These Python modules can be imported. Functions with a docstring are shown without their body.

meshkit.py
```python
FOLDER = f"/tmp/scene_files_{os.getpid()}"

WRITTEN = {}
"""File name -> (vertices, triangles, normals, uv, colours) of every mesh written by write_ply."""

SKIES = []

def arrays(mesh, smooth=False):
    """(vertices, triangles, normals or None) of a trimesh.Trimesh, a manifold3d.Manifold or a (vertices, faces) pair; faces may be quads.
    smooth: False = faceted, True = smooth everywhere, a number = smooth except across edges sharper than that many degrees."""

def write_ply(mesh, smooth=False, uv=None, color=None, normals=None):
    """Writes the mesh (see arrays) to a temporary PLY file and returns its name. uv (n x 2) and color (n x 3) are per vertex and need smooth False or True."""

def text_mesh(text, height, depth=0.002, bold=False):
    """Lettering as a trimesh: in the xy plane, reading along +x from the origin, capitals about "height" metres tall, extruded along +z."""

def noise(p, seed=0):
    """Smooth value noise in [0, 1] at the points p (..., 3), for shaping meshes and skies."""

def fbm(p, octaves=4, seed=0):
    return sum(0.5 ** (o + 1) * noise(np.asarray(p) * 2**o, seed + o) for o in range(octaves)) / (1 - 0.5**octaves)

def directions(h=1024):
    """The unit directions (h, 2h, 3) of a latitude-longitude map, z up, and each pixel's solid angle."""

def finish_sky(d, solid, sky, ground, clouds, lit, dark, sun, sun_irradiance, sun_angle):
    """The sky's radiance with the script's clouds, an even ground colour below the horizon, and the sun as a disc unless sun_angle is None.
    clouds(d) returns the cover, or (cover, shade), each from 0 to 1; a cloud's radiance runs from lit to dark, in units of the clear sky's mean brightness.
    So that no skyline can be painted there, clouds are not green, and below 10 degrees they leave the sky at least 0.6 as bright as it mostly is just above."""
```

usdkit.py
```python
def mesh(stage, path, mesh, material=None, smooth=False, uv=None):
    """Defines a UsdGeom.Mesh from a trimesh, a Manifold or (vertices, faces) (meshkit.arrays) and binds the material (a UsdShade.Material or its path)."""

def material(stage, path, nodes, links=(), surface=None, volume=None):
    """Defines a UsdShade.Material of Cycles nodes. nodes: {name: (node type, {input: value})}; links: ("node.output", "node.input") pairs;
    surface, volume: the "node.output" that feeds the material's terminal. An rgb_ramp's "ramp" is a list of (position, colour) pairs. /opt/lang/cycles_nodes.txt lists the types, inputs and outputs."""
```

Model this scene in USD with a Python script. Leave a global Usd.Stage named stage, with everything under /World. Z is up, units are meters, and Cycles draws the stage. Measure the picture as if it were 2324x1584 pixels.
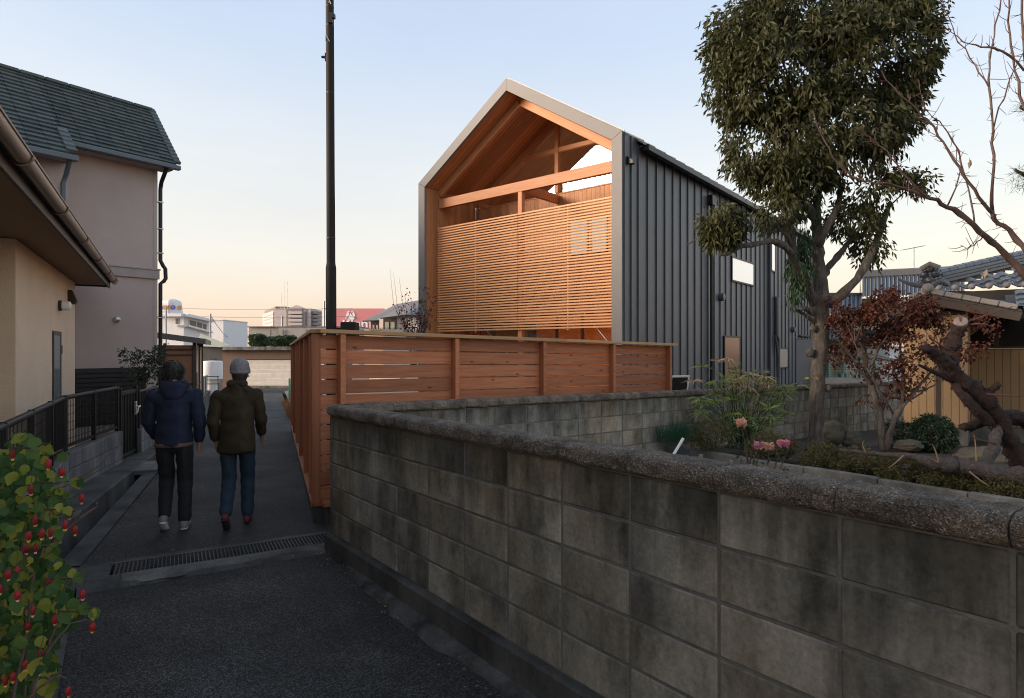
import math, numpy as np, trimesh, manifold3d, usdkit, meshkit
from pxr import Usd, UsdGeom, UsdLux, UsdShade, Gf, Sdf, Vt

stage = Usd.Stage.CreateInMemory()
UsdGeom.SetStageUpAxis(stage, "Z"); UsdGeom.SetStageMetersPerUnit(stage, 1.0)
UsdGeom.Xform.Define(stage, "/World")
LOOK = "/World/Looks/"
A = np.array
# ------------------------------------------------------------------ camera, sky, sun, exposure
FPX, CX, CY, EYE = 1369.0, 1162.0, 792.0, 1.8          # focal length and centre in the units I measured the photograph in
cam = UsdGeom.Camera.Define(stage, "/World/camera")
cam.CreateHorizontalApertureAttr(36.0); cam.CreateFocalLengthAttr(36.0 * FPX / 2324)
cam.CreateClippingRangeAttr((0.05, 5000.0))
cam.AddTranslateOp().Set((0, 0, EYE)); cam.AddRotateXOp().Set(90)
EXPOSURE = 2.25
cam.CreateExposureAttr(EXPOSURE)
SUN_AZ, SUN_EL = math.radians(-105), math.radians(2.5)   # azimuth from +y towards +x
sky_mat = usdkit.material(stage, LOOK + "sky", {
    "tc": ("texture_coordinate", {}), "sep": ("separate_xyz", {}),
    "sky": ("sky_texture", {"sky_type": "single_scattering", "sun_disc": False, "sun_elevation": SUN_EL, "sun_rotation": SUN_AZ,
                            "altitude": 50.0, "air_density": 1.0, "aerosol_density": 1.6, "ozone_density": 1.0}),
    # a thin even veil of high evening haze over the whole sky
    "veil": ("rgb_ramp", {"ramp": [(0.0, (1.34, 0.98, 0.86)), (0.05, (1.36, 1.10, 1.02)), (0.14, (1.40, 1.29, 1.26)), (0.28, (1.32, 1.33, 1.38)), (0.45, (1.02, 1.18, 1.50)), (1.0, (0.52, 0.68, 0.98))]}),
    "cn": ("noise_texture", {"scale": 2.2, "detail": 4.0}), "cm": ("mapping", {"scale": (1.0, 1.0, 3.5)}),
    "cr": ("rgb_ramp", {"ramp": [(0.3, (0.955, 0.96, 0.965)), (0.7, (1.03, 1.03, 1.03))]}),
    "vm": ("mix", {"mix_type": "multiply", "fac": 1.0}),
    "add": ("mix", {"mix_type": "mix", "fac": 0.74}),
    "bg": ("background_shader", {"strength": 0.15}),
}, [("tc.generated", "sep.vector"), ("sep.z", "veil.fac"), ("tc.generated", "cm.vector"), ("cm.vector", "cn.vector"), ("cn.fac", "cr.fac"),
    ("veil.color", "vm.color1"), ("cr.color", "vm.color2"), ("sky.color", "add.color1"), ("vm.color", "add.color2"), ("add.color", "bg.color")], surface="bg.background")
dome = UsdLux.DomeLight.Define(stage, "/World/sky")
UsdShade.MaterialBindingAPI.Apply(dome.GetPrim()).Bind(sky_mat)
dome.GetPrim().SetCustomDataByKey("kind", "structure")
sun = UsdLux.DistantLight.Define(stage, "/World/sun")
sun.CreateNormalizeAttr(True); sun.CreateIntensityAttr(0.46); sun.CreateAngleAttr(34.0); sun.CreateColorAttr((1.0, 0.80, 0.64))
sd = A([math.sin(SUN_AZ) * math.cos(math.radians(9)), math.cos(SUN_AZ) * math.cos(math.radians(9)), math.sin(math.radians(9))])
sun.AddRotateZOp().Set(math.degrees(math.atan2(sd[0], -sd[1]))); sun.AddRotateXOp().Set(math.degrees(math.acos(sd[2])))
# ------------------------------------------------------------------ helpers
rng = np.random.default_rng(7)

def U(px, py, d):
    """A point measured in the photograph (its units) at depth d metres."""
    return A([(px - CX) / FPX * d, d, EYE + (CY - py) / FPX * d])

def G(y):
    """Height of the lane: level near the viewer, then falling gently."""
    y = np.asarray(y, float)
    return np.where(y < 8, 0.0, np.where(y < 16, -0.035 * (y - 8) ** 2 / 16, -0.14 - 0.035 * (np.minimum(y, 60) - 16)))

def unit(v):
    v = np.asarray(v, float); return v / np.linalg.norm(v)

_taken = {}
def fresh(parent, name):
    k = parent + "/" + name; n = _taken.get(k, 0); _taken[k] = n + 1
    return k if n == 0 else f"{k}_{n:03d}"

def tag(prim, label=None, cat=None, group=None, kind=None):
    for k, v in (("label", label), ("category", cat), ("group", group), ("kind", kind)):
        if v: prim.SetCustomDataByKey(k, v)
    return prim

BASE = {}
def thing(name, label, cat, base=(0, 0, 0), group=None, kind=None):
    path = fresh("/World", name)
    x = UsdGeom.Xform.Define(stage, path); x.AddTranslateOp().Set(tuple(float(c) for c in base))
    BASE[path] = A(base, float)
    tag(x.GetPrim(), label, cat, group, kind)
    return path

def part(parent, name, mb, mat, smooth=False, label=None, kind=None):
    top = "/".join(parent.split("/")[:3])
    v, f, uv = mb.arrays() if isinstance(mb, MB) else (np.asarray(mb.vertices), np.asarray(mb.faces), None)
    path = fresh(parent, name)
    usdkit.mesh(stage, path, (v - BASE[top], f), mat, smooth, uv if smooth in (False, True) else None)
    tag(stage.GetPrimAtPath(path), label, None, None, kind)
    return path

def single(name, mb, mat, label=None, cat=None, group=None, kind=None, smooth=False):
    v, f, uv = mb.arrays()
    path = fresh("/World", name); base = A([(v[:, 0].min() + v[:, 0].max()) / 2, (v[:, 1].min() + v[:, 1].max()) / 2, v[:, 2].min()])
    m = usdkit.mesh(stage, path, (v - base, f), mat, smooth, uv if smooth in (False, True) else None)
    m.AddTranslateOp().Set(tuple(base)); BASE[path] = base
    tag(m.GetPrim(), label, cat, group, kind)
    return path

# chamfered box topology: 24 corners, 6 quads, 12 edge quads, 8 corner triangles
def _ctopo():
    P, idx = [], {}
    for ax in range(3):
        for s in (-1, 1):
            for t in (-1, 1):
                for r in (-1, 1):
                    p = [0, 0, 0]; p[ax] = s; o = [k for k in range(3) if k != ax]; p[o[0]] = t * 0.8; p[o[1]] = r * 0.8
                    idx[(ax, s, t, r)] = len(P); P.append(p)
    P = A(P, float)
    h = trimesh.convex.convex_hull(trimesh.PointCloud(P).vertices)
    order = [int(np.argmin(((P - v) ** 2).sum(1))) for v in h.vertices]
    F = A(order)[h.faces]
    return P, F
_CP, _CF = _ctopo()
_CS = np.where(np.abs(_CP) > 0.9, np.sign(_CP), 0); _CI = np.where(np.abs(_CP) > 0.9, 0, np.sign(_CP))
_BF = A([[0, 2, 3], [0, 3, 1], [4, 5, 7], [4, 7, 6], [0, 1, 5], [0, 5, 4], [2, 6, 7], [2, 7, 3], [0, 4, 6], [0, 6, 2], [1, 3, 7], [1, 7, 5]])

class MB:
    def __init__(self): self.v, self.f, self.uv, self.n = [], [], [], 0
    def add(self, v, f, uv=None):
        v = np.asarray(v, float); self.v.append(v); self.f.append(np.asarray(f, int) + self.n)
        self.uv.append(np.zeros((len(v), 2)) if uv is None else uv); self.n += len(v); return self
    def arrays(self): return np.vstack(self.v), np.vstack(self.f), np.vstack(self.uv)
    def box(self, lo, hi, F=None, c=0.0, grain=0):
        """Box in the coordinates of F (a map of (n,3) points into the world); c chamfers it; grain is the axis of the texture's u."""
        lo, hi = np.asarray(lo, float), np.asarray(hi, float); lo, hi = np.minimum(lo, hi), np.maximum(lo, hi)
        m, h = (lo + hi) / 2, (hi - lo) / 2
        if c > 0:
            c = min(c, 0.45 * h.min() * 1.0)
            v, f = m + _CS * h + _CI * (h - c), _CF
            o = [k for k in range(3) if k != grain]
            ax = np.argmax(np.abs(_CS), 1)
            w = np.where(ax == o[0], v[:, o[1]], v[:, o[0]]) + np.where(ax == o[0], 0.37, 0.0)
            uv = np.stack([v[:, grain] - lo[grain], w], 1)
        else:
            v = A([[x, y, z] for x in (lo[0], hi[0]) for y in (lo[1], hi[1]) for z in (lo[2], hi[2])]); f = _BF
            uv = np.stack([v[:, grain] - lo[grain], v[:, [k for k in range(3) if k != grain]].sum(1)], 1)
        uv = uv + rng.random(2) * 40
        w = F(v) if F else v
        if F and np.dot(np.cross(w[-1] - w[0], w[1] - w[0]), w[2] - w[0]) * np.dot(np.cross(v[-1] - v[0], v[1] - v[0]), v[2] - v[0]) < 0: f = f[:, ::-1]
        return self.add(w, f, uv)
    def quad(self, a, b, c, d):
        p = A([a, b, c, d], float); e = unit(p[1] - p[0]); uv = np.stack([(p - p[0]) @ e, np.linalg.norm((p - p[0]) - np.outer((p - p[0]) @ e, e), axis=1)], 1)
        return self.add(p, [[0, 1, 2], [0, 2, 3]], uv)
    def prism(self, poly, F, b0, b1):
        """Polygon of (a, z) pairs extruded from b0 to b1 in the coordinates of F."""
        from shapely.geometry import Polygon
        p = A(poly, float); n = len(p)
        v2, t = trimesh.creation.triangulate_polygon(Polygon(p), engine="earcut")
        k = len(v2)
        v = np.vstack([np.stack([v2[:, 0], np.full(k, b0), v2[:, 1]], 1), np.stack([v2[:, 0], np.full(k, b1), v2[:, 1]], 1)])
        self.add(F(v), np.vstack([t, t[:, ::-1] + k]), np.stack([v[:, 2], v[:, 0]], 1))
        for i in range(n):
            j = (i + 1) % n
            q = A([[p[i][0], b0, p[i][1]], [p[j][0], b0, p[j][1]], [p[j][0], b1, p[j][1]], [p[i][0], b1, p[i][1]]])
            self.add(F(q), [[0, 1, 2], [0, 2, 3]], np.stack([q[:, 1], q[:, 0] + q[:, 2]], 1))
        return self
    def tube(self, pts, r, n=8, caps=True):
        pts = np.asarray(pts, float); m = len(pts); r = np.broadcast_to(np.asarray(r, float), m)
        t = np.gradient(pts, axis=0); t /= np.maximum(np.linalg.norm(t, axis=1, keepdims=True), 1e-9)
        ref = A([0, 0, 1.0]) if abs(t[0][2]) < 0.9 else A([1.0, 0, 0])
        rings, u = [], None
        for i in range(m):
            u = ref if u is None else u
            u = unit(u - t[i] * (u @ t[i])); w = np.cross(t[i], u)
            a = np.arange(n) / n * 2 * np.pi
            rings.append(pts[i] + r[i] * (np.outer(np.cos(a), u) + np.outer(np.sin(a), w)))
        v = np.vstack(rings); f = []
        for i in range(m - 1):
            for k in range(n):
                a0, a1, b0, b1 = i * n + k, i * n + (k + 1) % n, (i + 1) * n + k, (i + 1) * n + (k + 1) % n
                f += [[a0, a1, b1], [a0, b1, b0]]
        L = np.r_[0, np.cumsum(np.linalg.norm(np.diff(pts, axis=0), axis=1))]
        uv = np.stack([np.repeat(L, n), np.tile(np.arange(n) / n, m) * 2 * np.pi * np.repeat(r, n)], 1)
        if caps:
            v = np.vstack([v, pts[0], pts[-1]]); uv = np.vstack([uv, uv[0], uv[-1]])
            for k in range(n): f += [[m * n, (k + 1) % n, k], [m * n + 1, (m - 1) * n + k, (m - 1) * n + (k + 1) % n]]
        return self.add(v, f, uv)
    def lathe(self, base, prof, n=16):
        prof = A(prof, float); a = np.linspace(0, 2 * np.pi, n + 1)
        return self.grid(A(base, float) + np.stack([np.outer(prof[:, 0], np.cos(a)), np.outer(prof[:, 0], np.sin(a)), np.repeat(prof[:, 1:2], n + 1, 1)], -1))
    def grid(self, Pts):
        """Pts: (rows, cols, 3) of points."""
        R, C = Pts.shape[:2]; i = np.arange(R * C).reshape(R, C)
        q = np.stack([i[:-1, :-1], i[:-1, 1:], i[1:, 1:], i[1:, :-1]], -1).reshape(-1, 4)
        return self.add(Pts.reshape(-1, 3), np.vstack([q[:, [0, 1, 2]], q[:, [0, 2, 3]]]), Pts.reshape(-1, 3)[:, :2])
    def blob(self, c, r, sub=2, rough=0.0, fr=2.0, seed=0, flat=None):
        s = trimesh.creation.icosphere(sub); d = s.vertices
        k = 1 + rough * (meshkit.fbm(d * fr + 7.3 + seed, 3, seed) - 0.5) * 2
        v = d * k[:, None] * A(r, float) + A(c, float)
        if flat is not None: v[:, 2] = np.maximum(v[:, 2], flat)
        return self.add(v, s.faces)

def frame(O, u, v):
    O, u, v = A(O, float), A([*unit(u), 0]), A([*unit(v), 0])
    return lambda p: O + np.outer(p[:, 0], u) + np.outer(p[:, 1], v) + np.outer(p[:, 2], A([0, 0, 1.0]))
def pt(F, a, b, z): return F(A([[a, b, z]], float))[0]

def axes_map(o, x, y, z):
    o, x, y, z = (A(t, float) for t in (o, x, y, z))
    return lambda p: o + p @ np.stack([x, y, z])

def beam(mb, p0, p1, w, h, up=(0, 0, 1), c=0.004):
    """Square-edged bar from p0 to p1: w across, h along up; grain along its length."""
    p0, p1 = A(p0, float), A(p1, float); x = unit(p1 - p0)
    if abs(x @ A(up, float)) > 0.98: up = (0.636, 0.772, 0.0)
    y = unit(np.cross(A(up, float), x)); z = np.cross(x, y)
    return mb.box((0, -w / 2, -h / 2), (np.linalg.norm(p1 - p0), w / 2, h / 2), axes_map(p0, x, y, z), c)

# ------------------------------------------------------------------ materials
def mat(name, nodes, links, surface="p.BSDF"): return usdkit.material(stage, LOOK + name, nodes, links, surface)
def plain(name, col, rough=0.6, metal=0.0, var=0.12, scale=3.0, bump=0.0, bscale=60.0, spec=0.5, coat=0.0, trans=0.0):
    """One colour with soft uneven tone and an optional fine relief."""
    c = A(col, float)
    n = {"g": ("geometry", {}), "n": ("noise_texture", {"scale": scale, "detail": 5.0, "roughness": 0.6}),
         "r": ("rgb_ramp", {"ramp": [(0.25, c * (1 - var)), (0.75, np.minimum(c * (1 + var), 1))]}),
         "p": ("principled_bsdf", {"roughness": rough, "metallic": metal, "specular_ior_level": spec, "coat_weight": coat})}
    l = [("g.position", "n.vector"), ("n.fac", "r.fac"), ("r.color", "p.base_color")]
    if bump:
        n["bn"] = ("noise_texture", {"scale": bscale, "detail": 4.0}); n["b"] = ("bump", {"strength": bump, "distance": 0.02})
        l += [("g.position", "bn.vector"), ("bn.fac", "b.height"), ("b.normal", "p.normal")]
    if trans:
        n["t"] = ("translucent_bsdf", {}); n["x"] = ("mix_closure", {"fac": trans})
        l += [("r.color", "t.color"), ("p.BSDF", "x.closure1"), ("t.BSDF", "x.closure2")]
        return mat(name, n, l, "x.closure")
    return mat(name, n, l)
def wood(name, dark, light, knots=0.0, rough=0.55, vary=0.35, along=2.0, across=28.0):
    n = {"tc": ("texture_coordinate", {}), "oi": ("object_info", {}), "off": ("combine_xyz", {}), "m10": ("math", {"math_type": "multiply", "value2": 53.0}),
         "ad": ("vector_math", {"math_type": "add"}), "mp": ("mapping", {"scale": (along, across, 1.0)}),
         "n1": ("noise_texture", {"scale": 1.0, "detail": 6.0, "roughness": 0.65, "distortion": 0.6}),
         "r": ("rgb_ramp", {"ramp": [(0.28, dark), (0.55, A(dark) * .35 + A(light) * .65), (0.75, light)]}),
         "vr": ("map_range", {"from_min": 0.0, "from_max": 1.0, "to_min": 1 - vary, "to_max": 1 + vary * 0.55}),
         "hv": ("hsv", {}), "b": ("bump", {"strength": 0.15, "distance": 0.004}),
         "p": ("principled_bsdf", {"roughness": rough, "specular_ior_level": 0.35})}
    l = [("oi.random", "m10.value1"), ("m10.value", "off.x"), ("m10.value", "off.y"), ("tc.UV", "ad.vector1"), ("off.vector", "ad.vector2"), ("ad.vector", "mp.vector"),
         ("mp.vector", "n1.vector"), ("n1.fac", "r.fac"), ("r.color", "hv.color"), ("oi.random", "vr.value"), ("vr.result", "hv.value"), ("n1.fac", "b.height"), ("b.normal", "p.normal")]
    last = "hv.color"
    if knots:
        n["km"] = ("mapping", {"scale": (knots, knots * 2.6, 1.0)}); n["kv"] = ("voronoi_texture", {"scale": 1.0, "dimensions": "2D"})
        n["kr"] = ("rgb_ramp", {"ramp": [(0.0, (0.25, 0.18, 0.15)), (0.030, (0.45, 0.36, 0.30)), (0.050, (1, 1, 1))]}); n["kx"] = ("mix", {"mix_type": "multiply", "fac": 1.0})
        l += [("ad.vector", "km.vector"), ("km.vector", "kv.vector"), ("kv.distance", "kr.fac"), ("hv.color", "kx.color1"), ("kr.color", "kx.color2")]
        last = "kx.color"
    return mat(name, n, l + [(last, "p.base_color")])
def concrete(name, light, dark, rough=0.9, streak=(2.2, 2.2, 0.55), bump=0.5, tone=0.25, bias=(0.35, 0.68), apart=0.0):
    """Weathered concrete: runs and blotches of grime, pits, and a tone of its own for each piece."""
    n = {"g": ("geometry", {}), "oi": ("object_info", {}), "mp": ("mapping", {"scale": streak}),
         "n1": ("noise_texture", {"scale": 1.6, "detail": 7.0, "roughness": 0.62}), "n2": ("noise_texture", {"scale": 45.0, "detail": 5.0, "roughness": 0.7}),
         "r": ("rgb_ramp", {"ramp": [(bias[0], dark), (bias[1], light)]}), "r2": ("rgb_ramp", {"ramp": [(0.3, (0.72, 0.72, 0.72)), (0.72, (1.18, 1.17, 1.14))]}),
         "mx": ("mix", {"mix_type": "multiply", "fac": 1.0}), "vr": ("map_range", {"to_min": 1 - tone, "to_max": 1 + tone}), "hv": ("hsv", {}),
         "b": ("bump", {"strength": bump, "distance": 0.006}), "p": ("principled_bsdf", {"roughness": rough, "specular_ior_level": 0.25})}
    l = [("g.position", "mp.vector"), ("mp.vector", "n1.vector"), ("g.position", "n2.vector"), ("n1.fac", "r.fac"), ("n2.fac", "r2.fac"), ("r.color", "mx.color1"), ("r2.color", "mx.color2"),
         ("mx.color", "hv.color"), ("oi.random", "vr.value"), ("vr.result", "hv.value"), ("hv.color", "p.base_color"), ("n2.fac", "b.height"), ("b.normal", "p.normal")]
    if apart:       # each piece carries its own blotches, with a rusty cast here and there
        n |= {"of": ("combine_xyz", {}), "om": ("math", {"math_type": "multiply", "value2": apart}), "oa": ("vector_math", {"math_type": "add"}),
              "n3": ("noise_texture", {"scale": 1.1, "detail": 4.0}), "r3": ("rgb_ramp", {"ramp": [(0.42, (1, 1, 1)), (0.68, (1.12, 0.97, 0.80))]}), "m3": ("mix", {"mix_type": "multiply", "fac": 1.0}),
              "n4": ("noise_texture", {"scale": 3.2, "detail": 8.0, "roughness": 0.7}), "r4": ("rgb_ramp", {"ramp": [(0.36, (0.62, 0.62, 0.62)), (0.50, (1, 1, 1)), (0.70, (1.22, 1.22, 1.2))]}), "m4": ("mix", {"mix_type": "multiply", "fac": 1.0})}
        l = [x for x in l if x not in (("g.position", "mp.vector"), ("hv.color", "p.base_color"))]
        l += [("oi.random", "om.value1"), ("om.value", "of.x"), ("om.value", "of.y"), ("g.position", "oa.vector1"), ("of.vector", "oa.vector2"), ("oa.vector", "mp.vector"), ("g.position", "n3.vector"), ("n3.fac", "r3.fac"),
              ("hv.color", "m3.color1"), ("r3.color", "m3.color2"), ("oa.vector", "n4.vector"), ("n4.fac", "r4.fac"), ("m3.color", "m4.color1"), ("r4.color", "m4.color2")]
        # black runs of algae below the coping
        n |= {"sz": ("separate_xyz", {}), "zr": ("map_range", {"from_min": 0.78, "from_max": 1.20, "to_min": 0.0, "to_max": 1.0, "clamp": True}), "dm": ("mapping", {"scale": (3.4, 3.4, 0.5)}),
              "dn": ("noise_texture", {"scale": 1.7, "detail": 6.0, "roughness": 0.65}), "da": ("math", {"math_type": "multiply_add", "value2": 0.34}), "dr": ("rgb_ramp", {"ramp": [(0.56, (1, 1, 1)), (0.84, (0.40, 0.40, 0.39))]}), "m5": ("mix", {"mix_type": "multiply", "fac": 1.0})}
        l += [("g.position", "sz.vector"), ("sz.z", "zr.value"), ("g.position", "dm.vector"), ("dm.vector", "dn.vector"), ("zr.result", "da.value1"), ("dn.fac", "da.value3"), ("da.value", "dr.fac"), ("m4.color", "m5.color1"), ("dr.color", "m5.color2"), ("m5.color", "p.base_color")]
    return mat(name, n, l)
def leafmat(name, ramp, trans=0.25, rough=0.4, clump=1.3, island=0.55):
    n = {"g": ("geometry", {}), "n": ("noise_texture", {"scale": clump, "detail": 3.0}), "mx": ("mix_float", {"fac": island}),
         "r": ("rgb_ramp", {"ramp": ramp}), "p": ("principled_bsdf", {"roughness": rough, "specular_ior_level": 0.5}), "t": ("translucent_bsdf", {}), "x": ("mix_closure", {"fac": trans})}
    l = [("g.position", "n.vector"), ("n.fac", "mx.a"), ("g.random_per_island", "mx.b"), ("mx.result", "r.fac"), ("r.color", "p.base_color"), ("r.color", "t.color"),
         ("p.BSDF", "x.closure1"), ("t.BSDF", "x.closure2")]
    return mat(name, n, l, "x.closure")
def glass(name, tint=(0.9, 0.93, 0.92), ior=1.5, rough=0.02):
    return mat(name, {"f": ("fresnel", {"IOR": ior}), "t": ("transparent_bsdf", {"color": tint}), "g": ("glossy_bsdf", {"color": (1, 1, 1), "roughness": rough}), "x": ("mix_closure", {})},
               [("f.fac", "x.fac"), ("t.BSDF", "x.closure1"), ("g.BSDF", "x.closure2")], "x.closure")
def lit(name, col, strength): return mat(name, {"e": ("emission", {"color": col, "strength": strength})}, [], "e.emission")

M = {}
M["asphalt"] = mat("asphalt", {
    "g": ("geometry", {}), "n1": ("noise_texture", {"scale": 0.8, "detail": 7.0, "roughness": 0.62}), "v": ("voronoi_texture", {"scale": 150.0}), "n2": ("noise_texture", {"scale": 240.0, "detail": 2.0}),
    "r1": ("rgb_ramp", {"ramp": [(0.30, (0.016, 0.0155, 0.015)), (0.5, (0.031, 0.0295, 0.0275)), (0.70, (0.060, 0.057, 0.052))]}), "r2": ("rgb_ramp", {"ramp": [(0.0, (0.55, 0.55, 0.57)), (0.55, (0.95, 0.95, 0.96)), (0.72, (1.5, 1.48, 1.44)), (0.82, (3.2, 3.1, 2.9))]}),
    "sc": ("separate_color", {}), "mx": ("mix", {"mix_type": "multiply", "fac": 1.0}), "b": ("bump", {"strength": 0.8, "distance": 0.006}), "p": ("principled_bsdf", {"roughness": 0.75, "specular_ior_level": 0.3})},
    [("g.position", "n1.vector"), ("g.position", "v.vector"), ("g.position", "n2.vector"), ("n1.fac", "r1.fac"), ("v.color", "sc.color"), ("sc.r", "r2.fac"), ("r1.color", "mx.color1"), ("r2.color", "mx.color2"),
     ("mx.color", "p.base_color"), ("v.distance", "b.height"), ("b.normal", "p.normal")])
M["block"] = concrete("block_concrete", (0.275, 0.258, 0.220), (0.098, 0.092, 0.079), bias=(0.34, 0.62), streak=(1.9, 1.9, 0.6), tone=0.11, apart=31.0)
M["block_left"] = concrete("block_pale", (0.27, 0.27, 0.28), (0.12, 0.12, 0.12), tone=0.12)
M["mortar"] = plain("mortar", (0.125, 0.119, 0.106), 0.95, bump=0.5, var=0.35, scale=5)
M["cap"] = mat("pebble_cap", {
    "g": ("geometry", {}), "v": ("voronoi_texture", {"scale": 230.0}), "n": ("noise_texture", {"scale": 7.0, "detail": 5.0}), "sc": ("separate_color", {}),
    "r": ("rgb_ramp", {"ramp": [(0.0, (0.085, 0.064, 0.047)), (0.5, (0.175, 0.138, 0.104)), (0.8, (0.24, 0.185, 0.135)), (0.95, (0.38, 0.33, 0.27)), (1.0, (0.5, 0.47, 0.42))]}),
    "r2": ("rgb_ramp", {"ramp": [(0.35, (0.55, 0.54, 0.52)), (0.65, (1.45, 1.40, 1.34))]}), "mx": ("mix", {"mix_type": "multiply", "fac": 1.0}), "b": ("bump", {"strength": 1.0, "distance": 0.012}),
    "p": ("principled_bsdf", {"roughness": 0.85})},
    [("g.position", "v.vector"), ("g.position", "n.vector"), ("v.color", "sc.color"), ("sc.r", "r.fac"), ("n.fac", "r2.fac"), ("r.color", "mx.color1"), ("r2.color", "mx.color2"), ("mx.color", "p.base_color"), ("v.distance", "b.height"), ("b.normal", "p.normal")])
M["conc"] = concrete("plain_concrete", (0.23, 0.22, 0.20), (0.07, 0.068, 0.062), streak=(1.5, 1.5, 1.0), tone=0.08)
M["concdark"] = concrete("damp_concrete", (0.10, 0.098, 0.09), (0.035, 0.034, 0.032), streak=(1.5, 1.5, 0.8), tone=0.08)
M["soil"] = plain("soil", (0.05, 0.038, 0.026), 0.95, var=0.5, scale=4, bump=1.0, bscale=35)
M["gravel"] = plain("gravel", (0.16, 0.15, 0.13), 0.95, var=0.4, scale=40, bump=1.0, bscale=50)
M["rusty"] = plain("rusty_steel", (0.075, 0.070, 0.066), 0.6, 0.4, var=0.4, scale=14)
M["galv"] = plain("galvanised", (0.20, 0.21, 0.215), 0.45, 0.7, var=0.3, scale=20)
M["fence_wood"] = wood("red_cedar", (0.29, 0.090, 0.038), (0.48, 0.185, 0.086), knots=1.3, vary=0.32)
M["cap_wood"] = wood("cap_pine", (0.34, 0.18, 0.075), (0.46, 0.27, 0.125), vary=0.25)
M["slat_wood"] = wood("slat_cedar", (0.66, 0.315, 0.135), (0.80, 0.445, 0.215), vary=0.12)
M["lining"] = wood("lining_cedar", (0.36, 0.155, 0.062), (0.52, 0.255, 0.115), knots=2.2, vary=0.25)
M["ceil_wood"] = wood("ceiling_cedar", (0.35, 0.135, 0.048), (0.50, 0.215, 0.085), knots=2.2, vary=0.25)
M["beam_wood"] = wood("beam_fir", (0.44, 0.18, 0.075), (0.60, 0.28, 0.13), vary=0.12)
M["frame_metal"] = plain("pale_metal", (0.165, 0.160, 0.156), 0.6, 0.0, var=0.04)
M["dark_metal"] = plain("charcoal_metal", (0.088, 0.092, 0.100), 0.42, 0.15, var=0.12, scale=1.5)
M["black_metal"] = plain("black_metal", (0.018, 0.018, 0.019), 0.4, 0.3)
M["roof_metal"] = plain("roof_metal", (0.12, 0.125, 0.13), 0.4, 0.4)
M["glass"] = glass("window_glass")
M["white_wall"] = plain("white_plaster", (0.80, 0.78, 0.74), 0.9, var=0.03)
M["blind"] = plain("blind_pane", (0.30, 0.25, 0.19), 0.25)
M["frost"] = mat("frosted_window", {"p": ("principled_bsdf", {"base_color": (0.75, 0.72, 0.66), "roughness": 0.3, "emission_color": (1.0, 0.90, 0.78), "emission_strength": 0.095})}, [])
M["cream"] = plain("cream_stucco", (0.70, 0.55, 0.40), 0.9, var=0.08, scale=1.2, bump=0.7, bscale=90)
M["taupe"] = plain("taupe_stucco", (0.44, 0.365, 0.33), 0.92, var=0.09, scale=1.0, bump=0.3, bscale=120)
M["trim_taupe"] = plain("taupe_trim", (0.34, 0.29, 0.27), 0.8)
M["green_tile"] = mat("green_tile", {"oi": ("object_info", {}), "g": ("geometry", {}), "n": ("noise_texture", {"scale": 5.0, "detail": 4.0}), "mx": ("mix_float", {"fac": 0.4}),
    "r": ("rgb_ramp", {"ramp": [(0.2, (0.036, 0.047, 0.045)), (0.55, (0.060, 0.075, 0.071)), (0.85, (0.088, 0.105, 0.098))]}), "p": ("principled_bsdf", {"roughness": 0.5})},
    [("g.position", "n.vector"), ("n.fac", "mx.a"), ("oi.random", "mx.b"), ("mx.result", "r.fac"), ("r.color", "p.base_color")])
M["gutter_blue"] = plain("slate_gutter", (0.085, 0.105, 0.125), 0.4, 0.2)
M["gutter_brown"] = plain("bronze_gutter", (0.20, 0.145, 0.11), 0.4, 0.3)
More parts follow.
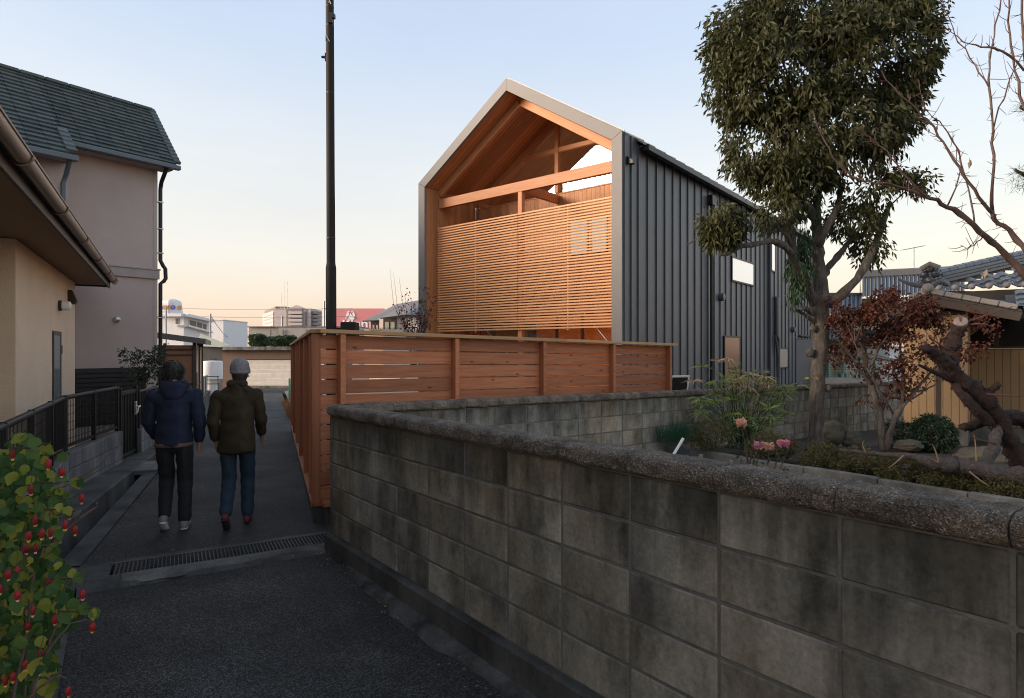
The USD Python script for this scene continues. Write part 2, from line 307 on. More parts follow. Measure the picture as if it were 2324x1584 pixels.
M["soffit"] = plain("soffit_board", (0.26, 0.185, 0.125), 0.9, var=0.06)
M["brown"] = plain("dark_brown", (0.045, 0.030, 0.022), 0.6)
M["white_paint"] = plain("white_paint", (0.72, 0.71, 0.68), 0.5, var=0.04)
M["white_lens"] = plain("white_lens", (0.8, 0.78, 0.74), 0.25, var=0.02)
M["black_plastic"] = plain("black_plastic", (0.016, 0.016, 0.017), 0.5)
M["fence_black"] = plain("black_coating", (0.006, 0.006, 0.006), 0.6, spec=0.3)
M["green_net"] = plain("green_coating", (0.02, 0.14, 0.10), 0.45)
M["pole"] = plain("dark_pole", (0.018, 0.015, 0.013), 0.7, 0.0, var=0.15, spec=0.25)
M["steel"] = plain("bright_steel", (0.55, 0.55, 0.55), 0.3, 0.9)
M["tile_grey"] = mat("smoked_tile", {"oi": ("object_info", {}), "g": ("geometry", {}), "n": ("noise_texture", {"scale": 9.0, "detail": 4.0}), "mx": ("mix_float", {"fac": 0.6}),
    "r": ("rgb_ramp", {"ramp": [(0.15, (0.055, 0.060, 0.070)), (0.85, (0.130, 0.138, 0.155))]}), "p": ("principled_bsdf", {"roughness": 0.38, "metallic": 0.1})},
    [("g.position", "n.vector"), ("n.fac", "mx.a"), ("oi.random", "mx.b"), ("mx.result", "r.fac"), ("r.color", "p.base_color")])
M["tile_end"] = plain("tile_end", (0.21, 0.195, 0.18), 0.6, var=0.2, scale=12)
M["tan_panel"] = plain("tan_siding", (0.32, 0.21, 0.11), 0.75, var=0.06)
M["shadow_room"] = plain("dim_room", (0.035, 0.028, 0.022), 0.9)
M["bark"] = mat("grey_bark", {"g": ("geometry", {}), "mp": ("mapping", {"scale": (9, 9, 2.6)}), "n": ("noise_texture", {"scale": 2.2, "detail": 7.0, "roughness": 0.7}), "n2": ("noise_texture", {"scale": 1.2, "detail": 3.0}),
    "r": ("rgb_ramp", {"ramp": [(0.3, (0.034, 0.026, 0.021)), (0.5, (0.080, 0.066, 0.054)), (0.72, (0.16, 0.14, 0.118))]}), "b": ("bump", {"strength": 0.9, "distance": 0.015}), "p": ("principled_bsdf", {"roughness": 0.95})},
    [("g.position", "mp.vector"), ("mp.vector", "n.vector"), ("n.fac", "r.fac"), ("n.fac", "b.height"), ("b.normal", "p.normal"), ("r.color", "p.base_color")])
M["red_bark"] = mat("red_bark", {"g": ("geometry", {}), "n": ("noise_texture", {"scale": 26.0, "detail": 8.0, "roughness": 0.8}),
    "r": ("rgb_ramp", {"ramp": [(0.32, (0.012, 0.007, 0.006)), (0.52, (0.038, 0.018, 0.014)), (0.66, (0.075, 0.045, 0.036)), (0.8, (0.17, 0.12, 0.10))]}), "b": ("bump", {"strength": 1.0, "distance": 0.05}), "p": ("principled_bsdf", {"roughness": 0.9})},
    [("g.position", "n.vector"), ("n.fac", "r.fac"), ("n.fac", "b.height"), ("b.normal", "p.normal"), ("r.color", "p.base_color")])
M["twig"] = plain("twig_bark", (0.075, 0.045, 0.036), 0.8, var=0.4, scale=8)
M["twig_red"] = plain("young_twig", (0.085, 0.030, 0.024), 0.6, var=0.3, scale=5)
M["oak_leaf"] = leafmat("evergreen_leaf", [(0.2, (0.036, 0.042, 0.012)), (0.5, (0.098, 0.098, 0.020)), (0.72, (0.180, 0.148, 0.032)), (0.9, (0.27, 0.18, 0.045))], 0.30, 0.62)
M["maple_leaf"] = leafmat("autumn_leaf", [(0.2, (0.085, 0.024, 0.012)), (0.5, (0.20, 0.052, 0.015)), (0.7, (0.38, 0.13, 0.022)), (0.9, (0.20, 0.085, 0.030))], 0.3, 0.6)
M["azalea_leaf"] = leafmat("azalea_leaf", [(0.2, (0.08, 0.075, 0.022)), (0.45, (0.20, 0.135, 0.034)), (0.7, (0.34, 0.16, 0.042)), (0.9, (0.38, 0.12, 0.04))], 0.25, 0.6)
M["dark_leaf"] = leafmat("shade_leaf", [(0.2, (0.022, 0.046, 0.020)), (0.6, (0.050, 0.088, 0.034)), (0.9, (0.09, 0.13, 0.05))], 0.2, 0.45)
M["papyrus_leaf"] = leafmat("papyrus_leaf", [(0.15, (0.09, 0.15, 0.04)), (0.45, (0.26, 0.29, 0.06)), (0.7, (0.48, 0.42, 0.10)), (0.9, (0.58, 0.44, 0.17))], 0.3, 0.5, clump=2.2)
M["dry_leaf"] = leafmat("dry_papyrus", [(0.2, (0.34, 0.22, 0.13)), (0.8, (0.58, 0.42, 0.28))], 0.3, 0.7)
M["onion_leaf"] = leafmat("onion_leaf", [(0.2, (0.035, 0.12, 0.06)), (0.8, (0.085, 0.20, 0.095))], 0.25, 0.5)
M["weed_leaf"] = leafmat("weed_leaf", [(0.2, (0.025, 0.060, 0.018)), (0.8, (0.075, 0.105, 0.030))], 0.25, 0.5)
M["dark_bark"] = plain("weathered_wood", (0.060, 0.050, 0.044), 0.95, var=0.6, scale=24, bump=1.0, bscale=45)
M["cover_leaf"] = leafmat("cover_leaf", [(0.2, (0.06, 0.055, 0.018)), (0.5, (0.17, 0.12, 0.034)), (0.75, (0.27, 0.17, 0.05)), (0.9, (0.22, 0.10, 0.035))], 0.3, 0.7)
M["kerb_conc"] = concrete("kerb_concrete", (0.12, 0.115, 0.105), (0.045, 0.043, 0.040), streak=(1.5, 1.5, 1.0), tone=0.08)
M["pine_leaf"] = leafmat("pine_needle", [(0.2, (0.04, 0.07, 0.028)), (0.8, (0.13, 0.16, 0.06))], 0.15, 0.5)
M["dry_grass"] = leafmat("dry_grass", [(0.2, (0.30, 0.14, 0.055)), (0.8, (0.46, 0.26, 0.12))], 0.3, 0.7)
# ------------------------------------------------------------------ ground, lane, ditch
xs = np.r_[np.linspace(-600, -60, 12), np.linspace(-50, 50, 41), np.linspace(60, 600, 12)]
ys = np.r_[np.linspace(-300, -15, 10), np.linspace(-10, 60, 36), np.linspace(80, 1500, 14)]
gx, gy = np.meshgrid(xs, ys)
gz = G(gy) - np.where(gy < 50, 0.62, 0.62 * np.clip(1 - (gy - 50) / 10, 0.06, 1))
single("ground", MB().grid(np.stack([gx, gy, gz], -1)), M["gravel"], kind="structure")

e1 = unit([0.758, 0.652]); e2 = unit([-0.369, 0.929])          # the timber fence runs along these from its corner
wf = unit([0.611, -0.792]); wb = unit([0.748, 0.664])          # the block wall runs along these from its corner
WC = A([-1.58, 5.42]); KC = A([-1.99, 6.27])
gd = unit([0.874, 0.486]); gn = A([-gd[1], gd[0]]); C0, C1 = A([-3.22, 4.875]), A([-1.60, 5.76])   # drain grate

def left_edge(y): return np.where(y > 4.85, -4.16 - 0.42 * (y - 6.35), -3.53 + (4.85 - y) * 0.66)
def right_edge(y): return -1.93 - 0.397 * (y - 6.27)
def wall_edge(y): return WC[0] - 0.045 + (WC[1] - y) * 0.7715

def strip(rows, cols=24, dz=0.0, rough=0.0, z=None):
    """A sheet between pairs of plan points; follows the lane's fall."""
    out = []
    for (l, r) in rows:
        t = np.linspace(0, 1, cols)[:, None]; p = A(l, float) * (1 - t) + A(r, float) * t
        zz = (G(p[:, 1]) if z is None else np.full(cols, z)) + dz + (rough * (meshkit.fbm(np.c_[p * 1.3, np.zeros(cols)], 3, 5) - 0.5) if rough else 0)
        out.append(np.c_[p, zz])
    return A(out)
near_rows = [((left_edge(y), y), (wall_edge(y), y)) for y in np.linspace(-7, 4.3, 26)]
a0, a1 = C0 - gn * 0.27, C1 - gn * 0.27
near_rows += [(A([left_edge(4.3), 4.3]) * (1 - t) + a0 * t, A([wall_edge(4.3), 4.3]) * (1 - t) + a1 * t) for t in (0.33, 0.66, 1.0)]
b0, b1 = C0 + gn * 0.26, C1 + gn * 0.26
b0w = b0 - gd * 0.30
far_rows = [(b0w * (1 - t) + A([left_edge(5.9), 5.9]) * t, b1 * (1 - t) + A([right_edge(6.3), 6.3]) * t) for t in (0, 0.5, 1.0)]
far_rows += [((left_edge(y), y), (right_edge(y + 0.3), y + 0.3)) for y in np.linspace(6.3, 44, 60)]
single("asphalt_road", MB().grid(strip(near_rows, 40, 0.0, 0.035)), M["asphalt"], kind="structure", smooth=True)
single("asphalt_path", MB().grid(strip(far_rows, 30, 0.0, 0.03)), M["asphalt"], kind="structure", smooth=True)
single("garage_forecourt", MB().grid(A([[[x, y, float(G(y)) - 0.012] for x in (-30, -21, -15, -8, 0)] for y in (36, 40, 47)])), M["asphalt"], kind="structure")
# concrete margins of the lane
mg = MB()
_s = strip([(a0 + gn * 0.10 - gd * .22, a1 + gn * 0.10), (a0 - gn * .02 - gd * .22, a1 - gn * .02), (a0 - gn * 0.10 - gd * .2, a1 - gn * 0.06), (a0 - gn * 0.16 - gd * .2, a1 - gn * 0.10)], 30, 0.021, 0.012); _s[-1, :, 2] = -0.03; mg.grid(_s)
mg.grid(strip([(b0 - gn * 0.10, b1 - gn * 0.10), (b0 + gn * 0.02, b1 + gn * .02)], 20, 0.014, 0.02))
mg.grid(strip([((left_edge(y) - 0.16, y), (left_edge(y) + 0.03, y)) for y in np.linspace(4.95, 30, 40)], 3, 0.02))
mg.grid(A([[[left_edge(y) - 0.16, y, float(G(y)) + 0.02], [left_edge(y) - 0.16, y, -0.8 + float(G(y))]] for y in np.linspace(4.95, 30, 40)]))
mg.grid(A([[[left_edge(y) - 0.85, y, -0.05], [left_edge(y) - .45, y, 0.006], [left_edge(y) + 0.04, y, 0.015]] for y in np.linspace(-7, 4.9, 24)]))
_p = A([[[*(C0 + gn * s_ - gd * t_), 0.010 if abs(s_) < .3 else -.05] for t_ in (0.36, 0.2, 0.02)] for s_ in (0.31, 0.29, 0.05, -0.19, -.30)]); mg.grid(_p); mg.grid(A([[[*(C0 + gn * s_ - gd * .36), z_] for z_ in (0.010, -0.5)] for s_ in (0.29, 0.0, -.19)]))
single("concrete_kerb", mg, M["kerb_conc"], kind="structure")
M["haunch"] = concrete("haunch_concrete", (0.12, 0.115, 0.105), (0.03, 0.029, 0.027), streak=(3, 3, 1), tone=0.05, bump=1.0)
# ragged concrete haunch along the foot of the block wall
hy = np.linspace(-3, 5.3, 90); hw = 0.07 + 0.13 * meshkit.fbm(np.c_[hy * 2.3, hy * 0, hy * 0], 4, 3) + 0.05 * meshkit.noise(np.c_[hy * 14, hy * 0, hy * 0], 4)
hw *= np.clip((5.6 - hy) / 1.6, 0.25, 1)
single("concrete_haunch", MB().grid(A([[[wall_edge(y) + 0.06, y - 0.02, 0.075], [wall_edge(y) - w * .45, y - w * .3, 0.045], [wall_edge(y) - w * .9, y - w * .6, 0.030], [wall_edge(y) - w, y - w * .7, -0.01]] for y, w in zip(hy, hw)])), M["haunch"], kind="structure")
# pale cement smeared along the near side of the drain grate
pt_ = np.linspace(0.04, 0.98, 60); pw = 0.05 + 0.34 * np.clip(meshkit.fbm(np.c_[pt_ * 4.1, pt_ * 0, pt_ * 0], 4, 9) - .22, 0.02, 1)
pr = []
for q_, w_ in zip(pt_, pw):
    o_ = (C0 - gn * 0.20) * (1 - q_) + (C1 - gn * 0.20) * q_
    pr.append([[*(o_ - gn * w_ * s_), 0.040 - 0.028 * s_ ** 2] for s_ in (0, .3, .6, .85, 1.0)])
single("cement_patch", MB().grid(A(pr)), M["conc"], kind="structure")
# open ditch on the left: floor, far side with a ledge, near end
dl = lambda y: -4.55 - 0.372 * (y - 6.35)
dt = MB()
dy = np.linspace(4.3, 30, 34)
dt.grid(A([[[dl(y) - 0.02, y, float(G(y)) - 0.46], [left_edge(y) + (0.6 if y < 5.5 else -0.1), y, float(G(y)) - 0.46]] for y in dy]))
dt.grid(A([[[dl(y), y, float(G(y)) - 0.5], [dl(y) - 0.015, y, float(G(y)) + 0.06], [dl(y) - 0.04, y, float(G(y)) + 0.08], [dl(y) - 1.6, y, float(G(y)) + 0.085]] for y in np.linspace(2.5, 30, 36)]))
single("drain_ditch", dt, M["kerb_conc"], kind="structure")

# drain grate: steel frame, bearing bars, cross bars
T = thing("drain_grate", "steel bar grating laid across the lane beside the block wall corner", "drain grate", (*C0, 0.0))
gl = np.linalg.norm(C1 - C0); Fg = frame((*C0, 0), gd, gn)
part(T, "pit", MB().box((-0.05, -0.17, -0.3), (gl + .02, 0.17, -0.12), Fg), M["black_plastic"])
fr = MB()
for s in (-1, 1): fr.box((-0.03, s * 0.16 - 0.014, -0.3), (gl, s * 0.16 + 0.014, 0.022), Fg, 0.003)
part(T, "frame", fr, M["rusty"])
for k in range(62):
    x = 0.012 + k * gl / 62
    part(T, "bar", MB().box((x - 0.004, -0.145, -0.05), (x + 0.004, 0.145, 0.018), Fg), M["rusty"])
for k in range(5):
    yb = -0.11 + k * 0.055
    part(T, "cross_bar", MB().box((0, yb - 0.004, -0.02), (gl - .01, yb + 0.004, 0.013), Fg), M["rusty"])

# garden earth behind the block wall, a raised bed with its kerb, and the yard of the timber house
def garden_z(x, y): return 0.30 - 0.075 * np.clip(y - 8.6, 0, 12) + 0.05 * (meshkit.fbm(np.stack([x * .9, y * .9, x * 0], -1), 3, 2) - .5)
gx, gy = np.meshgrid(np.linspace(-1.6, 22, 60), np.linspace(-3, 30, 70))
wl = WC[1] + (gx - WC[0]) * (wb[1] / wb[0]); fl = WC[1] - (gx - WC[0]) * (0.792 / 0.611)
gy2 = np.clip(gy, fl + 0.02, np.maximum(wl - .02, fl + .03))
bed = ((gx - 2.1) * 0.792 + (gy2 - 8.95) * 0.611) > 0.0
single("garden_soil", MB().grid(np.stack([gx, gy2, np.where(bed, garden_z(gx, gy2), 0.10)], -1)), M["soil"], kind="structure", smooth=True)
yx, yy = np.meshgrid(np.linspace(-12, 40, 30), np.linspace(4, 46, 40))
yyc = np.maximum(yy, WC[1] + (yx - WC[0]) * wb[1] / wb[0] + 0.05); yyc = np.where(yx < KC[0] + .2, np.maximum(yy, KC[1] + (yx - KC[0]) / e2[0] * e2[1] + .35), yyc)
single("yard_gravel", MB().grid(np.stack([yx, yyc, G(yyc) * 0.6 - 0.01], -1)), M["gravel"], kind="structure")
kb0 = A([2.0, 9.03]); T = thing("bed_kerb", "low grey concrete kerb edging the raised planting bed in the garden", "kerb", (*kb0, 0.1))
Fk = frame((*kb0, 0), wf, A([0.792, 0.611]))
for k in range(8):
    part(T, "kerb_block", MB().box((k * 0.8 + .004, -0.05, 0.0), (k * 0.8 + 0.796, 0.05, 0.405 + .01 * (k % 2)), Fk, 0.008), M["conc"])

# ------------------------------------------------------------------ block walls
def wallmap(p0, d, slope, z0):
    """(t along, s across, h above the foot at z0): the courses follow a gentle slope."""
    n = A([-d[1], d[0]])
    return lambda q: np.c_[p0[0] + d[0] * q[:, 0] + n[0] * q[:, 1], p0[1] + d[1] * q[:, 0] + n[1] * q[:, 1], z0 + slope * q[:, 0] + q[:, 2]]
def block_run(T, p0, d, slope, z0, n, courses, L, H, thick=0.12, mat=None, mortar=None, joint=0.012, first=0.0, skip=()):
    F = wallmap(p0, d, slope, z0)
    part(T, "mortar", MB().box((0.004, -thick / 2 + 0.006, 0.0), (n * L - first - 0.004, thick / 2 - 0.006, courses * H), F), mortar or M["mortar"])
    for c in range(courses):
        for k in range(n):
            if (k, c) in skip: continue
            j = rng.normal(0, 0.0013, 3)
            part(T, "block", MB().box((max(k * L - first, 0) + joint / 2, -thick / 2 + j[0], c * H + joint / 2), ((k + 1) * L - first - joint / 2, thick / 2 + j[1], (c + 1) * H - joint / 2), F, 0.006), mat or M["block"])
    return F
def cap_run(T, F, n, L, h, w=0.185, th=0.095, dt=26, ds=18, first=0.0, seed=0):
    """Rounded coping with pebbles in it, one length per block."""
    dt0, ds0 = dt, ds
    for k in range(n):
        fine = seed == 1 and 4 <= k <= 12; dt, ds = (64, 40) if fine else (dt0, ds0)
        t = np.linspace(max(k * L - first, 0) + 0.003, (k + 1) * L - first - 0.003, dt); a = np.linspace(0, 2 * np.pi, ds)
        cs, sn = np.cos(a), np.sin(a)
        s = np.sign(cs) * np.abs(cs) ** 0.55 * w / 2; z = np.sign(sn) * np.abs(sn) ** 0.6 * th / 2 + th / 2
        q = np.stack([np.repeat(t[:, None], ds, 1), np.repeat(s[None], dt, 0), h + np.repeat(z[None], dt, 0)], -1)
        w3 = F(q.reshape(-1, 3))
        ctr = F(np.c_[q.reshape(-1, 3)[:, 0], np.zeros(dt * ds), np.full(dt * ds, h + th / 2)])
        k2 = 1 + 0.20 * (meshkit.fbm(w3 * 9, 3, seed) - 0.5) + 0.26 * (meshkit.fbm(w3 * 38, 3, seed + 3) - 0.5) + 0.10 * (meshkit.noise(w3 * 120, seed + 4) - .5)
        k2 = np.where(np.isin(np.repeat(np.arange(dt), ds), (0, dt - 1)), k2 * 0.985, k2)
        w3 = ctr + (w3 - ctr) * k2[:, None]
        m = MB().grid(w3.reshape(dt, ds, 3))
        for e in (0, dt - 1): m.add(np.vstack([w3.reshape(dt, ds, 3)[e], ctr[e * ds]]), [[i, i + 1, ds] for i in range(ds - 1)])
        part(T, "coping", m, M["cap"])
def plinth(T, F, n, L, w=0.20, top=0.0, bottom=-0.6, mat=None):
    q = MB().box((-0.02, -w / 2, bottom), (n * L, w / 2, top), F, 0.015)
    part(T, "plinth", q, mat or M["concdark"])

BH, BL = 0.2085, 0.437
T = thing("block_wall", "mossy grey concrete block wall with pebbled coping sloping across the foreground", "wall", (*WC, 0))
z0 = 0.205
Ff = block_run(T, WC, wf, 0.0145, z0 - 0.06 + 0.02, 17, 5, BL, BH)
cap_run(T, Ff, 17, BL, 5 * BH, seed=1)
plinth(T, Ff, 17, BL, w=0.21, top=0.0)
T = thing("block_wall", "long damp concrete block wall between the garden and the timber house", "wall", (*WC, 0))
Fb = block_run(T, WC + wb * 0.10, wb, -0.0220, 0.165, 44, 5, BL, BH)
cap_run(T, Fb, 44, BL, 5 * BH, dt=12, ds=14, seed=5)
plinth(T, Fb, 44, BL, w=0.18, top=0.0, bottom=-1.0)

# ------------------------------------------------------------------ timber fence
T = thing("timber_fence", "reddish cedar board fence with posts and cap rail round the yard corner", "fence", (*KC, 0.1))
def fence_side(d, n_out, length, posts, slope, zf, nb=11, pitch=0.1585, bh=0.146, board_from=0.0, joints=()):
    """Boards behind posts; n_out points to the side the posts stand on."""
    f = lambda q: np.c_[KC[0] + d[0] * q[:, 0] + n_out[0] * q[:, 1], KC[1] + d[1] * q[:, 0] + n_out[1] * q[:, 1], zf + slope * q[:, 0] + q[:, 2]]
    ends = [board_from, *joints, length]
    for i in range(nb):
        for u, v in zip(ends[:-1], ends[1:]):
            part(T, "board", MB().box((u + 0.002, -0.03 + rng.normal(0, .0015), 0.055 + i * pitch), (v - 0.002, -0.004, 0.055 + i * pitch + bh), f, 0.003), M["fence_wood"])
    for p, w in posts:
        part(T, "post", MB().box((p - w / 2, 0.0, 0.03), (p + w / 2, 0.088, 0.055 + nb * pitch - .004), f, 0.004), M["fence_wood"])
    part(T, "bottom_rail", MB().box((0.0, -0.034, 0.0), (length + .03, 0.092, 0.046), f, 0.004), M["fence_wood"])
    part(T, "footing", MB().box((0.02, -0.07, -0.7), (length, 0.07, -0.004), f, 0.01), M["concdark"])
    h = 0.055 + nb * pitch
    k = np.linspace(-0.03, length + 0.10, 3) if length > 6.5 else np.array([-0.05, 3.55, length + 0.14])
    for u, v in zip(k[:-1], k[1:]):
        part(T, "cap_rail", MB().box((u + .001, -0.05, h), (v - .001, 0.105, h + 0.042), f, 0.004), M["cap_wood"])
    return f
no1 = A([e1[1], -e1[0]]); no2 = A([-e2[1], e2[0]])
fence_side(e1, no1, 6.12, [(0.21, 0.062), (1.68, 0.062), (3.15, 0.062), (4.62, 0.062), (6.09, 0.062)], -0.018, 0.165, board_from=-0.02, joints=(1.68, 3.15, 4.62))
fence_side(e2, no2, 8.0, [(0.03, 0.09), (0.5, 0.075), (1.75, 0.07), (3.2, 0.07), (4.7, 0.07), (6.2, 0.07), (7.7, 0.07)], -0.0115, 0.165, board_from=0.05, joints=(1.75, 4.7))
for k in range(24):     # bright screw heads up the corner posts
    pass

# ------------------------------------------------------------------ timber house
HO = A([2.10, 11.5, 0.0]); hu, hv = unit([-0.772, 0.636]), unit([0.636, 0.772])
H = frame(HO, hu, hv)
W, EV, RG, FT = 5.76, 5.96, 7.78, 0.225
sl = (RG - EV) / (W / 2); th = math.atan(sl)
zr = RG - FT / math.cos(th)                                   # ridge of the lining
ie = zr - (W / 2 - FT) * sl                                   # lining height at the inner face of the legs
T = thing("timber_house", "dark metal clad gabled house with open timber front and slatted screen", "house", (*HO[:2], 0))
outer = lambda a: EV + sl * np.minimum(a, W - a)
# pale gable frame: two legs and two rakes, mitred
fr = [[(0, -0.3), (FT, -0.3), (FT, ie), (0, EV)], [(0, EV), (FT, ie), (W / 2, zr), (W / 2, RG)],
      [(W / 2, RG), (W / 2, zr), (W - FT, ie), (W, EV)], [(W, EV), (W - FT, ie), (W - FT, -0.3), (W, -0.3)]]
for i, poly in enumerate(fr):
    p = A(poly, float); c = p.mean(0); p = c + (p - c) * (1 - 0.0016)
    part(T, ("frame_leg", "frame_rake", "frame_rake", "frame_leg")[i], MB().prism(p, H, -0.012, 0.06), M["frame_metal"])
# near side wall: seamed panels, portico strip first
def sidepanel(b0, b1, top, a=0.0, mat="dark_metal"):
    m = MB(); m.box((a, b0, -0.4), (a + 0.06, b1 - .004, top), H); m.box((a - 0.03, b0 - .007, -0.4), (a + .001, b0 + 0.007, top), H, 0.002)
    part(T, "wall_panel", m, M[mat])
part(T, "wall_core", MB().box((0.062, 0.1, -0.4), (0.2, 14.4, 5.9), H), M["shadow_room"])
sidepanel(0.062, 0.33, EV - 0.015); sidepanel(0.33, 0.62, EV - 0.015)
nb_, b_ = 21, 0.62
for k in range(nb_): sidepanel(b_ + k * 0.4, b_ + (k + 1) * 0.4, EV - 0.10)
for k in range(14): sidepanel(9.02 + k * 0.4, 9.02 + (k + 1) * 0.4, EV - 0.10, a=-0.06)
part(T, "corner_trim", MB().box((-0.07, 8.98, -0.4), (0.05, 9.02, EV - .1), H, 0.003), M["dark_metal"])
part(T, "back_wall", MB().prism([(0.0, -0.4), (W, -0.4), (W, EV - .1), (W / 2, RG - .1), (0, EV - .1)], H, 14.55, 14.62), M["dark_metal"])
part(T, "far_wall", MB().box((W - 0.06, 0.06, -0.4), (W, 14.6, EV), H), M["dark_metal"])
# roof: two slopes of seamed sheets with a fascia
rz = lambda a, dz: outer(a) + dz
for side in (0, 1):
    for k in range(30):
        b0_, b1_ = 0.06 + k * 0.485, 0.06 + (k + 1) * 0.485
        ov = -0.16 if k > 0 else 0.0
        m = MB(); pts = []
        for b in (b0_, b1_ - 0.004):
            for (a, dz) in ((ov, 0.0), (W / 2, 0.0), (ov, -0.05), (W / 2, -0.05)):
                aa = a if side == 0 else W - a
                pts.append(pt(H, aa, b, EV + sl * a + dz + 0.012))
        P = A(pts); m.add(P, [[0, 4, 5], [0, 5, 1], [2, 3, 7], [2, 7, 6], [0, 2, 6], [0, 6, 4], [1, 5, 7], [1, 7, 3], [0, 1, 3], [0, 3, 2], [4, 6, 7], [4, 7, 5]])
        s0 = [pt(H, (a if side == 0 else W - a), b0_ + db, EV + sl * a + dz + 0.012) for db in (0, 0.022) for (a, dz) in ((ov - .01, 0.032), (W / 2, 0.032), (ov - .01, -0.03), (W / 2, 0.0))]
        m.add(A(s0), [[0, 4, 5], [0, 5, 1], [0, 2, 6], [0, 6, 4], [0, 1, 3], [0, 3, 2], [4, 6, 7], [4, 7, 5]])
        part(T, "roof_sheet", m, M["roof_metal"])
part(T, "gutter", MB().box((-0.22, 0.66, EV - 0.24), (-0.10, 14.6, EV - 0.115), H, 0.01), M["black_metal"])
part(T, "eave_soffit", MB().box((-0.10, 0.64, EV - 0.16), (0.02, 14.55, EV - 0.125), H), M["dark_metal"])
# lining of the open gable: ceiling boards up each slope, boards on the walls
nrm = A([math.sin(th), math.cos(th)])
def ceil(side, b0_, b1_):
    a0_, a1_ = FT + 0.004, W / 2 - 0.004
    L = (a1_ - a0_) / math.cos(th)
    x = A([hu[0] * math.cos(th), hu[1] * math.cos(th), math.sin(th)]) if side == 0 else A([-hu[0] * math.cos(th), -hu[1] * math.cos(th), math.sin(th)])
    o = pt(H, a0_ if side == 0 else W - a0_, b0_, ie + 0.004); y = A([*hv, 0]); z = np.cross(x, y)
    z = z if z[2] > 0 else -z
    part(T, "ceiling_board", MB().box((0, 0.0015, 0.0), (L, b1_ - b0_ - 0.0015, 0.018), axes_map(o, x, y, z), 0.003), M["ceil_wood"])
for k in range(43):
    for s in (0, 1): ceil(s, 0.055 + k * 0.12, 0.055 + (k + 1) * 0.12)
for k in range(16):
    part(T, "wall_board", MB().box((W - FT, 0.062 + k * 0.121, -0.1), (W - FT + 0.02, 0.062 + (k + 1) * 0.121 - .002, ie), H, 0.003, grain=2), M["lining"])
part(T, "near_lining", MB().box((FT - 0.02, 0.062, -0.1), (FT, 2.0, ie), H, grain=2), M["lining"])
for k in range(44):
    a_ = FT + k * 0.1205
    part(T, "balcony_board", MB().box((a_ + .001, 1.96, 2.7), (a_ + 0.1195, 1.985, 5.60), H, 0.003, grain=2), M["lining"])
part(T, "wall_coping", MB().box((FT, 1.945, 5.602), (W - FT, 2.03, 5.63), H, 0.003), M["lining"])
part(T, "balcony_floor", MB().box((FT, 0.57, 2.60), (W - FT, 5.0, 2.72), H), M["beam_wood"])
def hbeam(name, p0, p1, w, h, mt="beam_wood"): part(T, name, beam(MB(), pt(H, *p0), pt(H, *p1), w, h), M[mt])
hbeam("tie_beam", (FT, 0.52, 5.49), (W - FT - .02, 0.52, 5.49), 0.11, 0.23)
hbeam("centre_post", (W / 2, 0.528, 0.0), (W / 2, 0.528, 5.374), 0.115, 0.115)
hbeam("king_post", (W / 2, 1.95, 5.632), (W / 2, 1.95, zr - .02), 0.105, 0.105)
hbeam("collar", (W / 2 - 1.22, 1.95, 6.68), (W / 2 - 0.055, 1.95, 6.68), 0.09, 0.11); hbeam("collar", (W / 2 + 0.055, 1.95, 6.68), (W / 2 + 1.22, 1.95, 6.68), 0.09, 0.11)
hbeam("cross_tie", (W / 2, 0.58, 5.47), (W / 2, 1.93, 5.47), 0.105, 0.2)
for b_r in (0.52, 1.95):
    for s in (0, 1):
        g = lambda a: a if s == 0 else W - a
        hbeam("rafter", (g(FT + .02), b_r, ie - 0.09), (g(W / 2 - 0.03), b_r, zr - 0.11), 0.10, 0.17)
hbeam("bracket", (W - FT - 0.05, 1.80, 5.3), (W - FT - 0.05, 1.80, 5.62), 0.03, 0.06, "steel")
# glazed gable behind the balcony and the room seen through it
for s in (0, 1):
    g = lambda a: a if s == 0 else W - a
    part(T, "gable_pane", MB().prism([(g(FT + .03), 5.635), (g(W / 2 - 0.055), 5.635), (g(W / 2 - 0.055), zr - .14), (g(FT + .03), ie - .04)], H, 2.005, 2.011), M["glass"])
part(T, "room_wall", MB().prism([(FT, 2.72), (W - FT, 2.72), (W - FT, ie), (W / 2, zr), (FT, ie)], H, 5.16, 5.2), M["white_wall"])
part(T, "room_side", MB().box((W - FT - .01, 2.0, 2.7), (W - FT + .02, 5.16, ie), H), M["white_wall"])
M["lit_pane"] = lit("lit_pane", (1.0, 0.93, 0.84), 0.095)
for a0_, a1_ in ((1.50, 1.86), (2.02, 2.46)):
    w = part(T, "balcony_window", MB().box((a0_ - .03, 1.93, 4.05), (a1_ + .03, 1.958, 4.88), H, 0.003), M["dark_metal"]); part(w, "pane", MB().box((a0_, 1.922, 4.08), (a1_, 1.929, 4.85), H), M["lit_pane"])
# slatted screen, two fields of slats on battens
for k in range(43):
    z = 2.235 + k * 0.0618
    for (a, b) in ((FT + 0.01, W / 2 - 0.005), (W / 2 + 0.005, W - FT - 0.02)):
        part(T, "slat", MB().box((a, 0.40, z), (b, 0.426, z + 0.036), H, 0.003), M["slat_wood"])
for a in (FT + 0.05, W / 4 + .1, W * 3 / 4 - .1, W - FT - 0.06):
    part(T, "batten", MB().box((a - 0.018, 0.428, 2.2), (a + 0.018, 0.462, 4.88), H, 0.003, grain=2), M["slat_wood"])
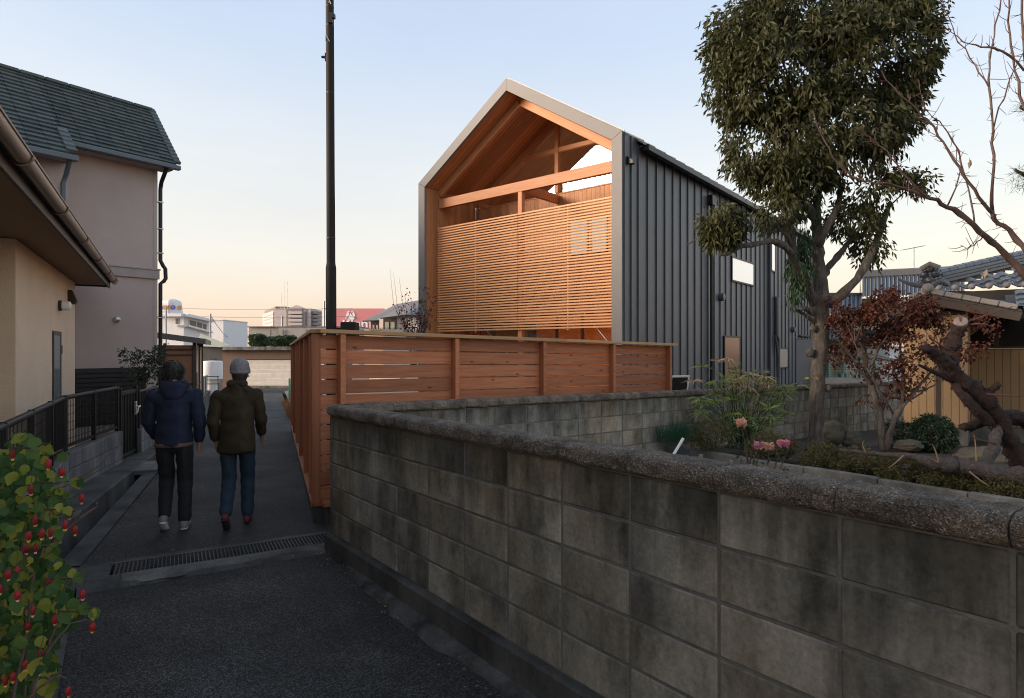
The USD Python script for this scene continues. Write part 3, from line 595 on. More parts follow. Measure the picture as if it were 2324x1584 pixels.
# ground floor under the screen: glazed timber room, lit
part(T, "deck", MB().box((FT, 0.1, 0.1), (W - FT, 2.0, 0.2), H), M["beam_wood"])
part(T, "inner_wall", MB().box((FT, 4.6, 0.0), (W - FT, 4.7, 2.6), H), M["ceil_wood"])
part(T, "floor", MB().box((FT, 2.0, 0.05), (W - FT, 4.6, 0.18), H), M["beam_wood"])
for a in (0.9, 2.2, 2.95, 4.1, 5.0):
    part(T, "mullion", MB().box((a - 0.03, 2.0, 0.2), (a + 0.03, 2.06, 2.6), H, 0.003), M["frame_metal"])
part(T, "ground_pane", MB().box((FT, 2.028, 0.2), (W - FT, 2.033, 2.6), H), M["glass"])
beam_b = MB(); beam(beam_b, pt(H, 0.45, 0.56, 1.75), pt(H, 1.25, 0.56, 2.6), 0.02, 0.02); part(T, "brace_rod", beam_b, M["steel"])
beam_b = MB(); beam(beam_b, pt(H, 4.4, 0.56, 2.6), pt(H, 3.2, 0.56, 1.6), 0.02, 0.02); part(T, "brace_rod", beam_b, M["steel"])
M["lamp"] = lit("warm_lamp", (1.0, 0.60, 0.28), 11.0)
for a, b in ((1.4, 3.3), (2.9, 3.0), (4.4, 3.3)):
    part(T, "floor_lamp", MB().blob(pt(H, a, b, 0.40), (0.12, 0.12, 0.16), 2), M["lamp"])
M["lamp_up"] = lit("room_lamp", (1.0, 0.90, 0.80), 4.6)
part(T, "wall_washer", MB().box((1.2, 4.55, 3.2), (4.6, 4.61, 3.26), H, 0.004), M["lamp_up"])
# windows on the side wall: frame, pane
def side_window(b0_, b1_, z0_, z1_, pane, a=0.0):
    wpath = part(T, "window", MB().box((a - 0.045, b0_ - .045, z0_ - .045), (a + .04, b0_, z1_ + .045), H, 0.003).box((a - 0.045, b1_, z0_ - .045), (a + .04, b1_ + .045, z1_ + .045), H, 0.003)
                 .box((a - 0.0449, b0_ - .002, z0_ - .045), (a + .04, b1_ + .002, z0_), H, 0.003).box((a - 0.0449, b0_ - .002, z1_), (a + .04, b1_ + .002, z1_ + .045), H, 0.003), M["black_metal"])
    part(wpath, "pane", MB().box((a - 0.034, b0_, z0_), (a - 0.030, b1_, z1_), H), M[pane])
M["warm_pane"] = mat("warm_pane", {"p": ("principled_bsdf", {"base_color": (0.10, 0.045, 0.022), "roughness": 0.12, "emission_color": (1.0, 0.5, 0.22), "emission_strength": 0.003})}, [])
side_window(5.85, 7.55, 3.64, 4.22, "frost")
side_window(8.98 + .1, 9.40, 4.22, 5.02, "frost", -0.06)
side_window(5.30, 6.42, 0.40, 2.10, "warm_pane")
side_window(9.72, 10.80, 1.22, 1.80, "blind", -0.06)
def spipe(name, pts, r, mt): part(T, name, MB().tube(A([pt(H, *p) for p in pts]), r, 10), M[mt], smooth=30)
spipe("downpipe", [(-0.09, 4.25, -0.2), (-0.09, 4.25, 5.36)], 0.038, "black_metal")
part(T, "downpipe_box", MB().box((-0.15, 4.16, 5.30), (-0.03, 4.34, 5.55), H, 0.01), M["black_metal"])
spipe("downpipe", [(-0.11, 8.86, -0.2), (-0.11, 8.86, 5.72)], 0.034, "dark_metal")
spipe("vent_pipe", [(-0.15, 9.55, -0.2), (-0.15, 9.55, 2.02), (-0.15, 9.50, 2.12), (-0.15, 9.40, 2.2), (-0.15, 9.40, 3.35), (-0.12, 9.40, 3.42)], 0.055, "dark_metal")
spipe("vent_pipe", [(-0.15, 9.55, 1.5), (-0.15, 9.36, 1.95), (-0.15, 9.2, 2.2)], 0.04, "dark_metal")
def hood(b, z, a=0.0, r=0.1):
    m = MB(); m.tube(A([pt(H, a + .01, b, z), pt(H, a - 0.05, b, z), pt(H, a - 0.12, b, z), pt(H, a - 0.125, b, z)]), [r, r, r * .92, r * .8], 14); part(T, "vent_hood", m, M["dark_metal"], smooth=30)
hood(5.02, 3.12); hood(11.35, 2.45, -0.06, 0.09)
part(T, "wall_light", MB().box((-0.03, 0.16, 5.38), (-0.005, 0.26, 5.52), H, 0.004).prism([(-0.14, 5.36), (-0.14, 5.42), (-0.03, 5.50), (-0.03, 5.36)], H, 0.15, 0.27), M["black_metal"])
part(T, "handrail", MB().tube(A([pt(H, -0.12, 12.2, 2.25), pt(H, -0.12, 13.6, 2.25)]), 0.035, 8), M["black_metal"])
spipe("downpipe", [(-0.13, 14.2, -0.2), (-0.13, 14.2, 5.7)], 0.034, "dark_metal")

q = U(1840, 818, 21.0)
T = thing("wall_screen", "pale grey flat screen wall standing behind the tree trunk at the house end", "wall", (q[0], q[1], 0))
Fq = frame((*U(1807, 818, 20.6)[:2], 0), unit([0.95, 0.30]), unit([-0.3, 0.95]))
part(T, "panel", MB().box((0, 0, -0.6), (1.0, 0.1, 2.13), Fq, 0.008), M["frame_metal"]); part(T, "cap", MB().box((-0.01, -0.01, 2.132), (1.01, 0.11, 2.15), Fq), M["frame_metal"])

q = U(1537, 868, 10.9)
T = thing("chalkboard", "small black board in a white frame leaning near the fence end", "signboard", (q[0], q[1], 0))
Fq = axes_map(A([q[0] - .16, q[1], 0.45]), unit([0.97, 0.25, 0]), unit([-0.25, 0.97, 0.28]), unit([0.03, -0.27, 0.96]))
part(T, "panel", MB().box((-0.02, 0, 0), (0.29, 0.015, 0.88), Fq), M["black_plastic"])
part(T, "frame", MB().box((0.29, -0.006, 0), (0.318, 0.02, 0.908), Fq, 0.003).box((-0.05, -0.006, 0.88), (0.29, 0.02, 0.908), Fq, 0.003).box((-0.05, -0.006, 0), (-0.02, 0.02, 0.88), Fq, 0.003), M["white_paint"])
part(T, "prop", beam(MB(), A([q[0], q[1] + .45, 0]), A([q[0], q[1] + 0.2, 1.2]), 0.03, 0.02), M["white_paint"])

# ------------------------------------------------------------------ pole by the fence
PD = 7.9
pb = U(752, 792, PD)
T = thing("utility_pole", "tall dark utility pole rising behind the timber fence corner", "utility pole", (pb[0], pb[1], 0))
lean = lambda z: A([pb[0] - 0.0045 * (z - 1.8), pb[1], z])
part(T, "shaft", MB().tube([lean(2.93), lean(11.5)], [0.055, 0.045], 20), M["pole"], smooth=30)
part(T, "sleeve", MB().tube([lean(-0.5), lean(2.86), lean(2.90), lean(2.93)], [0.068, 0.066, 0.060, 0.056], 20), M["pole"], smooth=30)
for z in (2.915, 6.03, 6.28, 5.15, 3.25):
    part(T, "band", MB().tube([lean(z - 0.008), lean(z + 0.008)], 0.0575 if z < 4 else 0.053, 16), M["black_metal"], smooth=30)
part(T, "step_bolt", MB().tube([lean(5.62) + A([-0.04, 0, 0]), lean(5.62) + A([-0.11, -0.01, 0.0])], [0.022, 0.014], 8).box(lean(5.62) + A([-0.062, -.02, -.05]), lean(5.62) + A([-0.045, .02, .05])), M["black_metal"])
part(T, "bracket", MB().box(lean(6.1) + A([0.0, -0.075, -0.06]), lean(6.1) + A([0.05, -0.045, 0.07])).box(lean(6.12) + A([0.04, -0.08, -0.02]), lean(6.12) + A([0.085, -0.03, 0.03])), M["black_metal"])
part(T, "clip", MB().tube([lean(6.30) + A([0.0, -0.055, 0.0]), lean(6.34) + A([0.012, -0.075, 0.0]), lean(6.29) + A([0.03, -0.055, 0])], 0.006, 6), M["steel"])
part(T, "clip", MB().tube([lean(5.82) + A([-0.045, -0.03, 0.0]), lean(5.88) + A([-0.03, -0.075, 0.0]), lean(5.80) + A([0.01, -0.055, 0])], 0.006, 6), M["steel"])
m = MB(); bx0 = U(776, 749, PD); m.box(bx0 + A([0, -0.08, -0.15]), bx0 + A([0.20, 0.12, 0.102]), None, 0.008); m.box(bx0 + A([-0.09, -0.02, -0.02]), bx0 + A([0, 0.02, 0.03]))
part(T, "meter_box", m, M["pole"])
# ------------------------------------------------------------------ cream house on the left
cu, cv = A([-0.866, -0.499]), A([-0.499, 0.866])
CO = A([-5.68, 6.9, 0.0]); C = frame(CO, cu, cv); CLEN = 5.3
T = thing("cream_house", "cream stucco single storey house with bronze gutter and glazed side door", "house", (*CO[:2], 0))
part(T, "wall", MB().box((0.0, 0, -0.6), (6.0, CLEN, 3.06), C).box((0.9, -8.0, -0.6), (6.0, -0.001, 3.06), C), M["cream"])
part(T, "soffit", MB().box((-0.50, -8.5, 3.07), (6.5, CLEN + 0.40, 3.12), C), M["soffit"])
part(T, "fascia", MB().box((-0.532, -8.5, 3.02), (-0.502, CLEN + 0.43, 3.24), C, 0.004).box((-0.50, CLEN + 0.402, 3.04), (6.5, CLEN + 0.43, 3.2), C, 0.004), M["brown"])
zg = lambda b: 3.10
gut = MB(); ang = np.linspace(np.pi, 2 * np.pi, 9)
gp = A([[[-0.60 + 0.062 * math.cos(t) - 0.0, b, 3.175 + 0.072 * math.sin(t)] for t in ang] for b in np.linspace(-8.5, CLEN + 0.47, 24)])
gut.grid(C(gp.reshape(-1, 3)).reshape(gp.shape))
gp2 = gp.copy(); gp2[..., 0] = -0.60 + (gp[..., 0] + 0.60) * 0.9; gp2[..., 2] = 3.175 + (gp[..., 2] - 3.175) * 0.9; gut.grid(C(gp2[:, ::-1].reshape(-1, 3)).reshape(gp.shape))
gut.tube(C(A([[-0.662, -8.5, 3.176], [-0.662, CLEN + .47, 3.176]])), 0.010, 8)
for b in (CLEN + 0.47,): gut.prism([(-0.662 + .0, 3.178), *[(-0.60 + 0.062 * math.cos(t), 3.175 + 0.072 * math.sin(t)) for t in ang], (-0.538, 3.178)], C, b, b + 0.006)
part(T, "gutter", gut, M["gutter_brown"], smooth=35)
for b in (-5.2, -3.4, -1.6, 0.2, 2.0, 3.8, 5.2): part(T, "gutter_joint", MB().tube(C(A([[-0.60 + 0.070 * math.cos(t), b, 3.175 + 0.080 * math.sin(t)] for t in ang])), 0.010, 6), M["gutter_brown"])
part(T, "roof", MB().prism([(-0.52, 3.22), (-0.52, 3.26), (3.0, 4.20), (6.6, 3.27), (6.6, 3.22)], C, -8.5, CLEN + 0.45), M["brown"])
def on_wall(F, T, a): return None
d = part(T, "door", MB().box((-0.02, 2.60, 0.1), (-0.002, 2.66, 2.08), C, 0.003).box((-0.02, 3.36, 0.1), (-0.002, 3.42, 2.08), C, 0.003).box((-0.0195, 2.661, 2.02), (-0.0015, 3.359, 2.08), C).box((-0.0195, 2.661, 0.78), (-0.0015, 3.359, 0.86), C), M["brown"])
part(d, "pane", MB().box((-0.012, 2.66, 0.1), (-0.006, 3.36, 2.03), C), plain("obscure_glass", (0.10, 0.115, 0.12), 0.15, var=0.1))
part(d, "handle", MB().tube(C(A([[-0.02, 3.30, 0.98], [-0.07, 3.30, 0.98], [-0.075, 3.19, 0.98]])), 0.011, 8), M["steel"])
part(d, "hinge", MB().box((-0.028, 3.43, 1.72), (-0.002, 3.46, 1.86), C, 0.003), M["brown"])
l = part(T, "wall_lamp", MB().tube(C(A([[-0.001, 3.25, 2.50], [-0.045, 3.25, 2.50]])), 0.085, 18), M["brown"], smooth=30)
part(l, "lens", MB().tube(C(A([[-0.046, 3.25, 2.50], [-0.12, 3.25, 2.50], [-0.15, 3.25, 2.50], [-0.165, 3.25, 2.5]])), [0.078, 0.078, 0.07, 0.045], 18), M["white_lens"], smooth=30)
part(T, "vent_hood", MB().prism([(-0.002, 2.60), (-0.10, 2.60), (-0.13, 2.66), (-0.06, 2.84), (-0.002, 2.84)], C, 4.28, 4.50), M["brown"])

# ------------------------------------------------------------------ taupe two storey house
tu, tv = unit([-0.605, -0.797]), unit([-0.797, 0.605])
TO = A([-7.95, 13.5, 0.0]); F2 = frame(TO, tu, tv)
T = thing("taupe_house", "taupe two storey house with steep green tiled roof and dark downpipe", "house", (*TO[:2], 0))
part(T, "wall", MB().box((0, 0, -0.6), (1.88, 5.0, 5.82), F2).box((1.881, -0.72, -0.6), (7.5, 5.0, 5.40), F2), M["taupe"])
part(T, "belt_course", MB().box((-0.045, -0.045, 3.36), (1.9, 0.3, 3.55), F2, 0.006).box((-0.06, -0.06, 3.552), (1.9, 0.3, 3.59), F2, 0.004), M["trim_taupe"])
part(T, "corner_trim", MB().box((-0.012, -0.012, 1.4), (0.06, 0.06, 3.35), F2).box((-0.012, -0.012, 3.6), (0.06, 0.06, 5.82), F2), M["taupe"])
for k in range(12): part(T, "louvre", MB().box((0.25, -0.02 - 0.012, 0.25 + k * 0.095), (2.6, -0.004, 0.25 + k * 0.095 + 0.075), F2, 0.004), M["black_plastic"])
part(T, "louvre_back", MB().box((0.22, -0.0035, 0.2), (2.6, -0.0005, 1.40), F2), M["black_plastic"])
vc = pt(F2, 0.80, -0.01, 2.43); part(T, "vent_cap", MB().blob(vc, (0.075, 0.075, 0.07), 3), M["steel"], smooth=True)
# roof planes: steep front slope in courses of tiles; a lower wing to the left
RZ, EZ = 7.46, 5.92; ey, ry = -0.34, 1.02
def course_run(a0, a1, y0, z0_, y1, z1_, n, seed):
    sl_ = A([y1 - y0, z1_ - z0_]); L_ = np.linalg.norm(sl_); s_ = sl_ / L_; nn = A([-s_[1], s_[0]])
    for k in range(n):
        lo = A([y0, z0_]) + s_ * (k * L_ / n - 0.02); hi = A([y0, z0_]) + s_ * ((k + 1) * L_ / n + 0.03)
        o = lo + nn * 0.055; q = hi + nn * 0.012
        cols = np.arange(a0, a1 - .05, 0.30)
        for i, c in enumerate(cols):
            if a1 - a0 > 4 and i > 14: c1 = a1
            else: c1 = min(c + 0.30, a1)
            if a1 - a0 > 4 and i > 15: break
            P = A([[c + .003, *lo], [c1 - .003, *lo], [c1 - .003, *o], [c + .003, *o], [c + .003, *q], [c1 - .003, *q]])
            wv = 0.006 * ((i + k) % 2)
            P[2:4, 1] -= wv
            part(T, "roof_tile", MB().add(F2(P), [[0, 1, 2], [0, 2, 3], [3, 2, 5], [3, 5, 4]]), M["green_tile"])
course_run(-0.26, 1.96, ey, EZ, ry, RZ, 15, 1)
course_run(1.97, 6.6, -1.08, 5.45, ry, RZ, 18, 2)
part(T, "roof_back", MB().prism([(-0.2, EZ - 0.05), (1.9, EZ - .05), (1.9, EZ - .04)], F2, 0, .01), M["brown"])
def slope_pts(y0, z0_, y1, z1_): return A([y0, z0_]), A([y1, z1_])
rb = MB(); q = [(-0.26, ey, EZ), (-0.26, ry, RZ), (-0.26, 4.6, 4.2), (-0.26, 4.6, 4.1), (-0.26, ry, RZ - .12), (-0.26, ey, EZ - .1)]
P = np.vstack([A(q), A([(7.0, b, c) for _, b, c in q])]); rb.add(F2(P), [[1, 7, 8], [1, 8, 2], [2, 8, 9], [2, 9, 3], [4, 3, 9], [4, 9, 10], [5, 4, 10], [5, 10, 11], [0, 1, 4], [0, 4, 5], [1, 2, 3], [1, 3, 4]])
part(T, "roof_deck", rb, M["brown"])
for k in range(15):
    t0_, t1_ = k / 15, (k + 1.25) / 15
    p0 = A([-0.29, ey + (ry - ey) * t0_, EZ + (RZ - EZ) * t0_ + 0.02]); p1 = A([-0.29, ey + (ry - ey) * t1_, EZ + (RZ - EZ) * t1_ + 0.02])
    part(T, "verge_tile", beam(MB(), pt(F2, *p0) + A([0, 0, .03]), pt(F2, *p1) + A([0, 0, 0.0]), 0.16, 0.075, up=(0, 0, 1), c=0.012), M["green_tile"])
for k in range(5):
    t0_, t1_ = k / 18, (k + 1.25) / 18
    g = lambda t: A([1.92, -1.08 + (ry + 1.08) * t, 5.45 + (RZ - 5.45) * t + 0.03])
    part(T, "verge_tile", beam(MB(), pt(F2, *g(t0_)) + A([0, 0, .03]), pt(F2, *g(t1_)), 0.18, 0.08, c=0.012), M["green_tile"])
for k in range(16):
    part(T, "ridge_tile", MB().box((-0.3 + k * 0.42, ry - 0.10, RZ - 0.02), (-0.3 + k * 0.42 + 0.415, ry + 0.10, RZ + 0.055), F2, 0.03), M["green_tile"])
part(T, "gutter", MB().box((-0.32, ey - 0.13, EZ - 0.13), (1.93, ey - 0.01, EZ - 0.03), F2, 0.015), M["gutter_blue"])
part(T, "gutter", MB().box((1.86, -1.24, 5.30), (6.6, -1.10, 5.41), F2, 0.015), M["gutter_blue"])
part(T, "soffit", MB().box((-0.2, ey, EZ - 0.14), (1.9, 0.0, EZ - 0.10), F2).box((1.9, -1.1, 5.36), (6.6, -0.70, 5.40), F2), M["trim_taupe"])
dp = [(-0.05, ey - 0.07, EZ - 0.1), (-0.07, -0.25, 5.72), (-0.09, -0.02, 5.55), (-0.10, 0.06, 5.4), (-0.10, 0.06, 3.80), (-0.16, 0.06, 3.68), (-0.20, 0.05, 3.62), (-0.21, 0.05, 3.40), (-0.17, 0.06, 3.33), (-0.10, 0.06, 3.27), (-0.10, 0.06, -0.4)]
part(T, "downpipe", MB().tube(F2(A(dp)), 0.042, 10), M["black_metal"], smooth=40)
for z in (5.1, 4.5, 3.95, 2.5, 1.4): part(T, "pipe_clip", MB().box((-0.15, 0.01, z), (-0.0, 0.11, z + 0.02), F2), M["steel"])
part(T, "downpipe", MB().tube(F2(A([(1.98, -1.16, 5.33), (1.98, -0.98, 5.1), (1.98, -0.79, 4.95), (1.98, -0.79, 0)])), 0.042, 10), M["gutter_blue"], smooth=40)

# ------------------------------------------------------------------ low wall, black mesh fence and gate along the ditch
T = thing("garden_wall", "pale concrete block wall under the black mesh fence by the ditch", "wall", (-5.39, 7.25, 0))
def run2(p, q, zt, n=None, c=2, L=0.40, H=0.21):
    p, q = A(p), A(q); d = unit(q - p); n = n or int(np.linalg.norm(q - p) / L)
    LL = np.linalg.norm(q - p) / n
    return block_run(T, p, d, 0.0, zt - c * H, n, c, LL, H, mat=M["block_left"])
Fl1 = run2((-3.30, 3.58), (-5.39, 7.25), 0.53, c=3); Fl2 = run2((-5.40, 7.27), (-6.0, 9.2), 0.55, c=3); Fl3 = run2((-6.24, 10.05), (-7.5, 13.6), 0.46, c=3)
part(T, "plinth", MB().box((-0.3, -0.08, -0.6), (4.3, 0.09, 0.0), Fl1).box((0, -0.081, -0.6), (2.05, 0.091, 0.0), Fl2).box((0, -0.08, -0.6), (3.8, 0.09, 0.0), Fl3), M["concdark"])
T = thing("mesh_fence", "black coated mesh fence panels on posts above the pale block wall", "fence", (-5.39, 7.25, 0.5))
def mesh_run(F, t0_, t1_, z0_, z1_, posts):
    for p in posts: part(T, "post", MB().box((p - 0.025, -0.02, z0_ - 0.04), (p + 0.025, 0.03, z1_ + 0.03), F, 0.004), M["fence_black"])
    part(T, "top_rail", MB().tube(F(A([[t0_, 0.005, z1_], [t1_, 0.005, z1_]])), 0.028, 10), M["fence_black"], smooth=30)
    part(T, "bottom_rail", MB().box((t0_, -0.012, z0_), (t1_, 0.018, z0_ + 0.035), F), M["fence_black"])
    ps = [t0_, *[p for p in posts if t0_ < p < t1_], t1_]
    for u, v in zip(ps[:-1], ps[1:]):
        if v - u < 0.15: continue
        m = MB()
        for x in np.arange(u + 0.03, v - 0.01, 0.05): m.box((x - 0.003, -0.012, z0_ + 0.02), (x + 0.003, -0.006, z1_), F)
        for z in np.arange(z0_ + 0.1, z1_ - 0.02, 0.1): m.box((u, -0.006, z - 0.003), (v, 0.0, z + 0.003), F)
        part(T, "mesh_panel", m, M["fence_black"])
hz = 3 * 0.21
mesh_run(Fl1, 0.0, 4.22, hz + 0.05, hz + 0.68, [0.05, 1.2, 2.3, 3.35, 4.18])
mesh_run(Fl2, 0.0, 2.0, hz + 0.05, hz + 0.66, [0.04, 1.0, 1.96])
mesh_run(Fl3, 0.05, 3.7, hz + 0.05, hz + 0.62, [0.08, 1.25, 2.45, 3.65])
T = thing("garden_gate", "narrow black barred gate with silver lever handle in the block wall", "gate", (-6.05, 9.3, 0))
Fgt = frame((-6.03, 9.27, 0), unit([-0.25, 0.80]), unit([-0.8, -0.25]))
for p in (0.0, 0.80): part(T, "post", MB().box((p - 0.03, -0.03, -0.1), (p + 0.03, 0.03, 1.20), Fgt, 0.004), M["fence_black"])
part(T, "frame", MB().box((0.04, -0.02, 1.08), (0.76, 0.02, 1.14), Fgt, .003).box((0.04, -0.02, 0.10), (0.76, 0.02, 0.15), Fgt, 0.003), M["fence_black"])
for k in range(9): part(T, "bar", MB().box((0.06 + k * 0.08, -0.012, 0.151), (0.09 + k * 0.08, 0.012, 1.079), Fgt, 0.002), M["fence_black"])
part(T, "handle", MB().box((0.66, -0.05, 0.72), (0.72, -0.021, 0.94), Fgt, 0.004).tube(Fgt(A([[0.69, -0.05, 0.86], [0.69, -0.10, 0.86], [0.56, -0.11, 0.85], [0.55, -.10, 0.76]])), 0.013, 8), M["steel"])
T = thing("bridge_slab", "small slab bridging the ditch in front of the black gate", "slab", (-5.3, 8.75, 0))
Fs = frame((-5.75, 8.55, 0), unit([0.95, 0.32]), unit([-0.35, 0.93]))
part(T, "slab", MB().box((0, 0, 0.0), (1.0, 0.8, 0.055), Fs, 0.008), M["conc"]); part(T, "edge_angle", MB().box((0, -0.012, -0.01), (1.0, -0.001, 0.05), Fs), M["galv"])

# ------------------------------------------------------------------ bronze enclosure, panel fence, tank, sheds and garage down the lane
T = thing("bronze_shed", "bronze framed lean-to with brown translucent panels beside the downpipe", "shed", (-8.4, 16.0, -0.2))
M["bronze_panel"] = plain("bronze_panel", (0.24, 0.125, 0.072), 0.3, var=0.12, scale=2)
su, sv = unit([-0.605, -0.797]), unit([-0.42, 0.91]); SO = A([-8.42, 16.0, 0])
Fsh = lambda q: SO + np.outer(q[:, 0], A([*su, 0])) + np.outer(q[:, 1], A([*sv, 0])) + np.outer(q[:, 2], A([0, 0, 1.0]))
for a, b in ((0, 0), (2.4, 0), (0, 3.9), (0, 2.0)): part(T, "post", MB().box((a - 0.05, b - 0.05, -0.6), (a + 0.05, b + 0.05, 2.02), Fsh, 0.006), M["brown"])
part(T, "panel", MB().box((0.05, -0.006, -0.5), (2.35, 0.004, 1.90), Fsh), M["bronze_panel"])
part(T, "panel", MB().box((-0.004, 0.05, -0.5), (0.006, 1.95, 1.90), Fsh), M["bronze_panel"]); part(T, "panel", MB().box((-0.004, 2.05, -0.5), (0.006, 3.85, 1.85), Fsh), M["bronze_panel"])
for z in (1.76, 1.62, 0.86, 0.70, 0.2): part(T, "rail", MB().box((0.05, -0.03, z), (2.35, -0.008, z + 0.045), Fsh, 0.003), M["brown"])
for a in (0.75, 1.6): part(T, "mullion", MB().box((a - .03, -0.03, -0.5), (a + .03, -.0085, 1.95), Fsh, 0.003), M["brown"])
for z in (1.78, 0.75): part(T, "rail", MB().box((-0.03, 0.06, z), (-0.006, 3.84, z + 0.04), Fsh, 0.003), M["brown"])
part(T, "doorway", MB().box((-0.035, 0.55, -0.5), (-0.008, 0.95, 1.15), Fsh), M["black_plastic"])
rf = MB(); P = A([[-0.30, -0.25, 1.93], [2.8, -0.25, 2.30], [2.8, 4.1, 2.30], [-0.30, 4.1, 1.93], [-0.30, -0.25, 2.07], [2.8, -0.25, 2.45], [2.8, 4.1, 2.45], [-0.30, 4.1, 2.07]])
rf.add(Fsh(P), [[0, 1, 2], [0, 2, 3], [4, 6, 5], [4, 7, 6], [0, 5, 1], [0, 4, 5], [3, 2, 6], [3, 6, 7], [0, 3, 7], [0, 7, 4], [1, 5, 6], [1, 6, 2]])
part(T, "roof", rf, plain("bronze_fascia", (0.11, 0.095, 0.085), 0.5))

T = thing("panel_fence", "low fence of pale translucent panels along the left of the lane", "fence", (-8.2, 15.0, -0.1))
M["pale_panel"] = plain("pale_panel", (0.33, 0.31, 0.28), 0.5, var=0.08)
pf0, pfd = A([-7.75, 14.2]), unit([-0.42, 0.92]); Fpf = wallmap(pf0, pfd, -0.024, -0.12)
part(T, "base_wall", MB().box((0, -0.07, -0.6), (14, 0.07, 0.42), Fpf, 0.008), M["concdark"])
for k in range(9):
    part(T, "post", MB().box((k * 1.55 - 0.022, -0.03, 0.42), (k * 1.55 + 0.022, 0.03, 1.10), Fpf), M["fence_black"] if k % 3 else M["green_net"])
    if k < 8: part(T, "panel", MB().box((k * 1.55 + 0.03, -0.008, 0.46), (k * 1.55 + 1.52, 0.008, 1.07), Fpf), M["pale_panel"])
part(T, "top_rail", MB().box((0, -0.02, 1.075), (13, 0.02, 1.11), Fpf), M["galv"])

q = U(480, 838, 27.0); T = thing("water_tank", "white moulded tank narrowing at its foot behind the lane fence", "tank", (q[0], q[1], -0.4))
part(T, "body", MB().lathe((q[0], q[1], 0), [(0.0, -0.3), (0.22, -0.3), (0.28, 0.25), (0.36, 0.42), (0.46, 0.46), (0.47, 0.62), (0.46, 1.18), (0.44, 1.26), (0.0, 1.28)], 20), M["white_paint"], smooth=35)
part(T, "stand", MB().box(q + A([-0.3, -.3, -3]), A([q[0] + .3, q[1] + .3, -0.305])), M["conc"])
T = thing("lane_railing", "thin dark two bar railing crossing in front of the white tank", "railing", (q[0], q[1] - 1.2, -0.4))
for z in (0.62, 0.30): part(T, "rail", MB().tube([A([q[0] - 0.7, q[1] - 1.2, z]), A([q[0] + 1.0, q[1] - 1.4, z + 0.02])], 0.018, 6), M["fence_black"])
for x in (-0.5, 0.4, .9): part(T, "post", MB().tube([A([q[0] + x, q[1] - 1.25, -1.0]), A([q[0] + x, q[1] - 1.25, 0.65])], 0.02, 6), M["fence_black"])

GD = 47.0
T = thing("shutter_garage", "brown garage with broad white roller shutter at the lane end", "garage", (-19.5, GD, -1.25))
gx0, gx1 = U(497, 0, GD)[0], U(735, 0, GD)[0]
part(T, "wall", MB().box((gx0, GD, -1.4), (gx0 + 1.1, GD + 6, 1.66)).box((gx0 + 1.1, GD, 0.98), (gx1, GD + 6, 1.66)).box((gx1, GD, -1.4), (gx1 + .6, GD + 6, 1.66)).box((gx0 + 1.1, GD + .4, -1.4), (gx1, GD + 6, .98)), plain("brown_render", (0.15, 0.10, 0.078), 0.9))
part(T, "sill", MB().box((gx0 + 1.1, GD - .05, -1.4), (gx1, GD + .3, -1.06)), M["conc"])
part(T, "roof_slab", MB().box((gx0 - 0.4, GD - 0.6, 1.70), (gx1 + 1.5, GD + 6.3, 1.97), None, 0.02), M["conc"])
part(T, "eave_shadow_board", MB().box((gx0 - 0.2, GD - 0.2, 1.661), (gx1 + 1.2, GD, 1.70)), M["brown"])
for k in range(20): part(T, "shutter_slat", MB().box((gx0 + 1.12, GD + 0.1, -1.055 + k * 0.1), (gx1 - .02, GD + 0.14, -1.055 + k * 0.1 + 0.094), None, 0.012), plain("shutter_white", (0.62, 0.595, 0.53), 0.6) if k == 0 else "/World/Looks/shutter_white")
T = thing("grey_shed", "small dark grey shed with pale green roof behind the white tank", "shed", (-18, 36, -0.9))
SD_ = 36.0; x0, x1 = U(455, 0, SD_)[0], U(505, 0, SD_)[0]; zf = lambda y: U(0, y, SD_)[2]
SH_ = lambda q: np.c_[q[:, 0] - 0.49 * (q[:, 1] - SD_), q[:, 1:]]
part(T, "wall", MB().box((x0, SD_, -1), (x1, SD_ + 4, zf(786)), SH_), plain("grey_siding", (0.055, 0.057, 0.06), 0.8))
part(T, "roof", MB().prism([(x0 - .3, zf(785)), (U(500, 0, SD_)[0], zf(788)), (U(522, 0, SD_)[0], zf(783)), (U(500, 0, SD_)[0], zf(775)), (x0, zf(757))], SH_, SD_ - .5, SD_ + 5), plain("pale_green_roof", (0.36, 0.43, 0.38), 0.6))
part(T, "window", MB().box((U(477, 0, SD_)[0], SD_ - .03, zf(828)), (U(489, 0, SD_)[0], SD_ - .005, zf(814))), M["black_plastic"])

# ------------------------------------------------------------------ far buildings beyond the lane
def windows(T, M_, rects, y, name="window", depth=0.12):
    for (x0_, x1_, z0_, z1_) in rects: part(T, name, MB().box((x0_, y - depth, z0_), (x1_, y + 0.02, z1_)), M_)
D = 80.0
T = thing("flat_building", "low grey flat roofed building behind the cloud pruned trees", "building", (*U(640, 0, D)[:2], -1.6))
a_, b_ = U(565, 743, D), U(815, 743, D)
part(T, "wall", MB().box((a_[0], D, -2.2), (a_[0] + 4.0, D + 12, a_[2] - .02)).box((a_[0] + 4.0, D - .25, -2.2), (b_[0], D + 12, a_[2])), plain("grey_cladding", (0.25, 0.245, 0.235), 0.8, var=0.04))
part(T, "parapet", MB().box((a_[0] - .1, D - 0.35, a_[2] + .002), (b_[0], D + 12, a_[2] + 0.14)), M["conc"])
for px in (578, 708):
    q0, q1 = U(px, 758, D), U(px + 8, 770, D)
    w = part(T, "window", MB().box((q0[0] - .08, D - 0.36, q1[2] - .08), (q1[0] + .08, D - .252, q0[2] + .08)), M["white_paint"]); part(w, "pane", MB().box((q0[0], D - 0.42, q1[2]), (q1[0], D - .361, q0[2])), M["brown"])
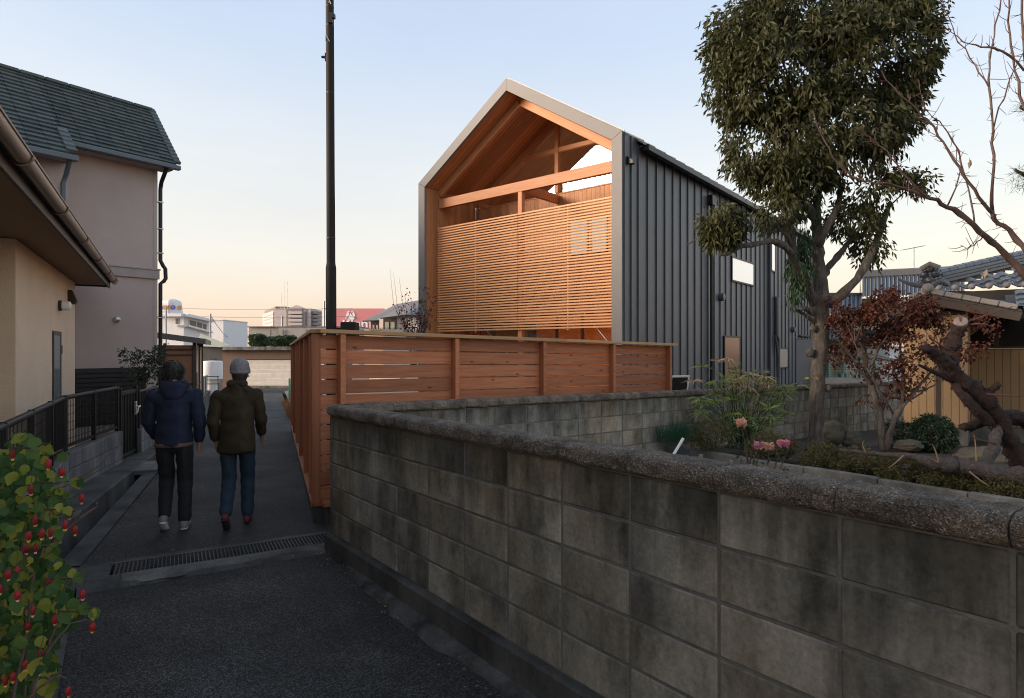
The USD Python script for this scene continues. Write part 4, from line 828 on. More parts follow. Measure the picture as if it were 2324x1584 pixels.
for px in (617, 645, 697): part(T, "drain_pipe", MB().tube([U(px, 748, D) + A([0, -.4, 0]), U(px, 785, D) + A([0, -.4, 0])], 0.09, 6), M["conc"])
D = 200.0
T = thing("apartment_block", "distant lavender grey apartment block with stepped balconies on its flank", "apartment block", (*U(650, 0, D)[:2], -2))
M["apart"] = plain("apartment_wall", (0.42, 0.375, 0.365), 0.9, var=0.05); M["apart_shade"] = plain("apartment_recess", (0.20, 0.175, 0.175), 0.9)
qa, qb = U(622, 700, D), U(705, 700, D); zt = qa[2]
part(T, "wall", MB().box((qa[0], D, -2), (qb[0], D + 12, zt)), M["apart"])
part(T, "gable", MB().prism([(U(655, 0, D)[0], zt + .01), (U(692, 0, D)[0], zt + .01), (U(672, 0, D)[0], zt + 1.1)], lambda q: q, D - .1, D + 2), M["apart"])
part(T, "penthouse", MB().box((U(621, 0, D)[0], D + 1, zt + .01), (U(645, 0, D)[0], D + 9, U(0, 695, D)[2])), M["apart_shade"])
for k in range(6):
    z = U(0, 706 + k * 8.6, D)[2]
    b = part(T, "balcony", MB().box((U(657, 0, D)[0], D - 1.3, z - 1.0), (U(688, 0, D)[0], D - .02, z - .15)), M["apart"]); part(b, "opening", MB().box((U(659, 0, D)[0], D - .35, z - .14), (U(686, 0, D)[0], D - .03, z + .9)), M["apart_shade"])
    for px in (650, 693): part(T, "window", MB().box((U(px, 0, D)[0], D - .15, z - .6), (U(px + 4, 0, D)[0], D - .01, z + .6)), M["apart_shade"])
    # flank running back to the left: open galleries
    e0, e1_ = U(620, 0, D), U(598, 0, D + 22)
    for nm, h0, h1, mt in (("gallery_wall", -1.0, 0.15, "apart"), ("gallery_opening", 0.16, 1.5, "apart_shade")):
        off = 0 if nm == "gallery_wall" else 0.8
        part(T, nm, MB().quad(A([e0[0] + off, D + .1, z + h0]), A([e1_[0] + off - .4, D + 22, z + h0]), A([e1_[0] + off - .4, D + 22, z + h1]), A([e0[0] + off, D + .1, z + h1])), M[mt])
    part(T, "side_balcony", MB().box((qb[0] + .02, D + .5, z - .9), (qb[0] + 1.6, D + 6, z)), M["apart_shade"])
for px, h in ((638, 5), (646, 9), (652, 9)): part(T, "mast", MB().tube([U(px, 700, D), U(px, 700, D) + A([0, 0, h])], 0.07, 5), M["galv"])

D = 90.0
M["white_far"] = plain("far_white", (0.62, 0.62, 0.63), 0.85, var=0.05)
T = thing("white_hall", "white building with rounded tower carrying faded coloured letters", "building", (*U(400, 0, D)[:2], -2))
tc_ = U(390, 0, D + 4)
part(T, "tower", MB().lathe((tc_[0], D + 4, 0), [(1.75, 5.0), (1.60, 7.2), (1.42, 8.9), (1.28, 9.25), (0.7, 9.5), (0.0, 9.65)], 9), M["white_far"])
cl = [("ring", (0.55, 0.10, 0.07)), ("bar", (0.50, 0.33, 0.05)), ("bar", (0.10, 0.30, 0.12)), ("ring", (0.55, 0.20, 0.05)), ("ring", (0.08, 0.12, 0.42)), ("ring", (0.50, 0.22, 0.06))]
for i, (px, col) in enumerate(zip((371, 378, 383, 389, 396, 407), cl)):
    th_ = math.asin(np.clip((U(px, 0, D + 3)[0] - tc_[0]) / 1.62, -0.95, 0.95)); c_ = A([tc_[0] + 1.66 * math.sin(th_), D + 4 - 1.66 * math.cos(th_), 8.2]); x_ = A([math.cos(th_), math.sin(th_), 0]); ring = MB()
    if col[0] == "ring": ring.tube([c_ + 0.24 * (math.cos(t) * x_ + math.sin(t) * A([0, 0, 1.0])) + A([0, -.1, 0.0]) for t in np.linspace(0, 2 * np.pi, 13)], 0.11, 6)
    else: ring.tube([c_ + A([0, -.1, -.3]), c_ + A([0, -.1, .36])], 0.10, 6)
    part(T, "sign_letter", ring, plain(f"sign_colour_{i}", col[1], 0.7))
def wing(px0, px1, y_top0, y_top1, d0, d1):
    p0, p1 = U(px0, y_top0, d0), U(px1, y_top1, d1); lo = -2.2; back = A([-5.0, 10.0, 0])
    P = [A([p0[0], p0[1], lo]), A([p1[0], p1[1], lo]), p1, p0]; Q = [v + back for v in P]
    m = MB(); V = A(P + Q); m.add(V, [[0, 1, 2], [0, 2, 3], [4, 6, 5], [4, 7, 6], [3, 2, 6], [3, 6, 7], [0, 3, 7], [0, 7, 4], [1, 5, 6], [1, 6, 2]]); return m
yt = lambda p: 714 + max(0, p - 417) * 0.215; dw = lambda p: 88 + max(0, p - 417) * 0.085
for (u_, v_) in ((352, 417), (417, 435), (435, 453), (453, 478)): part(T, "curved_wing", wing(u_, v_, yt(u_) + .6, yt(v_) + .6, dw(u_), dw(v_)), M["white_far"])
m = MB()
for (u_, v_) in ((352, 417), (417, 435), (435, 453), (453, 478)): beam(m, U(u_, yt(u_) + 1.2, dw(u_) - .5), U(v_, yt(v_) + 1.2, dw(v_) - .5), 1.4, 0.42)
part(T, "canopy", m, M["white_far"])
m = MB(); yl = lambda p: 739.5 + max(0, p - 424) * 0.27
for (u_, v_) in ((402, 424), (424, 445), (445, 478)): beam(m, U(u_, yl(u_), dw(u_) - .4), U(v_, yl(v_), dw(v_) - .4), 0.9, 0.26)
part(T, "ledge", m, M["white_far"])
plain("dusk_pane", (0.13, 0.11, 0.10), 0.3)
for (pa, pb_) in ((398.5, 404), (406, 429.5), (431.5, 445.5), (447.5, 459), (461, 469)):
    y0_ = lambda p: 722.5 + max(0, p - 417) * 0.27; y1_ = lambda p: 735.5 + max(0, p - 417) * 0.235; e_ = lambda p: dw(p) - .06
    part(T, "window", MB().quad(U(pa, y1_(pa), e_(pa)), U(pb_, y1_(pb_), e_(pb_)), U(pb_, y0_(pb_), e_(pb_)), U(pa, y0_(pa), e_(pa))), "/World/Looks/dusk_pane")
D = 110.0
T = thing("white_block", "plain bluish white windowless block right of the rounded tower building", "building", (*U(490, 0, D)[:2], -2))
part(T, "wall", MB().box((U(470, 0, D)[0], D, -2), (U(507, 0, D)[0], D + 10, U(0, 727, D)[2])), M["white_far"])
part(T, "parapet", MB().box((U(469, 0, D)[0], D - .2, U(0, 727, D)[2] + .01), (U(508, 0, D)[0], D + 10, U(0, 725, D)[2])), M["white_far"])
D = 140.0
T = thing("billboard", "large faded red billboard with white logo over the grey building", "billboard", (*U(800, 0, D)[:2], -2))
M["sign_red"] = plain("faded_red", (0.50, 0.19, 0.20), 0.8, var=0.08); M["sign_white"] = plain("sign_white", (0.68, 0.64, 0.64), 0.8)
b0_, b1_ = U(763, 746, D), U(872, 700, D)
part(T, "board", MB().box((b0_[0], D, b0_[2]), (b1_[0], D + 0.6, b1_[2])), M["sign_red"])
m = MB(); c_ = U(796, 718, D)
m.prism([(c_[0] - 0.75, c_[2] - 0.75), (c_[0] + 0.75, c_[2] - .75), (c_[0], c_[2] + 0.85)], lambda q: q, D - .1, D - .01)
part(T, "emblem", m, M["sign_white"])
for s in (-1, 1):
    m = MB(); ar = [c_ + A([s * (0.25 + 0.5 * t), -.05, 0.95 + .35 * math.sin(math.pi * t * .6) - 1.05 * t * t]) for t in np.linspace(0, 1.3, 7)]
    for u_, v_ in zip(ar[:-1], ar[1:]): beam(m, u_, v_, 0.08, 0.55, c=0.01)
    part(T, "emblem_wing", m, M["sign_white"])
tm = meshkit.text_mesh("Kinn", 1.85, 0.1, True); tv_ = np.asarray(tm.vertices); q0 = U(776, 744.5, D)
part(T, "lettering", MB().add(np.c_[q0[0] + tv_[:, 0] * 1.15, D - 0.02 - tv_[:, 2], q0[2] + tv_[:, 1]], tm.faces), M["sign_white"])
for px in (775, 800, 825, 850): part(T, "post", MB().tube([A([U(px, 0, D)[0], D + .9, -2]), A([U(px, 0, D)[0], D + .9, b1_[2]])], 0.15, 6), M["galv"])
D = 70.0
T = thing("hip_roof_house", "pink white two storey house with grey hipped roof and balcony", "house", (*U(880, 0, D)[:2], -1.6))
M["pinkwall"] = plain("pale_render", (0.66, 0.57, 0.52), 0.85, var=0.03)
def hx(p): return U(p, 0, D)[0]
def hz_(y): return U(0, y, D)[2]
part(T, "wall", MB().box((hx(838), D, -2), (hx(866), D + 9, hz_(727))).box((hx(866), D - 1.2, -2), (hx(912), D + 9, hz_(723))).box((hx(912), D - 1.0, -2), (hx(962), D + 9, hz_(722))), M["pinkwall"])
def roof(pts, f, nm="roof"): part(T, nm, MB().add(A(pts), f), plain("slate_roof", (0.19, 0.18, 0.18), 0.7, var=0.1) if nm == "roof" and "sr" not in M else "/World/Looks/slate_roof"); M["sr"] = 1
e = [U(863, 721.5, D - 2.2), U(920, 714, D - 2.2), U(985, 716, D + 1)]; r_ = [U(928, 685, D + 3), U(985, 676, D + 5)]
roof([e[0], e[1], r_[0]], [[0, 1, 2]]); roof([e[1], e[2], r_[1], r_[0]], [[0, 1, 2], [0, 2, 3]])
e2_ = [U(823, 728, D - 1), U(866, 726, D - 1), U(900, 690, D + 3)]; roof([e2_[0], e2_[1], r_[0], e2_[2]], [[0, 1, 2], [0, 2, 3]])
roof([e2_[0], e2_[2], U(900, 720, D + 9)], [[0, 1, 2]]); roof([e2_[2], r_[0], r_[1], U(985, 720, D + 12), U(880, 724, D + 12)], [[0, 1, 2], [0, 2, 3], [0, 3, 4]])
m = MB(); beam(m, e[0] + A([0, 0, -.06]), e[1] + A([0, 0, -.06]), 0.12, 0.12); beam(m, e[1] + A([0, 0, -.06]), e[2] + A([0, 0, -.06]), 0.12, 0.12); beam(m, e2_[0] + A([0, 0, -.06]), e2_[1] + A([0, 0, -.06]), 0.12, 0.12); part(T, "gutter", m, M["black_metal"])
for (p0, p1, y0_, y1_, dd) in ((845, 861, 733, 749, D - .01), (878, 903, 727, 749, D - 1.21)):
    w = part(T, "window", MB().box((hx(p0) - .12, dd - .25, hz_(y1_)), (hx(p1) + .12, dd - .02, hz_(y0_) + .25)), M["brown"])
    for s in (0, 1): part(w, "pane", MB().box((hx(p0) + .1 + s * (hx(p1) - hx(p0)) / 2, dd - .3, hz_(y1_) + .05), (hx(p0) - .1 + (s + 1) * (hx(p1) - hx(p0)) / 2, dd - .26, hz_(y0_) - .25)), plain("far_pane", (0.30, 0.32, 0.27), 0.3) if s == 0 and p0 == 845 else "/World/Looks/far_pane")
part(T, "balcony_wall", MB().box((hx(838), D - 2.4, -1), (hx(881), D - 2.2, hz_(748))), plain("tan_brick", (0.40, 0.28, 0.20), 0.85)); part(T, "balcony_wall", MB().box((hx(881), D - 2.6, -1), (hx(965), D - 2.25, hz_(749))), plain("grey_brick", (0.17, 0.165, 0.16), 0.85))
for y in (744.5, 749): part(T, "handrail", MB().tube([U(838, y, D - 2.5), U(960, y, D - 2.5)], 0.03, 6), M["black_metal"])
for px in (838, 848, 864, 881, 894, 908, 930): part(T, "baluster", MB().tube([U(px, 744.5, D - 2.5), U(px, 749.5, D - 2.5)], 0.025, 5), M["black_metal"])
# distant poles and wires
def far_pole(px, ytop, d, arms, label):
    T = thing("power_pole", label, "utility pole", (*U(px, 0, d)[:2], -2), group=None)
    part(T, "shaft", MB().tube([A([*U(px, 0, d)[:2], -2]), U(px, ytop, d)], 0.0011 * d * 1.15, 7), M["galv"], smooth=30)
    for (dx, y) in arms: part(T, "cross_arm", beam(MB(), U(px - dx, y, d), U(px + dx, y, d), 0.1, 0.12), M["galv"])
far_pole(478, 712, 85, [(7, 728)], "slim grey pole with a crossarm in front of the bluish white block")
far_pole(377, 698, 80, [(9, 708)], "short grey pole in front of the rounded tower")
far_pole(548, 744, 150, [(9, 755), (7, 760)], "distant pole with crossarms left of the grey flat building")
far_pole(556, 752, 170, [(7, 762)], "second more distant pole left of the grey flat building")
far_pole(641, 716, 130, [(3, 722)], "pole rising in front of the apartment block")
far_pole(736, 683, 110, [(4, 700)], "tall thin pole between the apartment block and the dark pole")
def wire(pts, r, label, n=10):
    p0, p1, sag = A(pts[0]), A(pts[1]), pts[2]; t = np.linspace(0, 1, n)
    q = p0 + (p1 - p0) * t[:, None]; q[:, 2] -= sag * 4 * t * (1 - t)
    single("overhead_wire", MB().tube(q, r, 4), M["galv"], label, "wire")
wire((U(300, 697, 110), U(800, 700, 110), 0.3), 0.028, "upper thin wire crossing above the apartment block")
wire((U(300, 714, 100), U(800, 718, 100), 0.3), 0.028, "lower thin wire crossing the front of the apartment block")
wire((U(478, 716, 85), U(548, 756, 150), 2.2), 0.05, "drooping cable between the slim pole and the distant poles")
for i, y in enumerate((750, 757, 762, 768)): wire((U(470, y, 150), U(580, y + 1, 150), 0.2), 0.05, ("top", "second", "third", "lowest")[i] + " of the four wires left of the grey flat building")

# ------------------------------------------------------------------ tiled house on the right
ru, rv = unit([0.787, -0.616]), unit([0.616, 0.787])
RO = A([7.56, 10.0, 0.0]); R = frame(RO, ru, rv)
T = thing("tiled_house", "old house with tan vertical siding and smoked grey tile roof", "house", (*RO[:2], 0))
part(T, "foundation", MB().box((-0.9, 0.02, -0.5), (0.0, 3.0, 0.475), R, .006).box((-0.02, 1.32, -0.5), (4.0, 1.5, 0.40), R), M["conc"])
part(T, "wall_core", MB().box((-0.88, 0.03, 0.48), (-0.02, 3.0, 2.4), R).box((-0.03, 1.38, 0.42), (4.0, 1.58, 1.80), R), M["brown"])
for k in range(8):
    if k == 4: part(T, "dark_post", MB().box((-0.9 + 4 * 0.1125 + .01, -0.012, 0.47), (-0.9 + 5 * 0.1125 - .03, 0.03, 1.35), R), M["brown"])
    part(T, "siding_board", MB().box((-0.9 + k * 0.1125 + .002, 0.0, 0.485), (-0.9 + (k + 1) * 0.1125 - .002, 0.028, 2.37), R, 0.004), M["tan_panel"])
for k in range(12): part(T, "siding_board", MB().box((-0.006, 0.03 + k * 0.1125, 0.485), (0.012, 0.03 + (k + 1) * 0.1125 - .004, 2.37), R, 0.004), M["tan_panel"])
for k in range(26): part(T, "siding_board", MB().box((0.02 + k * 0.1125 + .002, 1.35, 0.42), (0.02 + (k + 1) * 0.1125 - .002, 1.378, 1.80), R, 0.004), M["tan_panel"])
part(T, "sill", MB().box((0.0, 1.30, 1.802), (4.0, 1.55, 1.85), R, .004), M["brown"])
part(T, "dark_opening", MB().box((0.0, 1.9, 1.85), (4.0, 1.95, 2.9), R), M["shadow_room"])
for a in (0.35, 0.95, 1.6): part(T, "window_post", MB().box((a, 1.4, 1.851), (a + 0.07, 1.47, 2.6), R, .003), M["brown"])
part(T, "lintel", MB().box((-0.05, 0.85, 2.42), (4.0, 1.0, 2.62), R, .005), M["brown"])
part(T, "wall_head", MB().box((-0.9, 0.0, 2.375), (0.02, 3.0, 2.5), R, 0.005), M["brown"])
# small gable over the bay: ridge runs back along rv
pk = A([-0.52, -0.42, 2.74])
def gslope(side, a_out, z_out):
    P = []
    for b in (-0.42, 3.0):
        for (a, z) in ((pk[0], pk[2]), (a_out, z_out)):
            P += [pt(R, a, b, z), pt(R, a, b, z - 0.07)]
    return MB().add(A(P), [[0, 4, 6], [0, 6, 2], [1, 3, 7], [1, 7, 5], [0, 2, 3], [0, 3, 1], [4, 5, 7], [4, 7, 6], [2, 6, 7], [2, 7, 3]])
part(T, "gable_roof", gslope(1, 0.62, 2.42), M["tile_grey"]); part(T, "gable_roof", gslope(-1, -1.05, 2.52), M["tile_grey"])
def verge(n, a1, z1):
    for k in range(n):
        g = lambda t: pt(R, pk[0] + (a1 - pk[0]) * t, -0.47, pk[2] + (z1 - pk[2]) * t + 0.02)
        part(T, "verge_tile", beam(MB(), g(k / n + .015 / n), g((k + 1) / n - .015 / n), 0.10, 0.085, c=0.012), M["tile_end"])
verge(5, 0.62, 2.42); verge(2, -1.05, 2.52)
for a1, z1 in ((0.66, 2.30), (-1.05, 2.40)):
    part(T, "barge_board", beam(MB(), pt(R, pk[0], -0.40, pk[2] - 0.13), pt(R, a1, -0.40, z1 - .0), 0.04, 0.15, c=0.004), M["brown"])
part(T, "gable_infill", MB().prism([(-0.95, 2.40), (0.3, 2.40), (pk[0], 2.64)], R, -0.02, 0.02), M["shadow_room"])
bc = pt(R, pk[0], -0.50, pk[2] + 0.06); part(T, "round_end_tile", MB().blob(bc, (0.085, 0.085, 0.085), 3), M["tile_end"], smooth=True)
for s in (-1, 1):
    a = np.linspace(0, 1, 7); arc = [pt(R, pk[0] + s * (0.05 + 0.24 * t) if s > 0 else pk[0] - 0.05 - 0.36 * t, -0.40, pk[2] + 0.10 + (0.07 * math.sin(math.pi * t) if s > 0 else 0.02 + 0.13 * t * t)) for t in a]
    part(T, "horn_tile", MB().tube(arc, np.linspace(0.055, 0.02, 7), 8), M["tile_grey"], smooth=30)
orn = MB()
for i, (da, dz, r) in enumerate(((0.02, 0.20, .09), (-0.06, 0.30, .07), (0.10, 0.31, .075), (0.02, 0.40, .07), (0.17, 0.19, .06), (0.24, 0.13, .05), (-0.10, 0.18, .055))): orn.blob(pt(R, pk[0] + da, -0.33, pk[2] + dz), (r, r, r * 0.9), 2, 0.35, 3, i)
part(T, "ridge_ornament", orn, M["tile_grey"], smooth=True)
part(T, "ornament_cap", MB().tube([pt(R, pk[0] - .1, -0.36, pk[2] + .40), pt(R, pk[0] + .02, -0.40, pk[2] + .47), pt(R, pk[0] + .15, -0.36, pk[2] + .40)], 0.045, 8), M["tile_end"], smooth=30)
# lower pent roof tiles going right from the gable
def tile(o, ax, ay, az, w, l, mt="tile_grey", name="roof_tile"):
    """Pan tile: a curved sheet, concave then convex across its width."""
    x = np.linspace(0, 1, 7); prof = 0.16 * np.sin(2 * np.pi * x * 0.98) * w * 0.75
    rows = [[o + ax * (w * 1.06 * xi) + ay * (l * t) + az * (p + 0.018 * (1 - t) * 1.6) for xi, p in zip(x, prof)] for t in (-0.12, 1.0)]
    lip = [r - az * 0.022 for r in rows[0]]
    part(T, name, MB().grid(A([lip, rows[0], rows[1]])), M[mt], smooth=False)
def az_of(ax, ay):
    z = unit(np.cross(ax, ay)); return z if z[2] > 0 else -z
o = pt(R, 0.66, -0.40, 2.44); ax = A([*rv, 0]); ay = unit(A([*(-ru), 0]) * 0.96 + A([0, 0, 0.30]))
for c in range(9):
    for r in range(2): tile(o + ax * (c * 0.26 + .1) + ay * (r * 0.24), ax, ay, az_of(ax, ay), 0.26, 0.24)
# pent roof over the recessed front
ax = A([*ru, 0]); ay = unit(A([*rv, 0]) * 0.93 + A([0, 0, 0.38])); o = pt(R, 0.62, -0.05, 2.40); az = az_of(ax, ay)
for c in range(11):
    for r in range(4): tile(o + ax * c * 0.27 + ay * r * 0.26, ax, ay, az, 0.27, 0.26)
    part(T, "eave_end_tile", MB().blob(o + ax * (c * 0.27 + .02) - ay * 0.035 + az * 0.03, (0.045, 0.045, 0.045), 2), M["tile_end"], smooth=True)
part(T, "pent_board", MB().box((0.55, -0.02, 2.28), (4.0, 0.06, 2.37), R, .004), M["brown"]); part(T, "pent_deck", MB().quad(pt(R, 0.5, 0.0, 2.36), pt(R, 4, 0.0, 2.36), pt(R, 4, 1.2, 2.75), pt(R, .5, 1.2, 2.75)), M["brown"])
# main hipped roof
ea, eb = U(2140, 655, 11.9), U(2360, 662, 11.2)
ax = unit(A([*(eb - ea)[:2], 0])); bk = A([-ax[1], ax[0], 0]); ay = unit(bk * 0.90 + A([0, 0, 0.43])); az = az_of(ax, ay)
hipd = unit(U(2330, 592, 13.3) - U(2118, 641, 12.0))
for c in range(14):
    for r in range(10):
        o = ea + ax * (c * 0.265 - 0.1) + ay * r * 0.25
        along = c * 0.265 - 0.1
        if r * 0.25 > along * 0.62 + 0.12: continue
        tile(o, ax, ay, az, 0.265, 0.25)
    part(T, "eave_end_tile", MB().blob(ea + ax * (c * 0.265 - 0.08) - ay * 0.04 + az * 0.035, (0.058, 0.058, 0.058), 2), M["tile_end"], smooth=True)
part(T, "eave_board", beam(MB(), ea - A([0, 0, 0.12]) + bk * .1, eb - A([0, 0, 0.12]) + bk * .1 + ax, 0.08, 0.16), M["brown"])
part(T, "roof_underside", MB().quad(ea + bk * .05 - A([0, 0, .06]), eb + ax + bk * .05 - A([0, 0, .06]), eb + ax + bk * 3 - A([0, 0, .06]), ea + bk * 3 - A([0, 0, .06])), M["brown"])
h0, h1 = U(2128, 640, 12.1), U(2350, 588, 13.5)
for k, (dz, w) in enumerate(((0.0, 0.26), (0.065, 0.22), (0.13, 0.20))):
    part(T, "hip_course", beam(MB(), h0 + A([0, 0, dz]), h1 + A([0, 0, dz]), w, 0.058, c=0.008), M["tile_grey"])
hn = np.linalg.norm(h1 - h0)
for k in range(int(hn / 0.28)):
    p = h0 + hipd * 0 + (h1 - h0) * (k * 0.28 / hn) + A([0, 0, 0.185]); part(T, "hip_tile", MB().tube([p, p + (h1 - h0) / hn * 0.272], [0.085, 0.078], 8), M["tile_grey"], smooth=30)
for k in range(7):
    p = h0 + (h1 - h0) * (0.12 + k * 0.12) + A([0, 0, -0.07]); part(T, "plaster_wedge", MB().box(p + A([-0.12, -0.02, -0.05]), p + A([0.12, 0.0, 0.05])), M["tile_end"])
part(T, "end_ornament", MB().blob(h0 + A([-0.08, -0.05, 0.02]), (0.13, 0.1, 0.16), 2, 0.4, 3, 2).blob(h0 + A([-0.12, -0.1, 0.2]), (0.07, 0.07, 0.09), 2, 0.3, 3, 3), M["tile_grey"], smooth=True)
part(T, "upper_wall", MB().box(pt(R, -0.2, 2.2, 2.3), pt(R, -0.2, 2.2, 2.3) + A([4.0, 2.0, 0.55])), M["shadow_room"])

# house behind the maple, with its aerial
D = 25.0
T = thing("far_tiled_house", "cream house with dark tile roofs behind the red maple", "house", (*U(2000, 0, D)[:2], -0.6))
M["cream_far"] = plain("cream_far", (0.46, 0.37, 0.25), 0.85, var=0.04)
def X(p, d=D): return U(p, 0, d)[0]
def Z(y, d=D): return U(0, y, d)[2]
def ribbed(pa, pb, ya, yb, yc, yd, d0, d1, n):
    """Roof slope from the eave (near) up to the ridge, in columns of tiles."""
    for k in range(n):
        t0_, t1_ = k / n, (k + 1) / n; q = lambda t, yy0, yy1, d: U(pa + (pb - pa) * t, yy0 + (yy1 - yy0) * t, d)
        a, b, c, e = q(t0_, ya, yb, d0), q(t1_ - .002, ya, yb, d0), q(t1_ - .002, yc, yd, d1), q(t0_, yc, yd, d1)
        m_ = (b - a) * 0.30; up = A([0, -0.05, 0.055])
        part(T, "tile_column", MB().add(A([a, a + m_ + up, a + m_ * 2 + up, b, e, e + (c - e) * .3 + up, e + (c - e) * .6 + up, c]), [[0, 1, 5], [0, 5, 4], [1, 2, 6], [1, 6, 5], [2, 3, 7], [2, 7, 6]]), M["tile_grey"])
ribbed(1957, 2190, 676, 668, 628, 618, D, D + 1.9, 26)
part(T, "ridge", beam(MB(), U(1953, 623, D + 1.9), U(2200, 611, D + 1.9), 0.3, 0.34, c=0.05), M["tile_end"])
part(T, "gable_wall", MB().add(A([U(1956, 676, D + .1), U(1952, 628, D + 1.9), U(1950, 676, D + 4)]), [[0, 1, 2]]), M["cream_far"])
part(T, "wall", MB().box((X(1962), D + 0.7, Z(770)), (X(2160), D + 5, Z(674))), M["cream_far"])
part(T, "band", MB().box((X(1962), D + .62, Z(693)), (X(2160), D + .69, Z(686))).box((X(1958), D + .6, Z(760)), (X(1968), D + .69, Z(672))), M["brown"])
ribbed(1868, 1956, 713, 714, 671, 671, D - 1, D + .8, 9)
part(T, "ridge", beam(MB(), U(1866, 669, D + .8), U(1956, 669, D + .8), 0.25, 0.16, c=0.03), M["tile_grey"])
part(T, "wall", MB().box((X(1860), D - .2, Z(900)), (X(1960), D + 4, Z(716))), M["cream_far"])
ribbed(1868, 2012, 771, 773, 754, 752, D - 1.8, D - .6, 15)
part(T, "ridge", beam(MB(), U(1866, 752, D - .6), U(2012, 750, D - .6), 0.2, 0.12, c=0.03), M["tile_end"])
part(T, "eave_beam", MB().box((X(1868, D - 1.6), D - 1.6, Z(779, D - 1.6)), (X(2012, D - 1.6), D - 1.5, Z(773, D - 1.6))), M["brown"])
part(T, "wall", MB().box((X(1960), D - .3, Z(900)), (X(2012), D + 3, Z(774))), M["cream_far"])
part(T, "lattice", MB().box((X(1920), D - .34, Z(822)), (X(1962), D - .21, Z(782))), M["brown"])
for k in range(12): part(T, "lattice_bar", MB().box((X(1921 + k * 3.4), D - .40, Z(822)), (X(1922.2 + k * 3.4), D - .345, Z(786))), M["brown"])
part(T, "dark_bay", MB().box((X(1866), D - .33, Z(806)), (X(1891), D - .21, Z(782))), M["brown"])
T = thing("tv_aerial", "thin television aerial standing on the far tiled roof ridge", "aerial", U(2074, 616, D + 1.9))
part(T, "mast", MB().tube([U(2074, 618, D + 1.9), U(2074, 560, D + 1.9)], 0.022, 6), M["galv"])
part(T, "boom", MB().tube([U(2050, 567, D + 1.5), U(2096, 558, D + 2.2)], 0.015, 6), M["galv"])
for k in range(7): part(T, "element", MB().tube([U(2054 + k * 6, 566 - k * 1.2, D + 1.55 + k * .09) + A([-.06, .25, 0]), U(2054 + k * 6, 566 - k * 1.2, D + 1.55 + k * .09) + A([.06, -.25, 0])], 0.008, 4), M["galv"])
part(T, "foot", MB().tube([U(2068, 622, D + 1.8), U(2074, 610, D + 1.9), U(2080, 622, D + 2)], 0.02, 5), M["galv"])
T = thing("green_fence", "green wire fence on a pale kerb in front of the far tiled house", "fence", (*U(1900, 0, 20.5)[:2], -0.2))
D2 = 20.5
part(T, "kerb", MB().box((X(1855, D2), D2 - .1, -0.6), (X(1990, D2), D2 + .1, Z(857, D2))), plain("pale_kerb", (0.42, 0.36, 0.30), 0.9))
for px in (1866, 1878, 1951, 1984): part(T, "post", MB().tube([U(px, 857, D2), U(px, 814, D2)], 0.03, 8), M["green_net"], smooth=30)
m = MB()
for px in np.arange(1868, 1984, 3.2): m.tube([U(px, 856, D2), U(px, 816, D2)], 0.007, 4)
for y in np.arange(817, 856, 5.5): m.tube([U(1866, y, D2), U(1984, y, D2)], 0.007, 4)
part(T, "wire_mesh", m, M["green_net"]); part(T, "top_rail", MB().tube([U(1862, 815, D2), U(1986, 813, D2)], 0.025, 6), M["green_net"])
T = thing("gate_pier", "cream rendered pier beside the green wire fence", "pier", (*U(1884, 0, 22)[:2], -0.5))
part(T, "shaft", MB().box((X(1866, 22), 22, -0.6), (X(1889, 22), 22.6, Z(806, 22)), None, 0.01), M["cream_far"]); part(T, "cap", MB().box((X(1864, 22), 21.9, Z(806, 22) + .002), (X(1891, 22), 22.7, Z(803, 22)), None, 0.01), M["conc"])
T = thing("meter_cabinet", "small grey box on the kerb inside the green wire fence", "cabinet", (*U(1912, 0, 20.9)[:2], Z(856, 20.9)))
part(T, "case", MB().box((X(1905, 20.9), 20.8, Z(857, 20.9)), (X(1918, 20.9), 21.0, Z(847, 20.9)), None, 0.01), M["galv"]); part(T, "door", MB().box((X(1906, 20.9), 20.785, Z(856, 20.9)), (X(1911, 20.9), 20.799, Z(848, 20.9))), M["white_paint"])
T = thing("white_shed", "white panelled shed half hidden behind the maple", "shed", (*U(2040, 0, 21.5)[:2], -0.5))
D3 = 21.5
part(T, "wall", MB().box((X(2004, D3), D3, -0.6), (X(2062, D3), D3 + 2.5, Z(818, D3))).box((X(2034, D3), D3 + .4, Z(817, D3)), (X(2062, D3), D3 + 2.5, Z(790, D3))), M["white_paint"])
part(T, "roof", MB().box((X(2002, D3), D3 - .1, Z(817.5, D3)), (X(2033, D3), D3 + 2.6, Z(814, D3))).box((X(2032, D3), D3 + .3, Z(789.5, D3)), (X(2064, D3), D3 + 2.6, Z(786, D3))), M["galv"])
for px in (2016, 2026): part(T, "panel_joint", MB().box((X(px, D3), D3 - .015, -.3), (X(px + 1, D3), D3 - .002, Z(819, D3))), M["galv"])
